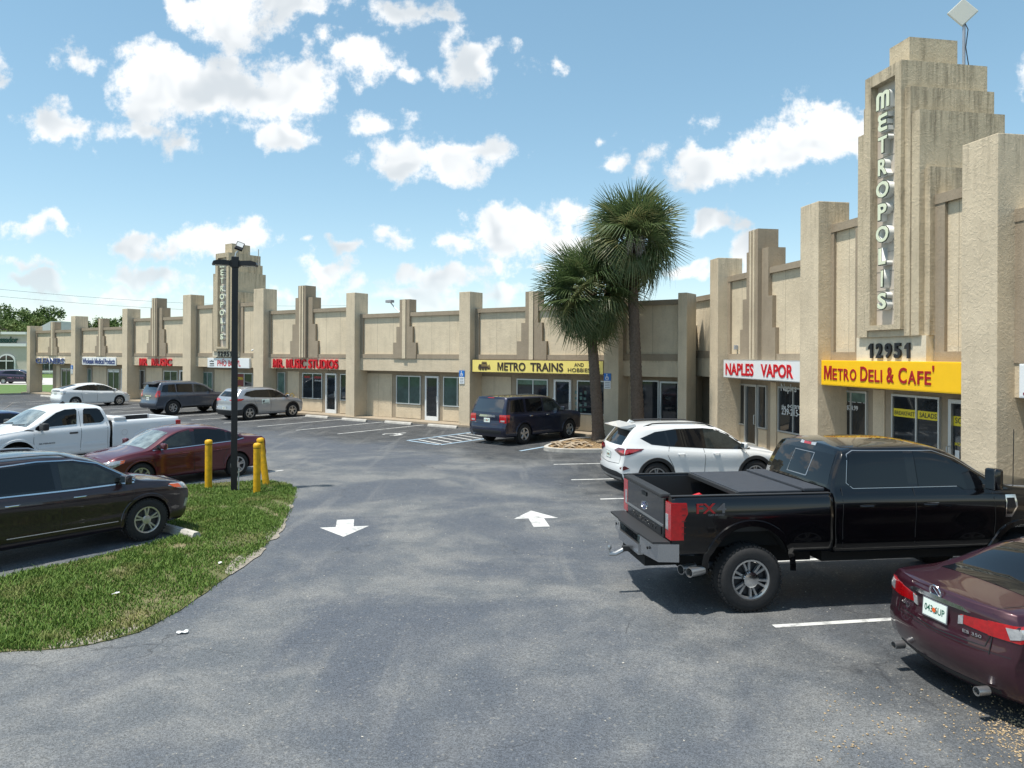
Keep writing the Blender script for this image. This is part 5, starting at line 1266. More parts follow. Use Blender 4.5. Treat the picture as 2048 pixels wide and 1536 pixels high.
# ---- dark brown SUV on the left
def suv_brown():
    L, W = 4.76, .945
    P = dict(zr=.27, tumble=18, rr=.10, bulge=.09, plan=plan(L, W, .86, .70), arch=[(1.42, .375, .43), (-1.36, .375, .43)],
        top=[(-2.2, 1.55), (-1.9, 1.62), (-1.2, 1.675), (-.3, 1.68), (.25, 1.64), (.62, 1.545), (1.40, 1.13), (1.52, 1.10), (2.05, 1.00), (2.25, .92)],
        crown=[(-2.2, .05), (.3, .06), (1.3, .08), (1.7, .05), (2.2, .05)], belt=[(-2.4, 1.13), (-.8, 1.09), (.3, 1.055), (1.4, 1.035), (2.0, .97), (2.3, .86)],
        rear=[(.27, -2.25), (.6, -2.38), (1.1, -2.32), (1.55, -2.05)], front=[(.27, 2.18), (.45, 2.33), (.7, 2.38), (.88, 2.34), (.98, 2.2)])
    c = Car('suv', 'dark brown SUV nosed up to the grass island at the left edge', P, paint('paint_brown', (.012, .005, .009), .3), 'car')
    dlo(c, [(-1.95, 1.22), (-1.7, 1.44), (-1.2, 1.525), (-.3, 1.56), (.22, 1.535), (.6, 1.44), (1.16, 1.13), (1.14, 1.09), (.2, 1.09), (-1.5, 1.14)],
        [[(-1.85, 1.24), (-1.66, 1.42), (-1.22, 1.50), (-1.18, 1.16), (-1.5, 1.17)], [(-1.12, 1.51), (-.3, 1.54), (-.12, 1.535), (-.08, 1.125), (-1.1, 1.155)], ([(.0, 1.53), (.22, 1.51), (.58, 1.42), (1.04, 1.13), (1.02, 1.115), (.02, 1.12)], M_CGLASS2)])
    c.line('chrome_strip', [(-1.95, 1.20), (-1.5, 1.115), (.2, 1.075), (1.2, 1.075)], M_CHROME, .022, .008); c.line('chrome_strip', [(-1.9, 1.30), (-1.68, 1.46), (-1.2, 1.545), (-.3, 1.58), (.24, 1.55), (.62, 1.455), (1.22, 1.10)], M_CHROME, .016, .008)
    screen(c, 'windscreen', 1.36, 1.15, .66, 1.52, .64, .56, M_CGLASS2)
    c.rear('rear_window', [(-.6, 1.17), (.6, 1.17), (.55, 1.48), (-.55, 1.48)], M_CGLASS)
    c.corner('head_light', [(2.3, .52, .86), (2.22, .66, .93), (1.86, .86, .965), (1.80, .88, .93), (2.0, .84, .855), (2.24, .66, .80)], (.72, .69, 0), M_LAMPC); c.corner('turn_lamp', [(2.02, .82, .935), (1.82, .875, .955), (1.90, .86, .89), (2.05, .80, .86)], (.6, .8, 0), M_AMBER, .012)
    c.corner('fog_lamp', [(2.3, .68, .62), (2.2, .78, .64), (2.16, .80, .50), (2.26, .72, .46)], (.7, .7, 0), M_LAMPC)
    c.front('grille', [(-.5, .68), (.5, .68), (.55, .84), (-.55, .84)], M_PLASTIC); c.front('lower_grille', [(-.6, .36), (.6, .36), (.55, .52), (-.55, .52)], M_PLASTIC)
    c.corner('tail_light', [(-2.36, .5, 1.0), (-2.2, .8, 1.05), (-1.95, .88, 1.03), (-2.0, .9, .9), (-2.3, .7, .88)], (-.7, .7, 0), M_TAIL)
    c.side('sill_cladding', [(-.92, .27), (.98, .27), (.98, .37), (-.92, .38)], M_PLASTIC, .008); c.arch_trim(c.paint, .04, .012); c.line('crease', [(-.8, .45), (.9, .44)], M_CHROME, .012, .009)
    c.line('shut_line', [(-.03, 1.08), (.0, .8), (-.03, .32)]); c.line('shut_line', [(1.12, 1.05), (1.18, .9), (1.06, .6), (1.0, .34)]); c.line('shut_line', [(-1.06, 1.1), (-1.1, .95), (-.92, .62), (-.9, .36)])
    c.handle((-.72, .28), .96, M_CHROME, .2); c.mirror(.98, 1.085, c.paint, (.12, .21, .16)); c.rails(-1.6, .3, .62, M_SATIN)
    c.wheels(.375, .235, .23, 5, 'twin'); under(c, -2.0, 2.0, .6, .29, .5)
    c.place((1.42, -.93), (-6.50, 13.42), R(53)); return c
suv_brown()

# ---- red saloon
def saloon_red():
    L, W = 4.64, .89
    P = dict(zr=.22, tumble=24, rr=.08, bulge=.08, plan=plan(L, W, .84, .72), arch=[(1.36, .325, .375), (-1.29, .325, .375)],
        top=[(-2.3, 1.02), (-2.1, 1.065), (-1.72, 1.10), (-1.60, 1.115), (-.95, 1.37), (-.55, 1.445), (-.1, 1.455), (.3, 1.41), (.48, 1.36), (1.22, .99), (1.34, .965), (1.9, .86), (2.15, .76)],
        crown=[(-2.3, .03), (-1.7, .04), (-.9, .06), (.2, .06), (1.1, .07), (1.5, .045), (2.2, .035)], belt=[(-2.3, 1.0), (-1.5, .985), (0, .935), (1.2, .90), (1.8, .83), (2.2, .70)],
        rear=[(.22, -2.2), (.4, -2.3), (.6, -2.32), (.7, -2.28), (.95, -2.27), (1.03, -2.2)], front=[(.22, 2.15), (.4, 2.28), (.6, 2.30), (.72, 2.24), (.78, 2.12)])
    c = Car('saloon', 'dark red saloon parked behind the lamp post and yellow bollards', P, paint('paint_red', (.085, .005, .013), .35), 'car')
    dlo(c, [(-1.50, 1.06), (-1.30, 1.17), (-.95, 1.30), (-.45, 1.385), (0, 1.385), (.30, 1.33), (.55, 1.24), (1.06, .975), (1.04, .945), (.2, .96), (-1.2, 1.0)],
        [[(-1.42, 1.06), (-1.28, 1.14), (-1.05, 1.24), (-1.02, 1.03)], [(-.98, 1.265), (-.45, 1.36), (-.12, 1.365), (-.08, .985), (-.95, 1.025)], ([(-.0, 1.362), (.28, 1.31), (.52, 1.22), (.92, .99), (.02, .985)], M_CGLASS2)])
    c.line('chrome_strip', [(-1.5, 1.03), (-1.2, .985), (.2, .943), (1.06, .93)], M_CHROME, .016, .008)
    screen(c, 'windscreen', 1.18, 1.005, .52, 1.335, .62, .52, M_LAMPG); screen(c, 'rear_window', -1.60, 1.13, -.98, 1.355, .56, .48, M_CGLASS)
    c.corner('head_light', [(2.22, .48, .66), (2.1, .62, .735), (1.78, .82, .775), (1.74, .84, .72), (1.95, .80, .62), (2.2, .62, .56)], (.72, .69, 0), M_LAMPC); c.corner('turn_lamp', [(1.84, .81, .76), (1.74, .84, .765), (1.78, .84, .70), (1.86, .81, .68)], (.5, .86, 0), M_AMBER, .010)
    c.front('grille', [(-.5, .60), (.5, .60), (.52, .67), (-.52, .67)], M_PLASTIC, .006); c.front('lower_grille', [(-.7, .28), (.7, .28), (.62, .44), (-.62, .44)], M_PLASTIC, .006)
    c.corner('tail_light', [(-2.26, .48, .95), (-2.16, .7, .97), (-1.86, .84, .955), (-1.9, .86, .86), (-2.24, .62, .82)], (-.7, .7, 0), M_TAIL)
    c.rear('rear_bumper_trim', [(-.6, .25), (.6, .25), (.6, .36), (-.6, .36)], M_PLASTIC)
    c.arch_trim(c.paint, .028, .010); c.line('shut_line', [(-.03, .95), (.0, .7), (-.03, .28)]); c.line('shut_line', [(.98, .92), (1.06, .75), (.98, .45), (.94, .30)]); c.line('shut_line', [(-1.0, 1.0), (-1.02, .86), (-.86, .6), (-.86, .30)]); c.line('crease', [(-1.9, .80), (.0, .745), (1.5, .71)], M_GLOSSBLK, .006, .001)
    c.handle((-.70, .22), .80, c.paint); c.mirror(.86, .955, c.paint)
    c.plate(.78, 'HQR 17'); c.wheels(.322, .21, .215, 5, 'twin'); under(c, -2, 2, .6, .24, .5)
    c.place((-1.29, .86), (-7.5, 20.55), R(180 + 53)); return c
M_LAMPG = mat('windscreen_pale', (.16, .19, .19), .02, 0, .6, coat=.4, var=.8, vscale=3)
saloon_red()

# ---- maroon luxury saloon in the near right corner
def saloon_maroon():
    L, W = 4.86, .91
    P = dict(zr=.22, tumble=25, rr=.09, bulge=.16, n=70, plan=plan(L, W, .82, .72), arch=[(1.42, .335, .385), (-1.355, .335, .385)],
        top=[(-2.4, 1.015), (-2.33, 1.045), (-2.2, 1.065), (-1.9, 1.085), (-1.78, 1.095), (-.95, 1.38), (-.5, 1.45), (0, 1.455), (.35, 1.40), (.55, 1.33), (1.30, .99), (1.42, .965), (2.0, .85), (2.3, .74)],
        crown=[(-2.4, .03), (-1.8, .045), (-.9, .07), (.2, .06), (1.2, .07), (1.6, .045), (2.3, .035)], belt=[(-2.4, 1.0), (-1.7, .985), (0, .93), (1.2, .90), (1.9, .82), (2.3, .70)],
        rear=[(.22, -2.27), (.36, -2.38), (.55, -2.43), (.655, -2.425), (.69, -2.395), (.80, -2.375), (.96, -2.385), (1.03, -2.36)], front=[(.22, 2.2), (.4, 2.38), (.62, 2.42), (.76, 2.3)])
    c = Car('saloon', 'maroon luxury saloon cut off at the lower right corner of the picture', P, paint('paint_maroon', (.038, .004, .012), .35), 'car')
    dlo(c, [(-1.62, 1.06), (-1.3, 1.21), (-.95, 1.33), (-.4, 1.39), (0, 1.385), (.35, 1.32), (.6, 1.22), (1.1, .965), (.2, .95), (-1.3, 1.0)], [[(-1.55, 1.06), (-1.3, 1.18), (-.95, 1.30), (-.4, 1.365), (-.12, 1.365), (-.08, .98), (-1.25, 1.03)], [(-.02, 1.362), (.33, 1.30), (.57, 1.2), (.96, .98), (.02, .975)]])
    c.line('chrome_strip', [(-1.66, 1.05), (-1.3, .985), (.2, .935), (1.1, .95)], M_CHROME, .016, .008)
    screen(c, 'windscreen', 1.26, 1.005, .6, 1.315, .64, .54, M_CGLASS2); screen(c, 'rear_window', -1.80, 1.115, -.98, 1.375, .62, .52, M_CGLASS)
    # trunk lid and its shut lines
    c.rline('shut_line', [(-.60, 1.0), (-.585, .80), (-.55, .685), (0, .665), (.55, .685), (.585, .80), (.60, 1.0)], M_BLACK, .010)
    c.put('shut_line', strip_patch(c.bvh, [(-2.33, -.60, 1), (-1.9, -.63, 1), (-1.84, -.60, 1)], (0, 0, 1), .010), M_BLACK); c.put('shut_line', strip_patch(c.bvh, [(-2.33, .60, 1), (-1.9, .63, 1), (-1.84, .60, 1)], (0, 0, 1), .010), M_BLACK)
    # tail lamps: inner piece on the lid, outer piece wrapping the wing
    for sg in (1, -1):
        q = lambda pts: [(y * sg, z) for y, z in pts]
        c.rear('tail_light', q([(.30, .90), (.592, .925), (.582, .80), (.30, .82)]), M_TAIL, .006); c.rear('reverse_lamp', q([(.28, .885), (.335, .905), (.325, .815), (.27, .80)]), M_LAMPC, .010)
    c.corner('tail_light', [(-2.36, .61, .93), (-2.2, .80, .95), (-1.86, .90, .975), (-1.98, .89, .87), (-2.2, .82, .80), (-2.36, .61, .795)], (-.78, .62, 0), M_TAIL, .007)
    c.corner('lamp_clear_insert', [(-2.27, .73, .915), (-2.06, .85, .935), (-2.13, .83, .855), (-2.25, .76, .815)], (-.75, .66, 0), M_LAMPC, .012)
    c.rear('chrome_strip', [(-.40, .945), (.40, .945), (.33, .975), (0, .988), (-.33, .975)], M_CHROME, .014)
    # round emblem: ring with a slanted L
    mb = MB(); hh = c.bvh.ray_cast(Vector((-8, 0, 1.0)), Vector((1, 0, 0)))[0]
    mb.lathe([(.062, 0), (.066, .008), (.074, .008), (.078, 0)], 28, 'x'); mb.prism([(.035, .03), (.02, .045), (-.045, -.022), (.045, -.022), (.045, -.034), (-.07, -.034)], -.002, .006, 'x')
    mb.build('emblem', M_CHROME, c.root, Matrix.Translation((hh.x - .012, 0, 1.015)) @ Matrix.Scale(-1, 4, (1, 0, 0)) @ Matrix.Rotation(R(8), 4, 'Y'))
    c.text_rear('LEXUS', .56, .745, .028, M_CHROME, .17); c.text_rear('ES', -.33, .745, .030, M_CHROME, .07); c.text_rear('350', -.42, .745, .030, M_CHROME, .10)
    c.plate(.84, '043 6UP', 0, .31, .16, 4)
    c.rline('bumper_edge', [(-.78, .655), (-.4, .645), (0, .642), (.4, .645), (.78, .655)], M_BLACK, .006, .002)
    c.rear('bumper_lip', [(-.62, .26), (.62, .26), (.66, .31), (-.66, .31)], M_PLASTIC, .004)
    exhaust(c, -2.30, -.56, .28, .042, .12); exhaust(c, -2.30, .56, .28, .042, .12)
    c.arch_trim(c.paint, .026, .008); c.line('shut_line', [(-.03, .95), (.0, .7), (-.03, .28)]); c.line('shut_line', [(-1.08, 1.0), (-1.08, .86), (-.92, .6), (-.9, .30)]); c.line('shut_line', [(-2.22, .655), (-2.0, .68), (-1.80, .66)], M_BLACK, .008)
    c.handle((-.74, .24), .80, c.paint); c.mirror(.92, .96, c.paint); c.wheels(.33, .22, .22, 5, 'twin'); under(c, -2.1, 2, .6, .24, .5)
    c.place((-2.40, 0), (4.21, 7.46), R(10.5)); return c
saloon_maroon()

# ---- navy SUV
def suv_navy():
    L, W = 4.86, .99
    P = dict(zr=.30, tumble=11, rr=.09, bulge=.06, plan=plan(L, W, .90, .78), arch=[(1.46, .385, .44), (-1.315, .385, .44)],
        top=[(-2.35, 1.76), (-2.2, 1.795), (-1.2, 1.83), (-.1, 1.83), (.35, 1.78), (.6, 1.70), (1.18, 1.24), (1.30, 1.20), (2.05, 1.13), (2.3, 1.05)],
        crown=[(-2.4, .04), (.3, .05), (1.1, .06), (1.5, .04), (2.3, .04)], belt=[(-2.5, 1.17), (0, 1.14), (1.2, 1.12), (2.2, 1.02)],
        rear=[(.30, -2.32), (.5, -2.42), (.70, -2.43), (.76, -2.37), (1.1, -2.36), (1.75, -2.14)], front=[(.3, 2.2), (.5, 2.38), (.9, 2.42), (1.08, 2.34)])
    c = Car('suv', 'navy blue boxy SUV parked between the cream sign and the palm island', P, paint('paint_navy', (.006, .011, .036), .35), 'car')
    dlo(c, None, [[(-2.05, 1.24), (-1.95, 1.66), (-1.30, 1.70), (-1.28, 1.22)], [(-1.16, 1.22), (-1.16, 1.70), (-.24, 1.71), (-.24, 1.20)], ([(-.12, 1.20), (-.12, 1.71), (.28, 1.68), (.50, 1.60), (1.0, 1.20)], M_CGLASS2)])
    c.rear('rear_window', [(-.72, 1.22), (.72, 1.22), (.70, 1.60), (.62, 1.70), (-.62, 1.70), (-.70, 1.60)], mat('rear_glass_sky', (.02, .024, .03), .02, 0, .9, coat=1), .005)
    screen(c, 'windscreen', 1.12, 1.26, .64, 1.66, .7, .64, M_CGLASS2)
    c.corner('tail_light', [(-2.37, .64, 1.14), (-2.37, .64, .86), (-2.3, .92, .84), (-2.16, .955, .88), (-2.16, .955, 1.14)], (-.8, .6, 0), M_TAIL, .01); c.corner('reverse_lamp', [(-2.37, .68, .94), (-2.37, .68, .88), (-2.33, .86, .88), (-2.33, .86, .94)], (-.9, .4, 0), M_LAMPC, .016)
    c.rear('chrome_strip', [(-.42, 1.04), (.42, 1.04), (.38, 1.12), (-.38, 1.12)], M_CHROME, .016); c.plate(.92, '418 RZT', 0); c.text_rear('PILOT', .66, .80, .04, M_CHROME)
    c.rear('brake_light', [(-.16, 1.735), (.16, 1.735), (.16, 1.765), (-.16, 1.765)], M_TAIL, .012); c.rear('bumper_pad', [(-.7, .42), (.7, .42), (.74, .56), (-.74, .56)], M_PLASTIC, .006)
    c.rline('shut_line', [(-.82, 1.14), (-.80, .78), (.80, .78), (.82, 1.14)]); c.arch_trim(c.paint, .05, .016)
    c.line('shut_line', [(-.18, 1.72), (-.18, .34)]); c.line('shut_line', [(-1.22, 1.7), (-1.24, 1.1), (-1.0, .8)]); c.line('shut_line', [(1.02, 1.18), (1.06, .8), (.96, .36)]); c.side('body_moulding', [(-.85, .60), (.95, .60), (.95, .65), (-.85, .65)], c.paint, .014)
    c.handle((-.95, .05), 1.06, M_CHROME); c.mirror(.86, 1.19, c.paint); c.text_side('4WD', 0, .8, .02, c.paint, -1)
    c.wheels(.385, .245, .23, 5, 'fat'); under(c, -2.2, 2, .7, .32, .6)
    c.place((-1.315, -.97), (.50, 28.35), R(48)); return c
suv_navy()

# ---- silver crossover with door magnet
def crossover_silver():
    L, W = 4.44, .925
    P = dict(zr=.25, tumble=20, rr=.10, bulge=.10, plan=plan(L, W, .86, .72), arch=[(1.33, .36, .415), (-1.31, .36, .415)],
        top=[(-2.12, 1.50), (-1.8, 1.585), (-1.2, 1.635), (-.3, 1.64), (.2, 1.59), (.5, 1.51), (1.25, 1.12), (1.4, 1.08), (1.95, .98), (2.12, .88)],
        crown=[(-2.2, .05), (.3, .06), (1.2, .07), (1.6, .05), (2.2, .05)], belt=[(-2.3, 1.18), (-1.0, 1.11), (.3, 1.05), (1.3, 1.0), (2.1, .82)],
        rear=[(.25, -2.1), (.45, -2.2), (.62, -2.22), (.68, -2.17), (1.0, -2.16), (1.15, -2.1), (1.52, -1.78)], front=[(.25, 2.05), (.5, 2.2), (.8, 2.2), (.92, 2.08)])
    c = Car('crossover', 'silver crossover with a white magnetic sign on its rear door behind the lamp post', P, paint('paint_silver', (.39, .41, .44), .55, .36), 'car')
    dlo(c, [(-1.62, 1.26), (-1.45, 1.42), (-.9, 1.505), (0, 1.51), (.36, 1.465), (.62, 1.36), (1.14, 1.075), (.2, 1.08), (-1.2, 1.15)], [[(-1.5, 1.27), (-1.38, 1.40), (-.9, 1.48), (-.16, 1.49), (-.12, 1.115), (-1.16, 1.18)], [(-.05, 1.485), (.33, 1.44), (.58, 1.34), (.98, 1.10), (.0, 1.105)]])
    c.rear('rear_window', [(-.62, 1.19), (.62, 1.19), (.58, 1.44), (-.58, 1.44)], M_CGLASS); screen(c, 'windscreen', 1.2, 1.14, .58, 1.47, .62, .55, M_CGLASS2)
    c.corner('tail_light', [(-2.16, .34, 1.02), (-2.12, .60, 1.09), (-1.92, .86, 1.10), (-1.66, .9, 1.09), (-1.8, .9, 1.0), (-2.1, .72, .95)], (-.72, .69, 0), M_TAIL); c.rear('bumper_cladding', [(-.82, .26), (.82, .26), (.84, .52), (-.84, .52)], M_PLASTIC, .006); c.corner('bumper_corner', [(-2.15, .7, .27), (-2.15, .7, .52), (-1.75, .92, .56), (-1.75, .92, .27)], (-.6, .8, 0), M_PLASTIC, .007)
    c.plate(.62, 'CJ 84', 0, .30, .13); c.corner('reflector', [(-2.2, .6, .68), (-2.05, .82, .70), (-2.05, .82, .64), (-2.2, .6, .62)], (-.8, .6, 0), M_LAMPC, .008); ellip(c, 'emblem', 0, 1.02, .06, .035, M_CHROME)
    c.arch_trim(M_PLASTIC, .065); c.side('sill_cladding', [(-.93, .25), (.95, .25), (.95, .36), (-.93, .37)], M_PLASTIC, .008); c.side('body_moulding', [(-.85, .42), (.9, .42), (.9, .45), (-.85, .45)], c.paint, .014)
    c.line('shut_line', [(-.08, 1.08), (-.05, .8), (-.08, .32)]); c.line('shut_line', [(1.0, 1.03), (1.08, .85), (.98, .4)]); c.line('shut_line', [(-1.05, 1.13), (-1.05, .95), (-.88, .65), (-.86, .38)])
    c.handle((-.78, .22), .98, M_CHROME); c.mirror(.94, 1.07, c.paint); c.rails(-1.4, .3, .58, M_SATIN, .03)
    mg = c.side('door_magnet', [(-.62, .78), (-.16, .78), (-.16, 1.03), (-.62, 1.03)], M_PLATE, .006)
    for sg in (-1, 1):
        c.side('magnet_print', [(-.57, .93), (-.53, .97), (-.48, 1.0), (-.47, .92), (-.50, .86), (-.57, .86)], M_DIGIT, .0085, False, .05, 0, sg); c.side('magnet_print', [(-.58, .80), (-.2, .80), (-.2, .83), (-.58, .83)], M_DIGIT, .0085, False, .05, 0, sg)
    c.wheels(.36, .235, .235, 5, 'twin'); under(c, -2, 2, .6, .27, .5)
    c.place((-1.31, -.9), (-13.3, 38.15), R(54.5)); return c
crossover_silver()

# ---- grey SUV
def suv_grey():
    L, W = 4.78, .94
    P = dict(zr=.36, tumble=13, rr=.10, bulge=.06, plan=plan(L, W, .90, .78), arch=[(1.42, .40, .46), (-1.37, .40, .46)],
        top=[(-2.25, 1.76), (-2.0, 1.80), (-1.0, 1.83), (0, 1.81), (.4, 1.74), (.6, 1.67), (1.15, 1.26), (1.3, 1.22), (2.0, 1.12), (2.25, 1.0)],
        crown=[(-2.3, .05), (.3, .06), (1.1, .06), (1.5, .05), (2.3, .05)], belt=[(-2.4, 1.20), (0, 1.16), (1.2, 1.13), (2.2, 1.0)],
        rear=[(.36, -2.3), (.5, -2.38), (.70, -2.40), (.75, -2.32), (1.2, -2.28), (1.76, -2.02)], front=[(.36, 2.2), (.6, 2.36), (.95, 2.36), (1.05, 2.25)])
    c = Car('suv', 'blue grey SUV with roof rails parked in front of the noodle shop', P, paint('paint_grey', (.085, .10, .13), .5), 'car')
    dlo(c, None, [[(-2.0, 1.28), (-1.88, 1.62), (-1.75, 1.66), (-1.22, 1.68), (-1.2, 1.24)], [(-1.12, 1.24), (-1.14, 1.68), (-.22, 1.67), (-.22, 1.22)], ([(-.12, 1.22), (-.12, 1.665), (.3, 1.61), (.52, 1.53), (.98, 1.21)], M_CGLASS2)])
    c.rear('rear_window', [(-.66, 1.26), (.66, 1.26), (.62, 1.66), (-.62, 1.66)], mat('rear_glass_sky', (.02, .024, .03), .02, 0, .9, coat=1), .005); screen(c, 'windscreen', 1.1, 1.27, .64, 1.62, .66, .6, M_CGLASS2)
    sp = MB(); sp.prism([(-2.3, 1.70), (-1.95, 1.80), (-1.92, 1.74), (-2.25, 1.66)], -.62, .62); sp.build('spoiler', M_PLASTIC, c.root)
    c.corner('tail_light', [(-2.31, .70, 1.02), (-2.30, .70, 1.10), (-2.2, .82, 1.34), (-2.12, .88, 1.36), (-2.12, .92, 1.02), (-2.28, .8, .98)], (-.75, .66, 0), M_TAIL, .01)
    c.rear('chrome_strip', [(-.36, 1.02), (.36, 1.02), (.32, 1.08), (-.32, 1.08)], M_CHROME, .014); c.plate(.90, 'BD 442', 0); c.arch_trim(c.paint, .06, .02); c.side('sill_cladding', [(-.85, .37), (.92, .37), (.92, .46), (-.85, .46)], M_PLASTIC, .02)
    c.rear('bumper_pad', [(-.86, .42), (.86, .42), (.86, .66), (-.86, .66)], M_GREYLOW, .01)
    c.line('shut_line', [(-.17, 1.66), (-.17, .45)]); c.line('shut_line', [(-1.16, 1.66), (-1.18, 1.1), (-.98, .8)]); c.line('shut_line', [(1.0, 1.18), (1.04, .8), (.95, .48)])
    c.handle((-.9, .06), 1.08, c.paint); c.mirror(.84, 1.2, c.paint); c.rails(-1.8, .2, .64, M_SATIN, .05); c.wheels(.40, .25, .22, 6, 'single'); under(c, -2.2, 2, .7, .38, .6)
    c.place((-1.37, -.92), (-18.5, 41.0), R(53)); return c
M_GREYLOW = mat('bumper_grey', (.05, .055, .07), .5, .2)
suv_grey()

# ---- white hatchback
def hatch_white():
    L, W = 4.45, .865
    P = dict(zr=.20, tumble=24, rr=.09, bulge=.08, plan=plan(L, W, .84, .66), arch=[(1.35, .32, .37), (-1.35, .32, .37)],
        top=[(-2.12, 1.12), (-2.0, 1.17), (-1.2, 1.38), (-.5, 1.475), (0, 1.485), (.35, 1.44), (.6, 1.37), (1.45, .98), (1.6, .93), (2.0, .78), (2.15, .68)],
        crown=[(-2.2, .04), (-.4, .06), (.4, .06), (1.3, .07), (1.8, .06), (2.2, .04)], belt=[(-2.2, 1.08), (-1.0, 1.02), (0, .95), (1.3, .88), (2.1, .64)],
        rear=[(.2, -2.1), (.45, -2.21), (.62, -2.22), (.68, -2.17), (1.05, -2.14), (1.15, -2.06)], front=[(.2, 2.05), (.4, 2.2), (.58, 2.2), (.7, 2.05)])
    c = Car('hatchback', 'white hatchback parked below the white sign with blue words', P, MATS['paint_white'], 'car')
    dlo(c, [(-1.52, 1.10), (-1.1, 1.27), (-.5, 1.385), (0, 1.40), (.35, 1.36), (.62, 1.26), (1.28, .97), (1.25, .94), (.2, .98), (-1.0, 1.05)], [[(-1.42, 1.11), (-1.1, 1.24), (-.92, 1.28), (-.92, 1.07)], [(-.86, 1.295), (-.5, 1.36), (-.12, 1.375), (-.1, 1.0), (-.84, 1.055)], ([(0, 1.375), (.33, 1.335), (.6, 1.235), (1.08, .98), (.02, .995)], M_CGLASS2)])
    screen(c, 'rear_window', -2.0, 1.19, -1.15, 1.40, .52, .50, M_CGLASS); screen(c, 'windscreen', 1.4, 1.0, .66, 1.34, .62, .54, M_CGLASS2)
    c.rear('lower_rear_window', [(-.52, .98), (.52, .98), (.5, 1.07), (-.5, 1.07)], M_CGLASS); c.corner('tail_light', [(-2.16, .58, 1.02), (-2.05, .74, 1.06), (-1.88, .82, 1.04), (-1.95, .84, .84), (-2.14, .66, .82)], (-.72, .69, 0), M_LAMPC)
    c.plate(.88, 'PRQ 30', 0, .26, .12); c.arch_trim(c.paint, .026, .008); c.line('shut_line', [(-.06, .98), (-.04, .7), (-.06, .26)]); c.line('shut_line', [(1.1, .92), (1.1, .7), (.98, .32)]); c.line('shut_line', [(-.9, 1.05), (-1.0, .85), (-.9, .4)])
    c.corner('head_light', [(2.1, .45, .64), (1.9, .66, .74), (1.62, .8, .80), (1.72, .8, .68), (2.05, .6, .56)], (.7, .7, 0), M_LAMPC)
    c.handle((-.72, .2), .82, c.paint); c.mirror(1.0, .95, c.paint); c.wheels(.318, .195, .20, 6, 'single'); under(c, -2, 2, .55, .22, .5)
    c.place((1.35, -.85), (-25.35, 48.5), R(54)); return c
hatch_white()
# ---- pickups: cab shell from the loft, bed as an open box with its own wheel wells
def bed_shell(x0, x1, W, zb, zt, zfloor, arch, mp, md, inner):
    sec = [(0, zb + .06), (W - .25, zb + .04), (W - .06, zb), (W - .02, zb + .05), (W - .004, zb + .16), (W - .010, zb + (zt - zb) * .40), (W, zb + (zt - zb) * .60), (W - .006, zb + (zt - zb) * .82), (W - .03, zt - .05), (W - .055, zt - .012), (W - .075, zt), (W - .125, zt), (W - .14, zt - .015), (W - .145, zt - .06), (W - .15, zfloor + .03), (W - .18, zfloor), (0, zfloor)]
    n = 40; V = []; F = []; m = len(sec)
    for sg in (1, -1):
        for i in range(n + 1):
            x = x0 + (x1 - x0) * i / n; e = .02 * max(0, 1 - (x - x0) / .12) if x - x0 < .12 else 0
            V += [(x, sg * max(0, y - (e if y > W * .5 else 0)), z) for y, z in sec]
    for g in (0, 1):
        o = g * (n + 1) * m
        for i in range(n):
            for j in range(m - 1): F.append((o + i * m + j, o + (i + 1) * m + j, o + (i + 1) * m + j + 1, o + i * m + j + 1))
        for i in (0, n): F.append(tuple(o + i * m + j for j in range(m)))
    me = clean_mesh(V, F)
    # the end faces are flat, so their corners must not be smoothed: cut_arches keeps flat faces where normals disagree
    out, bvh = cut_arches(me, arch, W, .30, mp, md)
    return out, bvh

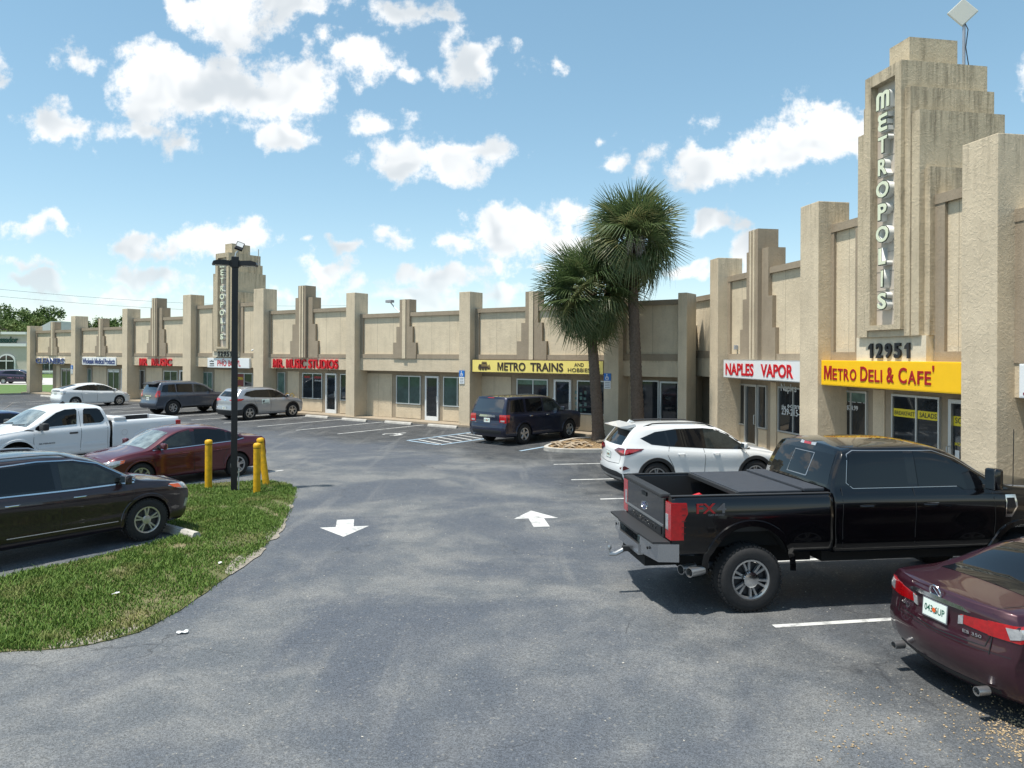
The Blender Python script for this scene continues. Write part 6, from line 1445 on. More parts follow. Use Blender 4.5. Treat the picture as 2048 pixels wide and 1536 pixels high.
def truck_black():
    W = 1.015
    P = dict(zr=.72, tumble=11, rr=.12, bulge=.03, n=56, well=.36, plan=[(-.9, .965 * W), (-.82, .985 * W), (-.4, W), (1.5, W), (2.4, .99 * W), (2.9, .95 * W), (3.1, .88 * W), (3.2, .8 * W)], arch=[(2.03, .50, .56)],
        top=[(-.75, 2.06), (-.6, 2.125), (-.25, 2.165), (.5, 2.17), (.85, 2.13), (1.05, 2.06), (1.78, 1.64), (1.92, 1.60), (2.8, 1.53), (3.05, 1.46)],
        crown=[(-.8, .05), (.6, .05), (1.6, .07), (2.0, .05), (3, .05)], belt=[(-1, 1.565), (.9, 1.55), (1.7, 1.53), (2.6, 1.46), (3.1, 1.36)],
        rear=[(.72, -.84), (1.5, -.86), (1.58, -.85), (2.1, -.64)], front=[(.6, 3.05), (.9, 3.18), (1.3, 3.16), (1.5, 3.02)])
    mp = mat('paint_black', (.002, .002, .003), .22, 0, .25, coat=.8, coat_rough=.02)
    c = Car('pickup_truck', 'lifted black crew cab pickup with open bed cover beside the deli', P, mp, 'truck')
    c.side('side_window', [(-.60, 1.62), (-.63, 1.70), (-.55, 2.02), (-.48, 2.05), (.25, 2.06), (.27, 1.60), (-.52, 1.60)], M_CGLASS, .005); c.side('side_window', [(.42, 1.60), (.40, 2.06), (.75, 2.02), (1.0, 1.93), (1.55, 1.60), (1.52, 1.54), (1.10, 1.54), (1.0, 1.60)], M_CGLASS, .005)
    c.line('window_seal', [(-.64, 1.66), (-.58, 2.03), (-.48, 2.075), (.7, 2.065), (1.03, 1.95), (1.62, 1.60)], M_SATIN, .008, .004); c.line('window_seal', [(-.64, 1.66), (-.55, 1.585), (1.0, 1.585)], M_SATIN, .008, .004)
    c.put('rear_window', patch(c.bvh, [(-.8, y, z) for y, z in [(-.80, 1.60), (.80, 1.60), (.72, 2.06), (-.72, 2.06)]], (-1, 0, .4), .005, .12), M_CGLASS)
    sl = MB(); sl.tube([(0, -.26, 1.66), (0, -.26, 1.98), (0, .26, 1.98), (0, .26, 1.66), (0, -.26, 1.66)], .008, 5)
    for i, v in enumerate(sl.v):
        h = c.bvh.ray_cast(Vector((-4, v[1], v[2])), Vector((1, 0, 0)))[0]; sl.v[i] = ((h.x if h else -.85) - .008 + v[0], v[1], v[2])
    sl.build('slider_frame', M_SATIN, c.root)
    c.rear('brake_light', [(-.09, 2.075), (.09, 2.075), (.09, 2.115), (-.09, 2.115)], M_TAIL, .016); c.rear('cargo_lamp', [(-.20, 2.075), (.20, 2.075), (.20, 2.115), (-.20, 2.115)], M_LAMPC, .010)
    screen(c, 'windscreen', 1.74, 1.66, 1.10, 2.02, .78, .68, M_CGLASS2)
    c.line('shut_line', [(.33, 1.58), (.35, 1.2), (.33, .76)], M_BLACK, .012); c.line('shut_line', [(-.72, 1.6), (-.72, .78)], M_BLACK, .012); c.line('shut_line', [(1.52, 1.5), (1.56, 1.1), (1.52, .76)], M_BLACK, .012)
    c.handle((-.38, .56), 1.36, M_GLOSSBLK, .2); c.line('handle_glint', [(-.46, 1.385), (-.28, 1.385)], M_CHROME, .010, .03); c.line('handle_glint', [(.48, 1.385), (.66, 1.385)], M_CHROME, .010, .03)
    c.mirror(1.42, 1.55, mp, (.13, .20, .30))
    # fender vent with chrome surround
    c.side('fender_vent', [(1.70, 1.16), (1.70, 1.46), (1.86, 1.46), (1.88, 1.30), (1.80, 1.16)], M_CHROME, .012); c.side('vent_insert', [(1.72, 1.20), (1.72, 1.42), (1.83, 1.42), (1.85, 1.30), (1.79, 1.20)], M_GLOSSBLK, .018)
    c.text_side('SUPER DUTY', 1.70, 1.01, .035, M_SATIN, -1, .30)
    c.line('roof_gutter', [(-.55, 2.105), (.6, 2.11), (1.0, 2.02)], M_BLACK, .012, .003)
    c.arch_trim(mp, .06, .022, -12, 192)
    c.front('grille', [(-.8, 1.0), (.8, 1.0), (.8, 1.36), (-.8, 1.36)], M_SATIN, .01)
    ant = MB(); ant.tube([(1.95, -.86, 1.5), (1.95, -.87, 2.35)], .006, 5); ant.build('aerial', M_BLACK, c.root)
    # bed
    x0, x1, zb, zt, zf = -3.10, -.87, .76, 1.525, 1.02
    me, bb = bed_shell(x0, x1, W, zb, zt, zf, [(-2.03, .56, .58)], mp, M_WELL, M_PLASTIC); me.name = 'bed'; bed = link('bed', me, c.root)
    sv = c.bvh; c.bvh = bb; c.P = dict(P, arch=[(-2.03, .56, .58)]); c.arch_trim(mp, .07, .024, -4, 184)
    MB().box(x0 + .1, x1 - .02, -.845, .845, zf + .005, zf + .02).build('bed_liner', M_PLASTIC, bed)
    rl = MB()
    for sg in (1, -1): rl.box(x0, x1, min(sg * (W - .135), sg * (W - .06)), max(sg * (W - .135), sg * (W - .06)), zt + .001, zt + .012)
    rl.build('rail_cap', M_PLASTIC, bed)
    for sg in (1, -1): MB().box(x0 + .05, x1 - .02, min(sg * (W - .16), sg * (W - .152)), max(sg * (W - .16), sg * (W - .152)), zf + .02, zt - .02).build('inner_liner', M_PLASTIC, bed)
    cov = mat('bed_cover_vinyl', (.035, .04, .05), .62, 0, .4, var=.12, vscale=8, bump=.002, bscale=180)
    MB().bbox(-2.12, -1.22, -.84, .84, zt + .005, zt + .035, b=.01).build('bed_cover', cov, c.root); MB().bbox(-1.20, -.90, -.85, .85, zt + .012, zt + .062, b=.015).build('bed_cover', cov, c.root)
    MB().box(-2.16, -2.12, -.84, .84, zt - .03, zt + .02).build('cover_bar', M_PLASTIC, c.root)
    # tailgate
    tg = MB(); tg.bbox(-3.14, -3.075, -.80, .80, .94, 1.50, b=.022); tgo = tg.build('tailgate', mp, c.root)
    MB().bbox(-3.19, -3.05, -.81, .81, 1.485, 1.545, b=.022).build('tailgate_cap', M_PLASTIC, tgo); MB().box(-3.149, -3.138, -.70, .70, .985, 1.09).build('tailgate_panel', M_GLOSSBLK, tgo)
    MB().box(-3.154, -3.138, -.78, .78, 1.105, 1.13).build('tailgate_strip', M_SATIN, tgo); MB().box(-3.152, -3.138, -.10, .10, 1.38, 1.43).build('tailgate_handle', M_PLASTIC, tgo)
    el = MB(); el.lathe([(.115, 0), (.112, .012), (.098, .012), (.095, .006), (.001, .006)], 30, 'x'); el.build('emblem_ring', M_CHROME, tgo, Matrix.Translation((-3.141, 0, 1.235)) @ Matrix.Scale(-1, 4, (1, 0, 0)) @ Matrix.Scale(.52, 4, (0, 0, 1)))
    ef = MB(); ef.lathe([(.095, .008), (.001, .0085)], 30, 'x'); ef.build('emblem_field', mat('emblem_blue', srgb(20, 40, 110), .2, coat=1), tgo, Matrix.Translation((-3.141, 0, 1.235)) @ Matrix.Scale(-1, 4, (1, 0, 0)) @ Matrix.Scale(.52, 4, (0, 0, 1)))
    me = text_data('Ford', .13, .05, .003, .01); me.name = 'emblem_script'; me.materials.append(M_CHROME); link('emblem_script', me, tgo, Matrix.Translation((-3.151, .065, 1.21)) @ Matrix.Rotation(R(-90), 4, 'Z'))
    me = text_data('SUPER DUTY', 1.1, .06, .004, .012); me.name = 'tailgate_lettering'; me.materials.append(mat('emboss_grey', (.03, .032, .035), .3)); link('tailgate_lettering', me, tgo, Matrix.Translation((-3.150, .55, 1.01)) @ Matrix.Rotation(R(-90), 4, 'Z'))
    for sg in (1, -1):
        def ys(a, b): return (min(sg * a, sg * b), max(sg * a, sg * b))
        t = MB(); t.prism([(sg * y, z) for y, z in ([(.825, .98), (1.022, .98), (1.022, 1.455), (.825, 1.455)] if sg > 0 else [(.825, .98), (.825, 1.455), (1.022, 1.455), (1.022, .98)])], -3.13, -3.0, 'x'); 
        t.prism([(-3.0, .98), (-3.0, 1.455), (-2.915, 1.455), (-2.90, 1.32), (-2.955, 1.22), (-2.955, .98)], *ys(.97, 1.0225)); to = t.build('tail_light', M_TAIL, c.root)
        MB().box(-3.136, -3.128, *ys(.84, .93), 1.10, 1.30).build('reverse_lamp', M_LAMPC, to)
        for k in range(5): MB().box(-2.985, -2.93, *ys(1.021, 1.0245), 1.06 + k * .08, 1.07 + k * .08).build('lens_rib', M_TAILD, to)
    # chrome step bumper, plate, hitch
    b = MB()
    for sg in (1, -1):
        b.prism([(-3.36, sg * .46), (-3.28, sg * .98), (-3.02, sg * 1.03), (-3.02, sg * .94), (-3.14, sg * .46)], .70, .93, 'z')
    b.prism([(-3.38, -.46), (-3.38, .46), (-3.14, .46), (-3.14, -.46)], .66, .80, 'z'); bo = b.build('rear_bumper', mat('bumper_chrome', (.42, .43, .45), .22, .9), c.root)
    pd = MB(); pd.prism([(-3.355, -.97), (-3.37, -.46), (-3.39, -.44), (-3.39, .44), (-3.37, .46), (-3.355, .97), (-3.13, 1.0), (-3.13, -1.0)], .931, .958, 'z'); pd.build('step_pad', M_PLASTIC, bo)
    MB().box(-3.16, -3.14, -.45, .45, .80, .93).build('plate_recess', M_PLASTIC, bo)
    pl = box('licence_plate', M_PLATE, c.root, None, -3.185, -3.175, -.16, .16, .80, .935); MB().box(-3.189, -3.184, -.10, .10, .82, .87).build('characters', M_PLATEG, pl)
    for y in (-.72, .72): MB().lathe([(.02, 0), (.02, .012), (.001, .012)], 10, 'x', (-3.345, y, .82)).build('parking_sensor', M_BLACK, bo)
    h = MB(); h.box(-3.46, -3.0, -.035, .035, .60, .67); h.build('hitch_receiver', M_PLASTIC, c.root)
    h = MB(); h.tube([(-3.4, 0, .635), (-3.56, 0, .56), (-3.66, 0, .56)], .032, 8); h.lathe([(.012, .56), (.012, .62), (.024, .63), (.03, .655), (.022, .68), (.001, .688)], 14, 'z', (-3.65, 0, 0)); h.build('hitch_ball', M_SATIN, c.root)
    MB().box(-3.3, -.9, -.5, .5, .52, .74).build('chassis', M_WELL, c.root); MB().box(-2.15, -1.9, -.85, .85, .34, .52).build('axle', M_WELL, c.root); MB().box(-.85, 2.9, -.7, .7, .55, .74).build('chassis', M_WELL, c.root)
    exhaust(c, -2.72, -.78, .56, .062, .24, R(24)); exhaust(c, -2.66, -.92, .56, .062, .24, R(24)); MB().tube([(-2.0, -.6, .56), (-2.5, -.7, .56)], .05, 10).build('exhaust_pipe', M_RIMD, c.root)
    # FX4 decal on the bed side
    for sg in (-1, 1):
        o = text_data('FX', .26, .13, .002, .02); o.name = 'decal_red'; o.materials.append(mat('decal_red', srgb(150, 26, 30), .4)); hh = bb.ray_cast(Vector((-2.7, sg * 3, 1.38)), Vector((0, -sg, 0)))[0]
        mw = Matrix.Translation((-2.78 if sg < 0 else -2.38, hh.y + sg * .004, 1.315)) @ Matrix.Rotation(0 if sg < 0 else math.pi, 4, 'Z'); link('decal_red', o, c.root, mw)
        o = text_data('4', .13, .13, .002, .02); o.name = 'decal_grey'; o.materials.append(mat('decal_grey', srgb(86, 88, 92), .4)); link('decal_grey', o, c.root, mw @ Matrix.Translation((.275, 0, 0)))
        o = text_data('OFF ROAD', .22, .025, .002, .01); o.name = 'decal_grey'; o.materials.append(MATS['decal_grey']); link('decal_grey', o, c.root, mw @ Matrix.Translation((.16, 0, -.035)))
    c.P = dict(P, arch=[(2.03, 0, 0), (-2.03, 0, 0)]); c.W = 1.03; c.wheels(.435, .30, .255, 6, 'twin', M_RIM, .0)
    for sg in (1, -1):
        for x in (-2.03, 2.03): MB().lathe([(.105, .13), (.10, .150), (.06, .156), (.001, .156)], 18, 'y').build('hub_cap', M_CHROME, c.root, Matrix.Translation((x, sg * (.88), .435)) @ (Matrix.Identity(4) if sg > 0 else Matrix.Rotation(math.pi, 4, 'Z')))
    c.place((-2.03, -1.02), (3.14, 9.80), R(8.5))
    # red things lying in the bed
    o = thing('fuel_nozzle', 'small red plastic tool lying in the open truck bed', 'tool', c.root.matrix_world @ Matrix.Translation((-2.55, -.2, zf + .02)))
    b = MB(); b.bbox(-.12, .12, -.05, .05, .0, .12, b=.02); b.tube([(-.1, 0, .12), (-.02, 0, .32), (.14, 0, .36), (.22, 0, .30)], .035, 8); b.build('body', M_REDSIGN, o); MB().tube([(.0, .02, .1), (.08, .02, .24)], .018, 6).build('handle', M_REDSIGN, o)
    o = thing('strap_bundle', 'orange strap bundle at the tailgate end of the truck bed', 'strap', c.root.matrix_world @ Matrix.Translation((-2.9, -.62, zf + .3)))
    b = MB()
    for k in range(3): b.lathe([(.09 - k * .02, 0), (.09 - k * .02, .05), (.075 - k * .02, .05), (.075 - k * .02, 0)], 14, 'z', (0, 0, k * .05), closed=True)
    b.build('coil', M_AMBER, o); MB().box(-.1, .1, -.1, .1, -.28, -.001).build('crate', M_PLASTIC, o)
    return c
truck_black()

def truck_white():
    W = 1.0
    P = dict(zr=.42, tumble=14, rr=.13, bulge=.04, n=56, plan=[(-.75, .96 * W), (-.65, .985 * W), (-.2, W), (1.4, W), (2.3, .985 * W), (2.65, .93 * W), (2.85, .84 * W), (2.95, .74 * W)], arch=[(1.84, .44, .50)],
        top=[(-.62, 1.74), (-.45, 1.815), (-.1, 1.86), (.35, 1.865), (.7, 1.82), (.92, 1.745), (1.62, 1.31), (1.75, 1.27), (2.4, 1.20), (2.75, 1.10)],
        crown=[(-.7, .06), (.4, .06), (1.5, .08), (1.9, .06), (2.8, .06)], belt=[(-.9, 1.255), (.6, 1.23), (1.5, 1.205), (2.4, 1.10), (2.8, 1.0)],
        rear=[(.42, -.68), (1.2, -.70), (1.30, -.69), (1.8, -.50)], front=[(.42, 2.75), (.6, 2.88), (.95, 2.9), (1.12, 2.78)])
    mp = paint('paint_white_truck', (.70, .73, .75), 0, .4)
    c = Car('pickup_truck', 'white extended cab pickup parked nose to the left behind the red saloon', P, mp, 'truck')
    c.side('side_window', [(-.48, 1.34), (-.52, 1.42), (-.42, 1.67), (-.34, 1.72), (.02, 1.73), (.06, 1.69), (.10, 1.30), (-.40, 1.30)], M_CGLASS, .005)
    c.side('side_window', [(.28, 1.30), (.24, 1.70), (.28, 1.735), (.55, 1.73), (.80, 1.65), (1.36, 1.28), (1.38, 1.22), (1.3, 1.18), (1.16, 1.20), (1.10, 1.27)], M_CGLASS, .005)
    c.rear('rear_window', [(-.70, 1.33), (.70, 1.33), (.62, 1.68), (-.62, 1.68)], M_CGLASS); screen(c, 'windscreen', 1.58, 1.335, .98, 1.71, .76, .64, M_LAMPG)
    wi = MB(); wi.tube([(1.62, -.7, 1.31), (1.55, -.05, 1.375)], .014, 5); wi.tube([(1.62, .1, 1.32), (1.55, .68, 1.36)], .014, 5); wi.build('wiper', M_PLASTIC, c.root)
    c.side('cowl_trim', [(1.40, 1.20), (1.62, 1.25), (1.66, 1.215), (1.45, 1.18)], M_PLASTIC, .004)
    c.line('shut_line', [(.19, 1.73), (.17, 1.0), (.20, .48)], M_BLACK, .010); c.line('shut_line', [(1.42, 1.18), (1.44, .9), (1.36, .5)], M_BLACK, .010); c.line('shut_line', [(-.58, 1.3), (-.60, .5)], M_BLACK, .010)
    for sg in (1, -1):
        hh = c.bvh.ray_cast(Vector((.38, sg * 3, 1.06)), Vector((0, -sg, 0)))[0]; MB().bbox(.27, .50, hh.y - .02, hh.y + .02, 1.035, 1.085, b=.015).build('door_handle', M_PLASTIC, c.root)
    c.mirror(1.24, 1.20, M_PLASTIC, (.16, .26, .20)); c.side('body_moulding', [(.26, .66), (1.30, .66), (1.32, .73), (.26, .74)], mp, .016); c.side('body_moulding', [(-.54, .66), (.12, .66), (.12, .74), (-.54, .74)], mp, .016)
    c.text_side('SILVERADO', 1.30, .80, .04, M_PLASTIC, 1, .42); c.text_side('SILVERADO', .88, .80, .04, M_PLASTIC, -1, .42)
    c.arch_trim(mp, .05, .02, -6, 186); c.corner('head_light', [(2.86, .56, 1.04), (2.72, .82, 1.05), (2.60, .92, 1.02), (2.62, .92, .78), (2.84, .66, .78)], (.75, .66, 0), M_AMBER); c.front('grille', [(-.55, .76), (.55, .76), (.55, 1.02), (-.55, 1.02)], M_PLASTIC); c.front('front_bumper', [(-.8, .46), (.8, .46), (.8, .66), (-.8, .66)], M_CHROME, .02)
    ant = MB(); ant.tube([(1.95, -.80, 1.2), (1.98, -.82, 1.95)], .006, 5); ant.build('aerial', M_BLACK, c.root)
    fn = MB(); fn.prism([(.18, 1.86), (.36, 1.86), (.24, 1.93)], -.02, .02); fn.build('antenna_fin', M_BLACK, c.root)
    x0, x1, zb, zt, zf = -2.86, -.72, .50, 1.325, .80
    me, bb = bed_shell(x0, x1, W, zb, zt, zf, [(-1.80, .44, .51)], mp, M_WELL, M_PLASTIC); me.name = 'bed'; bed = link('bed', me, c.root)
    c.bvh = bb; c.P = dict(P, arch=[(-1.80, .44, .51)]); c.arch_trim(mp, .05, .02, -4, 184)
    for sg in (1, -1): MB().box(x0 + .05, x1 - .02, min(sg * (W - .165), sg * (W - .152)), max(sg * (W - .165), sg * (W - .152)), zf + .02, zt - .01).build('inner_liner', M_PLASTIC, bed)
    MB().box(x0 + .05, x1 - .02, -.84, .84, zf + .004, zf + .02).build('bed_liner', M_PLASTIC, bed)
    tg = MB(); tg.bbox(-2.90, -2.83, -.80, .80, .62, 1.32, b=.022); tg.build('tailgate', mp, c.root)
    for sg in (1, -1):
        t = MB(); t.bbox(-2.90, -2.73, min(sg * .84, sg * 1.005), max(sg * .84, sg * 1.005), .88, 1.22, b=.02); t.build('tail_light', M_TAIL, c.root)
    bp = MB(); bp.bbox(-3.06, -2.84, -.98, .98, .44, .64, b=.04); bp.build('rear_bumper', M_CHROME, c.root)
    tb = MB(); tb.bbox(-1.15, -.78, -.95, .95, zt - .02, zt + .10, b=.03); tb.build('tool_box', mat('box_white', (.6, .62, .63), .4), c.root)
    fd = MB(); ringf = [(-1.08 + .085 * math.cos(2 * math.pi * k / 20), .96 + .085 * math.sin(2 * math.pi * k / 20)) for k in range(21)]
    for sg in (1, -1): c.put('fuel_flap', strip_patch(bb, [(x, sg * W, z) for x, z in ringf], (0, sg, 0), .008, .002), M_SATIN)
    MB().box(-2.8, 2.7, -.6, .6, .34, .5).build('chassis', M_WELL, c.root)
    c.P = dict(P, arch=[(1.84, 0, 0), (-1.80, 0, 0)]); c.W = 1.0; c.wheels(.40, .26, .235, 5, 'twin', M_RIM, .03)
    c.place((-2.86, .98), (-10.75, 24.25), R(180 + 55)); return c
truck_white()

# ---- dark blue saloon mostly cut off at the left edge
def small_cars():
    L, W = 4.5, .88
    P = dict(zr=.22, tumble=24, rr=.08, bulge=.08, plan=plan(L, W, .84, .72), arch=[(1.34, .32, .37), (-1.32, .32, .37)],
        top=[(-2.2, 1.0), (-2.0, 1.05), (-1.6, 1.09), (-1.0, 1.34), (-.5, 1.44), (0, 1.45), (.4, 1.38), (1.2, .98), (1.35, .95), (1.9, .84), (2.1, .74)],
        crown=[(-2.2, .03), (-.9, .06), (.3, .06), (1.2, .07), (2.1, .04)], belt=[(-2.2, .99), (0, .93), (1.2, .89), (2.1, .68)],
        rear=[(.22, -2.15), (.5, -2.25), (.95, -2.2), (1.0, -2.1)], front=[(.22, 2.1), (.5, 2.24), (.75, 2.1)])
    c = Car('saloon', 'dark blue saloon roof showing behind the white pickup at the left edge', P, paint('paint_blue', (.03, .05, .13), .4), 'car')
    dlo(c, [(-1.45, 1.06), (-1.0, 1.27), (-.45, 1.375), (0, 1.38), (.36, 1.31), (1.0, .97), (.2, .95), (-1.2, 1.0)], [[(-1.35, 1.06), (-1.0, 1.24), (-.45, 1.355), (-.1, 1.36), (-.08, .98), (-1.1, 1.03)], [(0, 1.36), (.34, 1.29), (.9, .98), (.02, .975)]])
    screen(c, 'windscreen', 1.15, 1.0, .48, 1.33, .6, .52, M_CGLASS2); screen(c, 'rear_window', -1.55, 1.13, -1.0, 1.33, .56, .48, M_CGLASS)
    MB().tube([(-.55, -.1, 1.44), (-.85, -.1, 1.66)], .009, 5).build('aerial', M_BLACK, c.root); c.mirror(.85, .95, c.paint); c.wheels(.32, .2, .21, 5, 'twin'); c.handle((-.7, .2), .8, c.paint); c.arch_trim(c.paint, .03, .01)
    c.corner('tail_light', [(-2.2, .5, .93), (-2.1, .7, .95), (-1.85, .82, .94), (-1.9, .84, .84), (-2.2, .6, .8)], (-.7, .7, 0), M_TAIL); c.corner('head_light', [(2.15, .48, .64), (2.0, .66, .72), (1.7, .8, .76), (1.8, .8, .64), (2.1, .6, .56)], (.7, .7, 0), M_LAMPC)
    c.place((0, .88), (-16.6, 24.2), R(180 + 55))
    L, W = 4.3, .86
    P = dict(zr=.22, tumble=20, rr=.1, bulge=.1, plan=plan(L, W, .86, .68), arch=[(1.25, .31, .36), (-1.3, .31, .36)],
        top=[(-2.0, 1.40), (-1.5, 1.50), (-.5, 1.545), (.1, 1.52), (.5, 1.42), (1.35, .98), (1.6, .90), (2.0, .74)], crown=[(-2, .05), (.5, .06), (2, .05)], belt=[(-2.1, 1.05), (0, .96), (1.3, .90), (2.0, .66)],
        rear=[(.22, -2.05), (.5, -2.15), (1.0, -2.1), (1.4, -1.85)], front=[(.22, 2.0), (.45, 2.14), (.7, 2.02)])
    c = Car('compact_car', 'dark purple compact car with pink lettering on the far road', P, paint('paint_purple', (.022, .016, .045), .3), 'car')
    dlo(c, [(-1.5, 1.12), (-1.2, 1.36), (-.3, 1.45), (.1, 1.43), (.5, 1.32), (1.2, .98), (0, 1.0)], [[(-1.4, 1.13), (-1.15, 1.33), (-.3, 1.42), (-.15, 1.42), (-.12, 1.03), (-.6, 1.06)], ([(-.05, 1.42), (.1, 1.4), (.48, 1.29), (1.05, .99), (0, 1.02)], M_CGLASS2)])
    screen(c, 'windscreen', 1.3, 1.0, .58, 1.37, .62, .54, M_CGLASS2); c.wheels(.31, .2, .20, 6, 'single'); c.corner('head_light', [(2.02, .45, .66), (1.8, .7, .78), (1.5, .8, .84), (1.65, .8, .68), (2.0, .6, .55)], (.7, .7, 0), M_LAMPC)
    pk = mat('lettering_pink', srgb(226, 150, 190), .5); c.text_side('TIDY MAID', -.9, .62, .20, pk, -1, 1.7); c.mirror(.9, .98, c.paint)
    c.place((1.25, -.86), (-52.6, 81.6), R(8))
small_cars()

# ------------------------------------------------------------------ palms
def palm_mats():
    def m(name, a, b_, dry):
        mm = bpy.data.materials.new(name); mm.use_nodes = True; nt = mm.node_tree; N = nt.nodes; Lk = nt.links; b = N['Principled BSDF']; b.inputs['Roughness'].default_value = .42; b.inputs['Specular IOR Level'].default_value = .45
        oi = N.new('ShaderNodeObjectInfo'); tc = N.new('ShaderNodeTexCoord'); n1 = N.new('ShaderNodeTexNoise'); n1.inputs['Scale'].default_value = 6; Lk.new(tc.outputs['Object'], n1.inputs['Vector'])
        ad = N.new('ShaderNodeMath'); ad.operation = 'MULTIPLY_ADD'; Lk.new(oi.outputs['Random'], ad.inputs[0]); ad.inputs[1].default_value = .75; Lk.new(n1.outputs['Fac'], ad.inputs[2])
        mr = N.new('ShaderNodeMapRange'); mr.inputs['From Min'].default_value = .4; mr.inputs['From Max'].default_value = 1.35; Lk.new(ad.outputs[0], mr.inputs['Value'])
        rp = N.new('ShaderNodeValToRGB'); e = rp.color_ramp.elements; e[0].color = (*a, 1); e[1].color = (*dry, 1); k = rp.color_ramp.elements.new(.6); k.color = (*b_, 1); Lk.new(mr.outputs[0], rp.inputs[0]); Lk.new(rp.outputs[0], b.inputs['Base Color'])
        tl = N.new('ShaderNodeBsdfTranslucent'); Lk.new(rp.outputs[0], tl.inputs['Color']); mx = N.new('ShaderNodeMixShader'); mx.inputs[0].default_value = .32; Lk.new(b.outputs[0], mx.inputs[1]); Lk.new(tl.outputs[0], mx.inputs[2]); Lk.new(mx.outputs[0], N['Material Output'].inputs['Surface'])
        MATS[name] = mm; return mm
    return m('palm_leaf', (.055, .098, .034), (.125, .170, .068), (.25, .24, .11)), m('palm_leaf_dead', (.15, .115, .07), (.26, .215, .15), (.36, .33, .28))
M_FROND, M_DEAD = palm_mats()
def frond_mesh(rad, spread, droop, nseg, seed, m, curl=.25, stem=.6):
    """fan leaf: stalk along +x then a fan of narrow folded segments with hanging tips"""
    rnd = random.Random(seed); mb = MB()
    mb.tube([(0, 0, 0), (stem * .5, 0, .03), (stem, 0, 0)], [.018, .014, .01], 4)
    for i in range(nseg):
        f = -1 + 2 * i / (nseg - 1); a = f * spread + rnd.uniform(-.03, .03); L = rad * (1 - .30 * f * f) * rnd.uniform(.88, 1.06); w = .017 * rnd.uniform(.8, 1.3)
        d = Vector((math.cos(a), math.sin(a), 0)); n = Vector((-d.y, d.x, 0)); dr = droop * rnd.uniform(.7, 1.4); pts = []
        for t in (0, .35, .68, 1):
            z = -abs(f) * .12 * L * t + curl * .10 * math.sin(t * 2.5) - dr * L * max(0, t - .30) ** 2 * 1.3
            p = Vector((stem, 0, 0)) + d * L * (t - .16 * dr * t * t) + Vector((0, 0, z)); ww = w * (.7 + .9 * t if t < .5 else 1.2 * (1.06 - t) * 2)
            pts.append((p - n * ww, p + Vector((0, 0, -ww * .6)), p + n * ww))
        v = [q for r_ in pts for q in r_]
        mb.add(v, [(3 * k + j, 3 * k + j + 1, 3 * k + 4 + j, 3 * k + 3 + j) for k in range(3) for j in range(2)])
    me = bpy.data.meshes.new('frond'); me.from_pydata(mb.v, [], mb.f); me.materials.append(m); me.update(); return me
FR = [frond_mesh(1.12, 1.95, d_, 38, 11 + k, M_FROND, .25, .75) for k, d_ in enumerate((.10, .35, .75, 1.15, .25, .8))]
FD = [frond_mesh(.85, 1.2, 1.1 + .3 * k, 22, 41 + k, M_DEAD) for k in range(3)]
M_TRUNK = mat('palm_trunk', (.135, .105, .082), .95, var=.35, vscale=14, bump=.05, bscale=26)
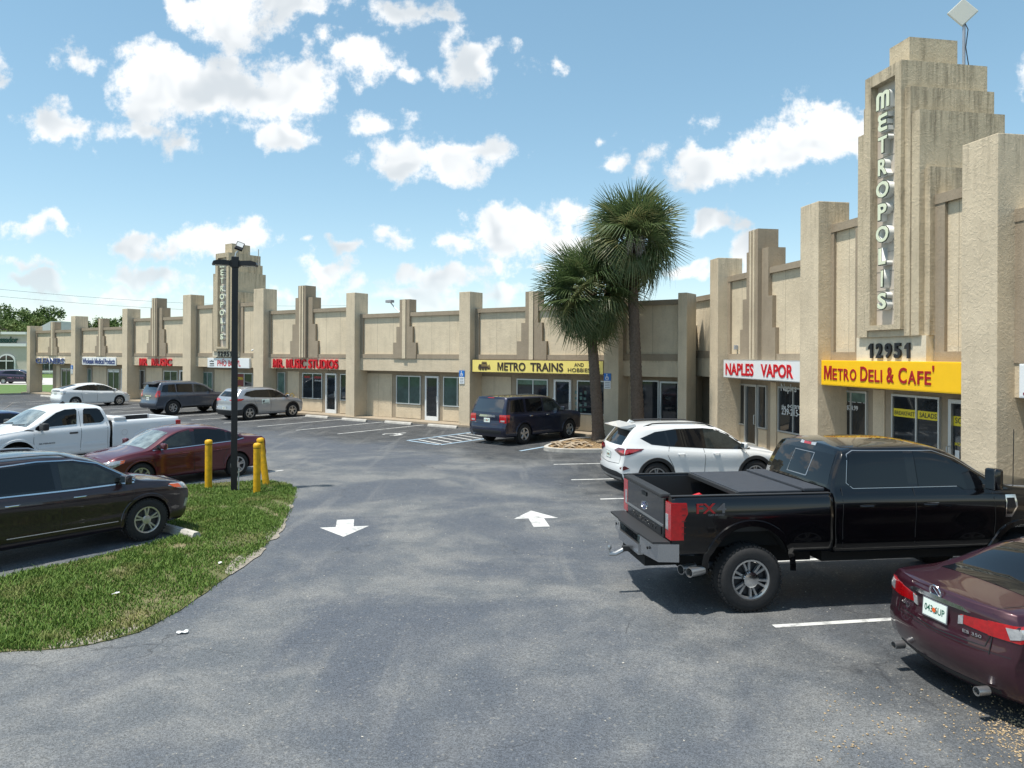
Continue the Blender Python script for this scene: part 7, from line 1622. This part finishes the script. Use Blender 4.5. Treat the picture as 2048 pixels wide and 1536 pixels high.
def palm(label, base, top, lean, r0, r1, crown, nf, seed, down=.62, dead=10, S=1.0, moss=0):
    rnd = random.Random(seed); o = thing('palm_tree', label, 'palm', T(base[0], base[1], 0), 'fan palms')
    n = 84; pts = []; rads = []
    for i in range(n + 1):
        t = i / n; pts.append((lean[0] * t ** lean[2], lean[1] * t, top * t)); rads.append((r0 * (1 - t) + r1 * t + .10 * r0 * max(0, 1 - t * 9) * 2) * (1 + (.035 if i % 2 else -.035) + rnd.uniform(-.02, .02)))
    MB().tube(pts, rads, 18).build('trunk', M_TRUNK, o); hd = Vector(pts[-1])
    cr = MB()   # boots and fibre under the crown
    for k in range(46):
        a = k * 2.4; z = -.55 + .75 * k / 46; d = Vector((math.cos(a), math.sin(a), 0)); p = d * (r1 * .9); tip = d * (r1 + .16 + .1 * rnd.random()) + Vector((0, 0, .22))
        cr.tube([p + Vector((0, 0, z)), (p + tip) / 2 + Vector((0, 0, z)), tip + Vector((0, 0, z))], [.05, .04, .022], 5)
    co = cr.build('crown', mat('palm_boots', (.12, .085, .05), .9, var=.3, vscale=12), o, Matrix.Translation(hd))
    for k in range(nf):
        u = (k + .5) / nf; el = R(86) - u ** .8 * R(86 + down * 75) + rnd.uniform(-.34, .34); az = k * 2.39996 + rnd.uniform(-.6, .6)
        s_ = crown * S * rnd.uniform(.82, 1.10) * (1.0 if el > R(-10) else .92); stemz = .10 + .35 * (1 - u)
        i = min(3, int(u * 4.2)) if rnd.random() < .75 else rnd.randrange(6)
        M = Matrix.Translation((0, 0, stemz - .15)) @ Matrix.Rotation(az, 4, 'Z') @ Matrix.Rotation(-el, 4, 'Y') @ Matrix.Rotation(rnd.uniform(-1.0, 1.0), 4, 'X') @ Matrix.Scale(s_, 4)
        link('frond', FR[i] if rnd.random() > .05 or u < .5 else FD[i % 3], co, M)
    for k in range(dead):
        az = k * 2.4 + rnd.uniform(-.3, .3); el = R(-55 - 25 * rnd.random()); link('dead_frond', FD[k % 3], co, Matrix.Translation((0, 0, -.1)) @ Matrix.Rotation(az, 4, 'Z') @ Matrix.Rotation(-el, 4, 'Y') @ Matrix.Scale(crown * S * rnd.uniform(.6, .85), 4))
    for k in range(moss):    # hanging old flower stalks
        az = -1.57 + rnd.uniform(-1.3, 1.3); mb = MB(); r_ = rnd.uniform(.5, .95) * crown
        for q in range(26):
            x, y = rnd.uniform(-.14, .14), rnd.uniform(-.14, .14); h = rnd.uniform(.35, .85); mb.tube([(x * .3, y * .3, 0), (x, y, -h * .5), (x * 1.3 + rnd.uniform(-.05, .05), y * 1.3, -h)], [.006, .005, .003], 3, cap=False)
        mb.tube([(-r_ * math.cos(az) * .9, -r_ * math.sin(az) * .9, -.45), (-r_ * .4 * math.cos(az), -r_ * .4 * math.sin(az), .15), (0, 0, 0)], .012, 4)
        mb.build('flower_stalk', mat('stalk_grey', (.36, .33, .29), .9, var=.3), co, Matrix.Translation((r_ * math.cos(az), r_ * math.sin(az), .25 + rnd.uniform(-.2, .35))))
    return o
palm('shorter fan palm with drooping crown in the mulch island', (3.35, 28.9), 5.55, (-.42, -.1, 1.25), .24, .165, 1.26, 84, 3, .90, 9, 1.0, 0)
palm('taller fan palm with round crown behind the white crossover', (4.85, 28.6), 7.5, (-.35, -.15, 1.0), .25, .18, 1.27, 82, 9, .60, 20, 1.0, 9)
palm('fan palm crown just entering at the far left edge', (-42.6, 60.0), 5.8, (.1, 0, 1), 0.22, .16, 1.1, 46, 15, .8, 6, 1.0)

# ------------------------------------------------------------------ mulch island with kerb
IS = smooth_poly([(1.0, 26.6), (1.5, 26.0), (2.6, 25.85), (6.2, 26.6), (6.4, 28.4), (4.6, 29.3), (2.75, 30.1), (1.75, 28.5)], 2)
icx = sum(p[0] for p in IS) / len(IS); icy = sum(p[1] for p in IS) / len(IS)
ki = MB(); n = len(IS); inn = [(x + (icx - x) * .07, y + (icy - y) * .09) for x, y in IS]
ki.add([(x, y, 0) for x, y in IS] + [(x, y, .12) for x, y in IS] + [(x, y, .125) for x, y in inn] + [(x, y, 0) for x, y in inn], [(k * n + i, k * n + (i + 1) % n, (k + 1) * n + (i + 1) % n, (k + 1) * n + i) for k in range(3) for i in range(n)])
struct(ki.build('island_kerb', M_KERB)); struct(sheet('mulch_bed', inn, .09, mat('mulch', (.21, .14, .075), .95, var=.5, vscale=14, bump=.03, bscale=25)))
def chips(poly, n, size, z, m, name, label, cat, flat=.35, k2=None, dens=None):
    P = np.array(poly); lo, hi = P.min(0), P.max(0); x = RNG.uniform(lo[0], hi[0], n); y = RNG.uniform(lo[1], hi[1], n); k = inside(x, y, poly)
    if dens is not None: k &= RNG.uniform(0, 1, n) < dens(x, y)
    x, y = x[k], y[k]; n = len(x)
    base = np.array([(1, 0, 0), (-1, 0, 0), (0, 1, 0), (0, -1, 0), (0, 0, 1), (0, 0, -1)], float); s = RNG.uniform(size[0], size[1], (n, 1, 1)); asp = RNG.uniform(.5, 1.3, (n, 1, 3)); asp[:, :, 2] *= flat
    a = RNG.uniform(0, 6.28, n); V = base[None] * s * asp; c_, s_ = np.cos(a)[:, None], np.sin(a)[:, None]; X = V[:, :, 0] * c_ - V[:, :, 1] * s_; Y = V[:, :, 0] * s_ + V[:, :, 1] * c_
    V[:, :, 0] = X + x[:, None]; V[:, :, 1] = Y + y[:, None]; V[:, :, 2] += z + (s * asp)[:, :, 2] * .8
    t = np.array([(0, 2, 4), (2, 1, 4), (1, 3, 4), (3, 0, 4), (2, 0, 5), (1, 2, 5), (3, 1, 5), (0, 3, 5)]); Fs = (t[None] + (np.arange(n) * 6)[:, None, None]).reshape(-1, 3)
    me = bpy.data.meshes.new(name); me.from_pydata(V.reshape(-1, 3).tolist(), [], Fs.tolist()); me.materials.append(m); o = struct(link(name, me), 'stuff'); o['label'] = label; o['category'] = cat; return o
chips(inn, 2600, (.02, .06), .095, mat('wood_chip', (.34, .24, .13), .9, var=.55, vscale=9), 'wood_chips', 'tan wood chips covering the palm island', 'mulch', .25)
for k in range(26):      # shed palm boots lying on the mulch
    while True:
        x, y = random.uniform(1.3, 4.2), random.uniform(26.2, 28.9)
        if inside(np.array([x]), np.array([y]), inn)[0]: break
    a = random.uniform(-.7, .7) - .5; l = random.uniform(.25, .6); mb = MB(); mb.tube([(-l / 2, 0, .02), (0, .03, .09), (l / 2, .02, .05)], [.05, .04, .015], 6)
    for i, v in enumerate(mb.v): mb.v[i] = (v[0], v[1] * 1.5, v[2] * .9)
    tag(mb.build('palm_boot', mat('boot_dry', (.30, .24, .17), .9, var=.5, vscale=6), None, T(x, y, .10, a)), 'dry brown palm leaf base lying on the mulch island', 'palm debris', 'shed palm leaf bases on the mulch')

# ------------------------------------------------------------------ gravel by the near right corner, litter
GP = [(2.2, 5.7), (6.0, 5.7), (6.0, 7.9), (3.2, 7.6)]
chips(GP, 20000, (.003, .014), .0, mat('gravel_stone', (.36, .27, .16), .85, var=.5, vscale=60), 'gravel', 'loose tan gravel scattered on the asphalt at the lower right', 'gravel', .7,
      dens=lambda x, y: np.clip(.03 + 1.1 * np.exp(-((x - 4.75) / .45) ** 2 - ((y - 6.62) / .36) ** 2) + .12 * (np.sin(x * 7) * np.sin(y * 9 + x * 2) > .45) * np.exp(-((y - 6.5) / .4) ** 2), 0, 1))
chips([(-4, 6), (3.5, 6), (6, 12), (2, 20), (-3, 20)], 260, (.006, .014), .0, mat('grit', (.45, .43, .38), .9, var=.4, vscale=30), 'grit', 'scattered pale grit on the drive aisle', 'grit', .6)
def litter(label, x, y, s, rz, z=.0):
    mb = MB(); n = 5; v = []
    for i in range(n):
        for j in range(n): v.append(((i / 4 - .5) * s * 1.4, (j / 4 - .5) * s * .7, .012 + random.uniform(0, s * .28)))
    mb.add(v, [(i * n + j, (i + 1) * n + j, (i + 1) * n + j + 1, i * n + j + 1) for i in range(n - 1) for j in range(n - 1)]); tag(mb.build('paper_scrap', M_VINYL, None, T(x, y, z, rz)), label, 'litter')
litter('crumpled white paper scrap on the asphalt left of the lower drive aisle', -3.93, 8.98, .09, .2)
litter('small white scrap lying in the middle of the grass island', -5.41, 10.27, .065, 1, .05)
litter('white scrap at the sandy edge of the grass island', -4.62, 11.91, .07, 2, .02)

# ------------------------------------------------------------------ chair and pots by the studio
def rattan():
    o = thing('bistro_chair', 'golden curved metal chair beside the studio window', 'chair', ML @ Matrix.Translation((33.2, .35, .095)) @ Matrix.Rotation(R(35), 4, 'Z')); m = mat('brass', (.55, .36, .10), .3, .8)
    for x, y in ((-.2, -.2), (.2, -.2), (-.2, .2), (.2, .2)): MB().tube([(x * 1.1, y * 1.1, 0), (x, y, .45)], .016, 6).build('leg', m, o)
    MB().lathe([(.001, .44), (.24, .44), (.25, .455), (.24, .475), (.001, .475)], 20).build('seat', mat('wicker', (.42, .28, .10), .7, var=.3, vscale=30), o)
    for sx in (-1, 1):
        MB().tube([(sx * .02, .22, .46), (sx * .20, .24, .70), (sx * .26, .25, .90), (sx * .14, .26, 1.02), (sx * .03, .26, .93), (0, .25, .75)], .028, 8).build('back_loop', m, o)
rattan()
def pot_plant(label, u, s):
    o = thing('potted_plant', label, 'plant', ML @ Matrix.Translation((u, .35, .09))); MB().lathe([(.14, 0), (.2, .35), (.22, .36), (.22, .4), (.18, .4), (.17, .33), (.001, .33)], 18).build('pot', M_TRIM, o)
    me = frond_mesh(.5, 1.0, .8, 9, 77, M_FROND)
    for k in range(16): link('leaf', me, o, Matrix.Translation((0, 0, .38)) @ Matrix.Rotation(k * 2.4, 4, 'Z') @ Matrix.Rotation(-R(25 + 50 * random.random()), 4, 'Y') @ Matrix.Scale(s * random.uniform(.7, 1), 4))
pot_plant('dark leafy potted plant left of the noodle shop window', 24.9, 1.0); pot_plant('potted plant between the silver crossover and the studio', 31.9, .8)

# ------------------------------------------------------------------ background: beige building, trees, wires
def ambassador():
    y = 118.0; k = y / 1500; X = lambda px: (px - 1024) * k; Z = lambda py: 3.35 + (706 - py) * k
    o = thing('beige_building', 'beige commercial building with arched windows and white cornices across the road', 'building'); wm = mat('far_stucco', (.52, .47, .41), .9, var=.06); tr = mat('far_trim_white', (.68, .69, .68), .7); rf = mat('far_roof', (.50, .52, .53), .7); sp = mat('far_shade', (.33, .32, .29), .9)
    MB().box(X(-90), X(54), y, y + 12, 0, Z(668)).build('wall', wm, o); MB().box(X(46), X(150), y + 1.2, y + 12, 0, Z(690)).build('side_wall', wm, o)
    for a, b, q in ((664, 669, -.5), (687, 693, -.35)): MB().box(X(-90), X(55), y + q, y, Z(b), Z(a)).build('cornice', tr, o)
    MB().box(X(46), X(150), y + .9, y + 1.2, Z(693), Z(688)).build('cornice', tr, o); MB().box(X(-90), X(150), y - .1, y + .0, Z(745), Z(741)).build('sill_band', tr, o)
    g = MB(); g.prism([(X(36), Z(668)), (X(85), Z(641)), (X(104), Z(641)), (X(104), Z(668))], y + 2, y + 10); g.build('gable_roof', rf, o)
    for cx_ in (-45, 15):
        w = 17; a = [(X(cx_ + w * math.cos(t)), Z(722 - 14 * math.sin(t))) for t in [math.pi * i / 12 for i in range(13)]]; fr = [(X(cx_ + w), Z(741))] + a + [(X(cx_ - w), Z(741))]
        f = MB().prism(fr, y - .2, y - .001).build('arched_window', tr, o); w = 14.5; a = [(X(cx_ + w * math.cos(t)), Z(723 - 12 * math.sin(t))) for t in [math.pi * i / 12 for i in range(13)]]
        MB().prism([(X(cx_ + w), Z(739))] + a + [(X(cx_ - w), Z(739))], y - .25, y - .201).build('pane', G_DARK, f)
        mb = MB(); mb.box(X(cx_ - .8), X(cx_ + .8), y - .3, y - .251, Z(739), Z(711)); mb.box(X(cx_ - 14), X(cx_ + 14), y - .302, y - .2505, Z(723), Z(721)); mb.build('muntin', tr, f)
    f = MB().box(X(70), X(106), y + .9, y + 1.19, Z(748), Z(716)).build('window', tr, o)
    for a in (72, 82, 93): MB().box(X(a), X(a + 9), y + .85, y + .899, Z(746), Z(720)).build('pane', G_DARK, f)
    sg = thing('script_sign', 'dark green script lettering on the beige building', 'sign'); me = text_data('Ambassador', X(37) - X(-30), 1.0, .1, .02); me.name = 'lettering'; me.materials.append(mat('script_green', (.02, .08, .06), .5)); link('lettering', me, sg, Matrix.Translation((X(-30), y - .12, Z(686))))
ambassador()
M_TREE = grass_mat('tree_leaf', (.045, .085, .02), (.12, .18, .045), (.15, .17, .05), .3)
def tree(label, x, y, h, rw, seed, lo=.3, n=2600):
    rnd = np.random.default_rng(seed); o = thing('tree', label, 'tree', T(x, y, 0), 'trees behind the strip mall'); bark = mat('bark', (.10, .08, .06), .95)
    tb = MB(); tb.tube([(0, 0, 0), (.1, .1, h * .4), (-.1, .2, h * .75)], [.28, .2, .08], 8); tips = []
    for k in range(9):
        a = k * 2.4; z = h * (lo + .1 + .5 * k / 9); e = (math.cos(a) * rw * .75, math.sin(a) * rw * .75, z + h * .16); tb.tube([(0, .1, z * .9), (e[0] * .5, e[1] * .5, z + .3), e], [.1, .06, .03], 5); tips.append(e)
    tips += [(0, 0, h * .92), (.4, .2, h * .8)]; tb.build('trunk', bark, o)
    c = np.array(tips)[rnd.integers(0, len(tips), n)]; d = rnd.normal(size=(n, 3)); d /= np.linalg.norm(d, axis=1)[:, None]; p = c + d * (rnd.uniform(0, 1, (n, 1)) ** .45) * np.array([rw * .36, rw * .36, h * .11]) * rnd.uniform(.6, 1.2, (n, 1))
    a = rnd.normal(size=(n, 3)); a /= np.linalg.norm(a, axis=1)[:, None]; b = np.cross(a, rnd.normal(size=(n, 3))); b /= np.linalg.norm(b, axis=1)[:, None]; s = rnd.uniform(.12, .28, (n, 1))
    V = np.stack([p - a * s, p + b * s * .6, p + a * s, p - b * s * .6], 1).reshape(-1, 3); me = bpy.data.meshes.new('crown'); me.from_pydata(V.tolist(), [], (np.arange(n * 4).reshape(-1, 4)).tolist()); me.materials.append(M_TREE); link('crown', me, o)
for k, (px, top_, Y, rw, lab) in enumerate([(5, 627, 135, 4.2, 'dark bushy tree at the far left edge'), (30, 640, 128, 4.5, 'bright bushy tree behind the beige building cornice'), (52, 623, 140, 3.8, 'tall pine like tree above the beige building gable'), (74, 624, 145, 3.4, 'tree with open crown right of the tall one'), (96, 628, 140, 2.6, 'small tree at the gable end'), (190, 646, 150, 2.2, 'tree top peeking over the parapet left of the blue and white sign'), (220, 639, 150, 3.4, 'round tree top over the bay with the blue and white sign'), (246, 641, 155, 2.4, 'tree top beside the pillar left of the shorter red letters'), (-40, 620, 140, 5, 'large tree beyond the left edge')]):
    tree(lab, (px - 1024) / 1500 * Y, Y, 3.35 + (706 - top_) * Y / 1500, rw, 30 + k)
def wire(label, p, q):
    p, q = Vector(p), Vector(q); pts = []
    for i in range(17):
        t = i / 16; r_ = p.lerp(q, t); r_.z -= 1.2 * 4 * t * (1 - t); pts.append(r_)
    tag(MB().tube(pts, .022, 4).build('power_line', M_BLACK, None), label, 'wire', 'overhead wires')
wire('upper overhead power line crossing behind the far left roofline', (-76, 92, 12.5), (-30, 138, 12.4)); wire('lower overhead power line crossing behind the far left roofline', (-76, 92, 11.6), (-30, 138, 11.3))
# bushes and lines of trees closing the view behind the mall are hidden by it
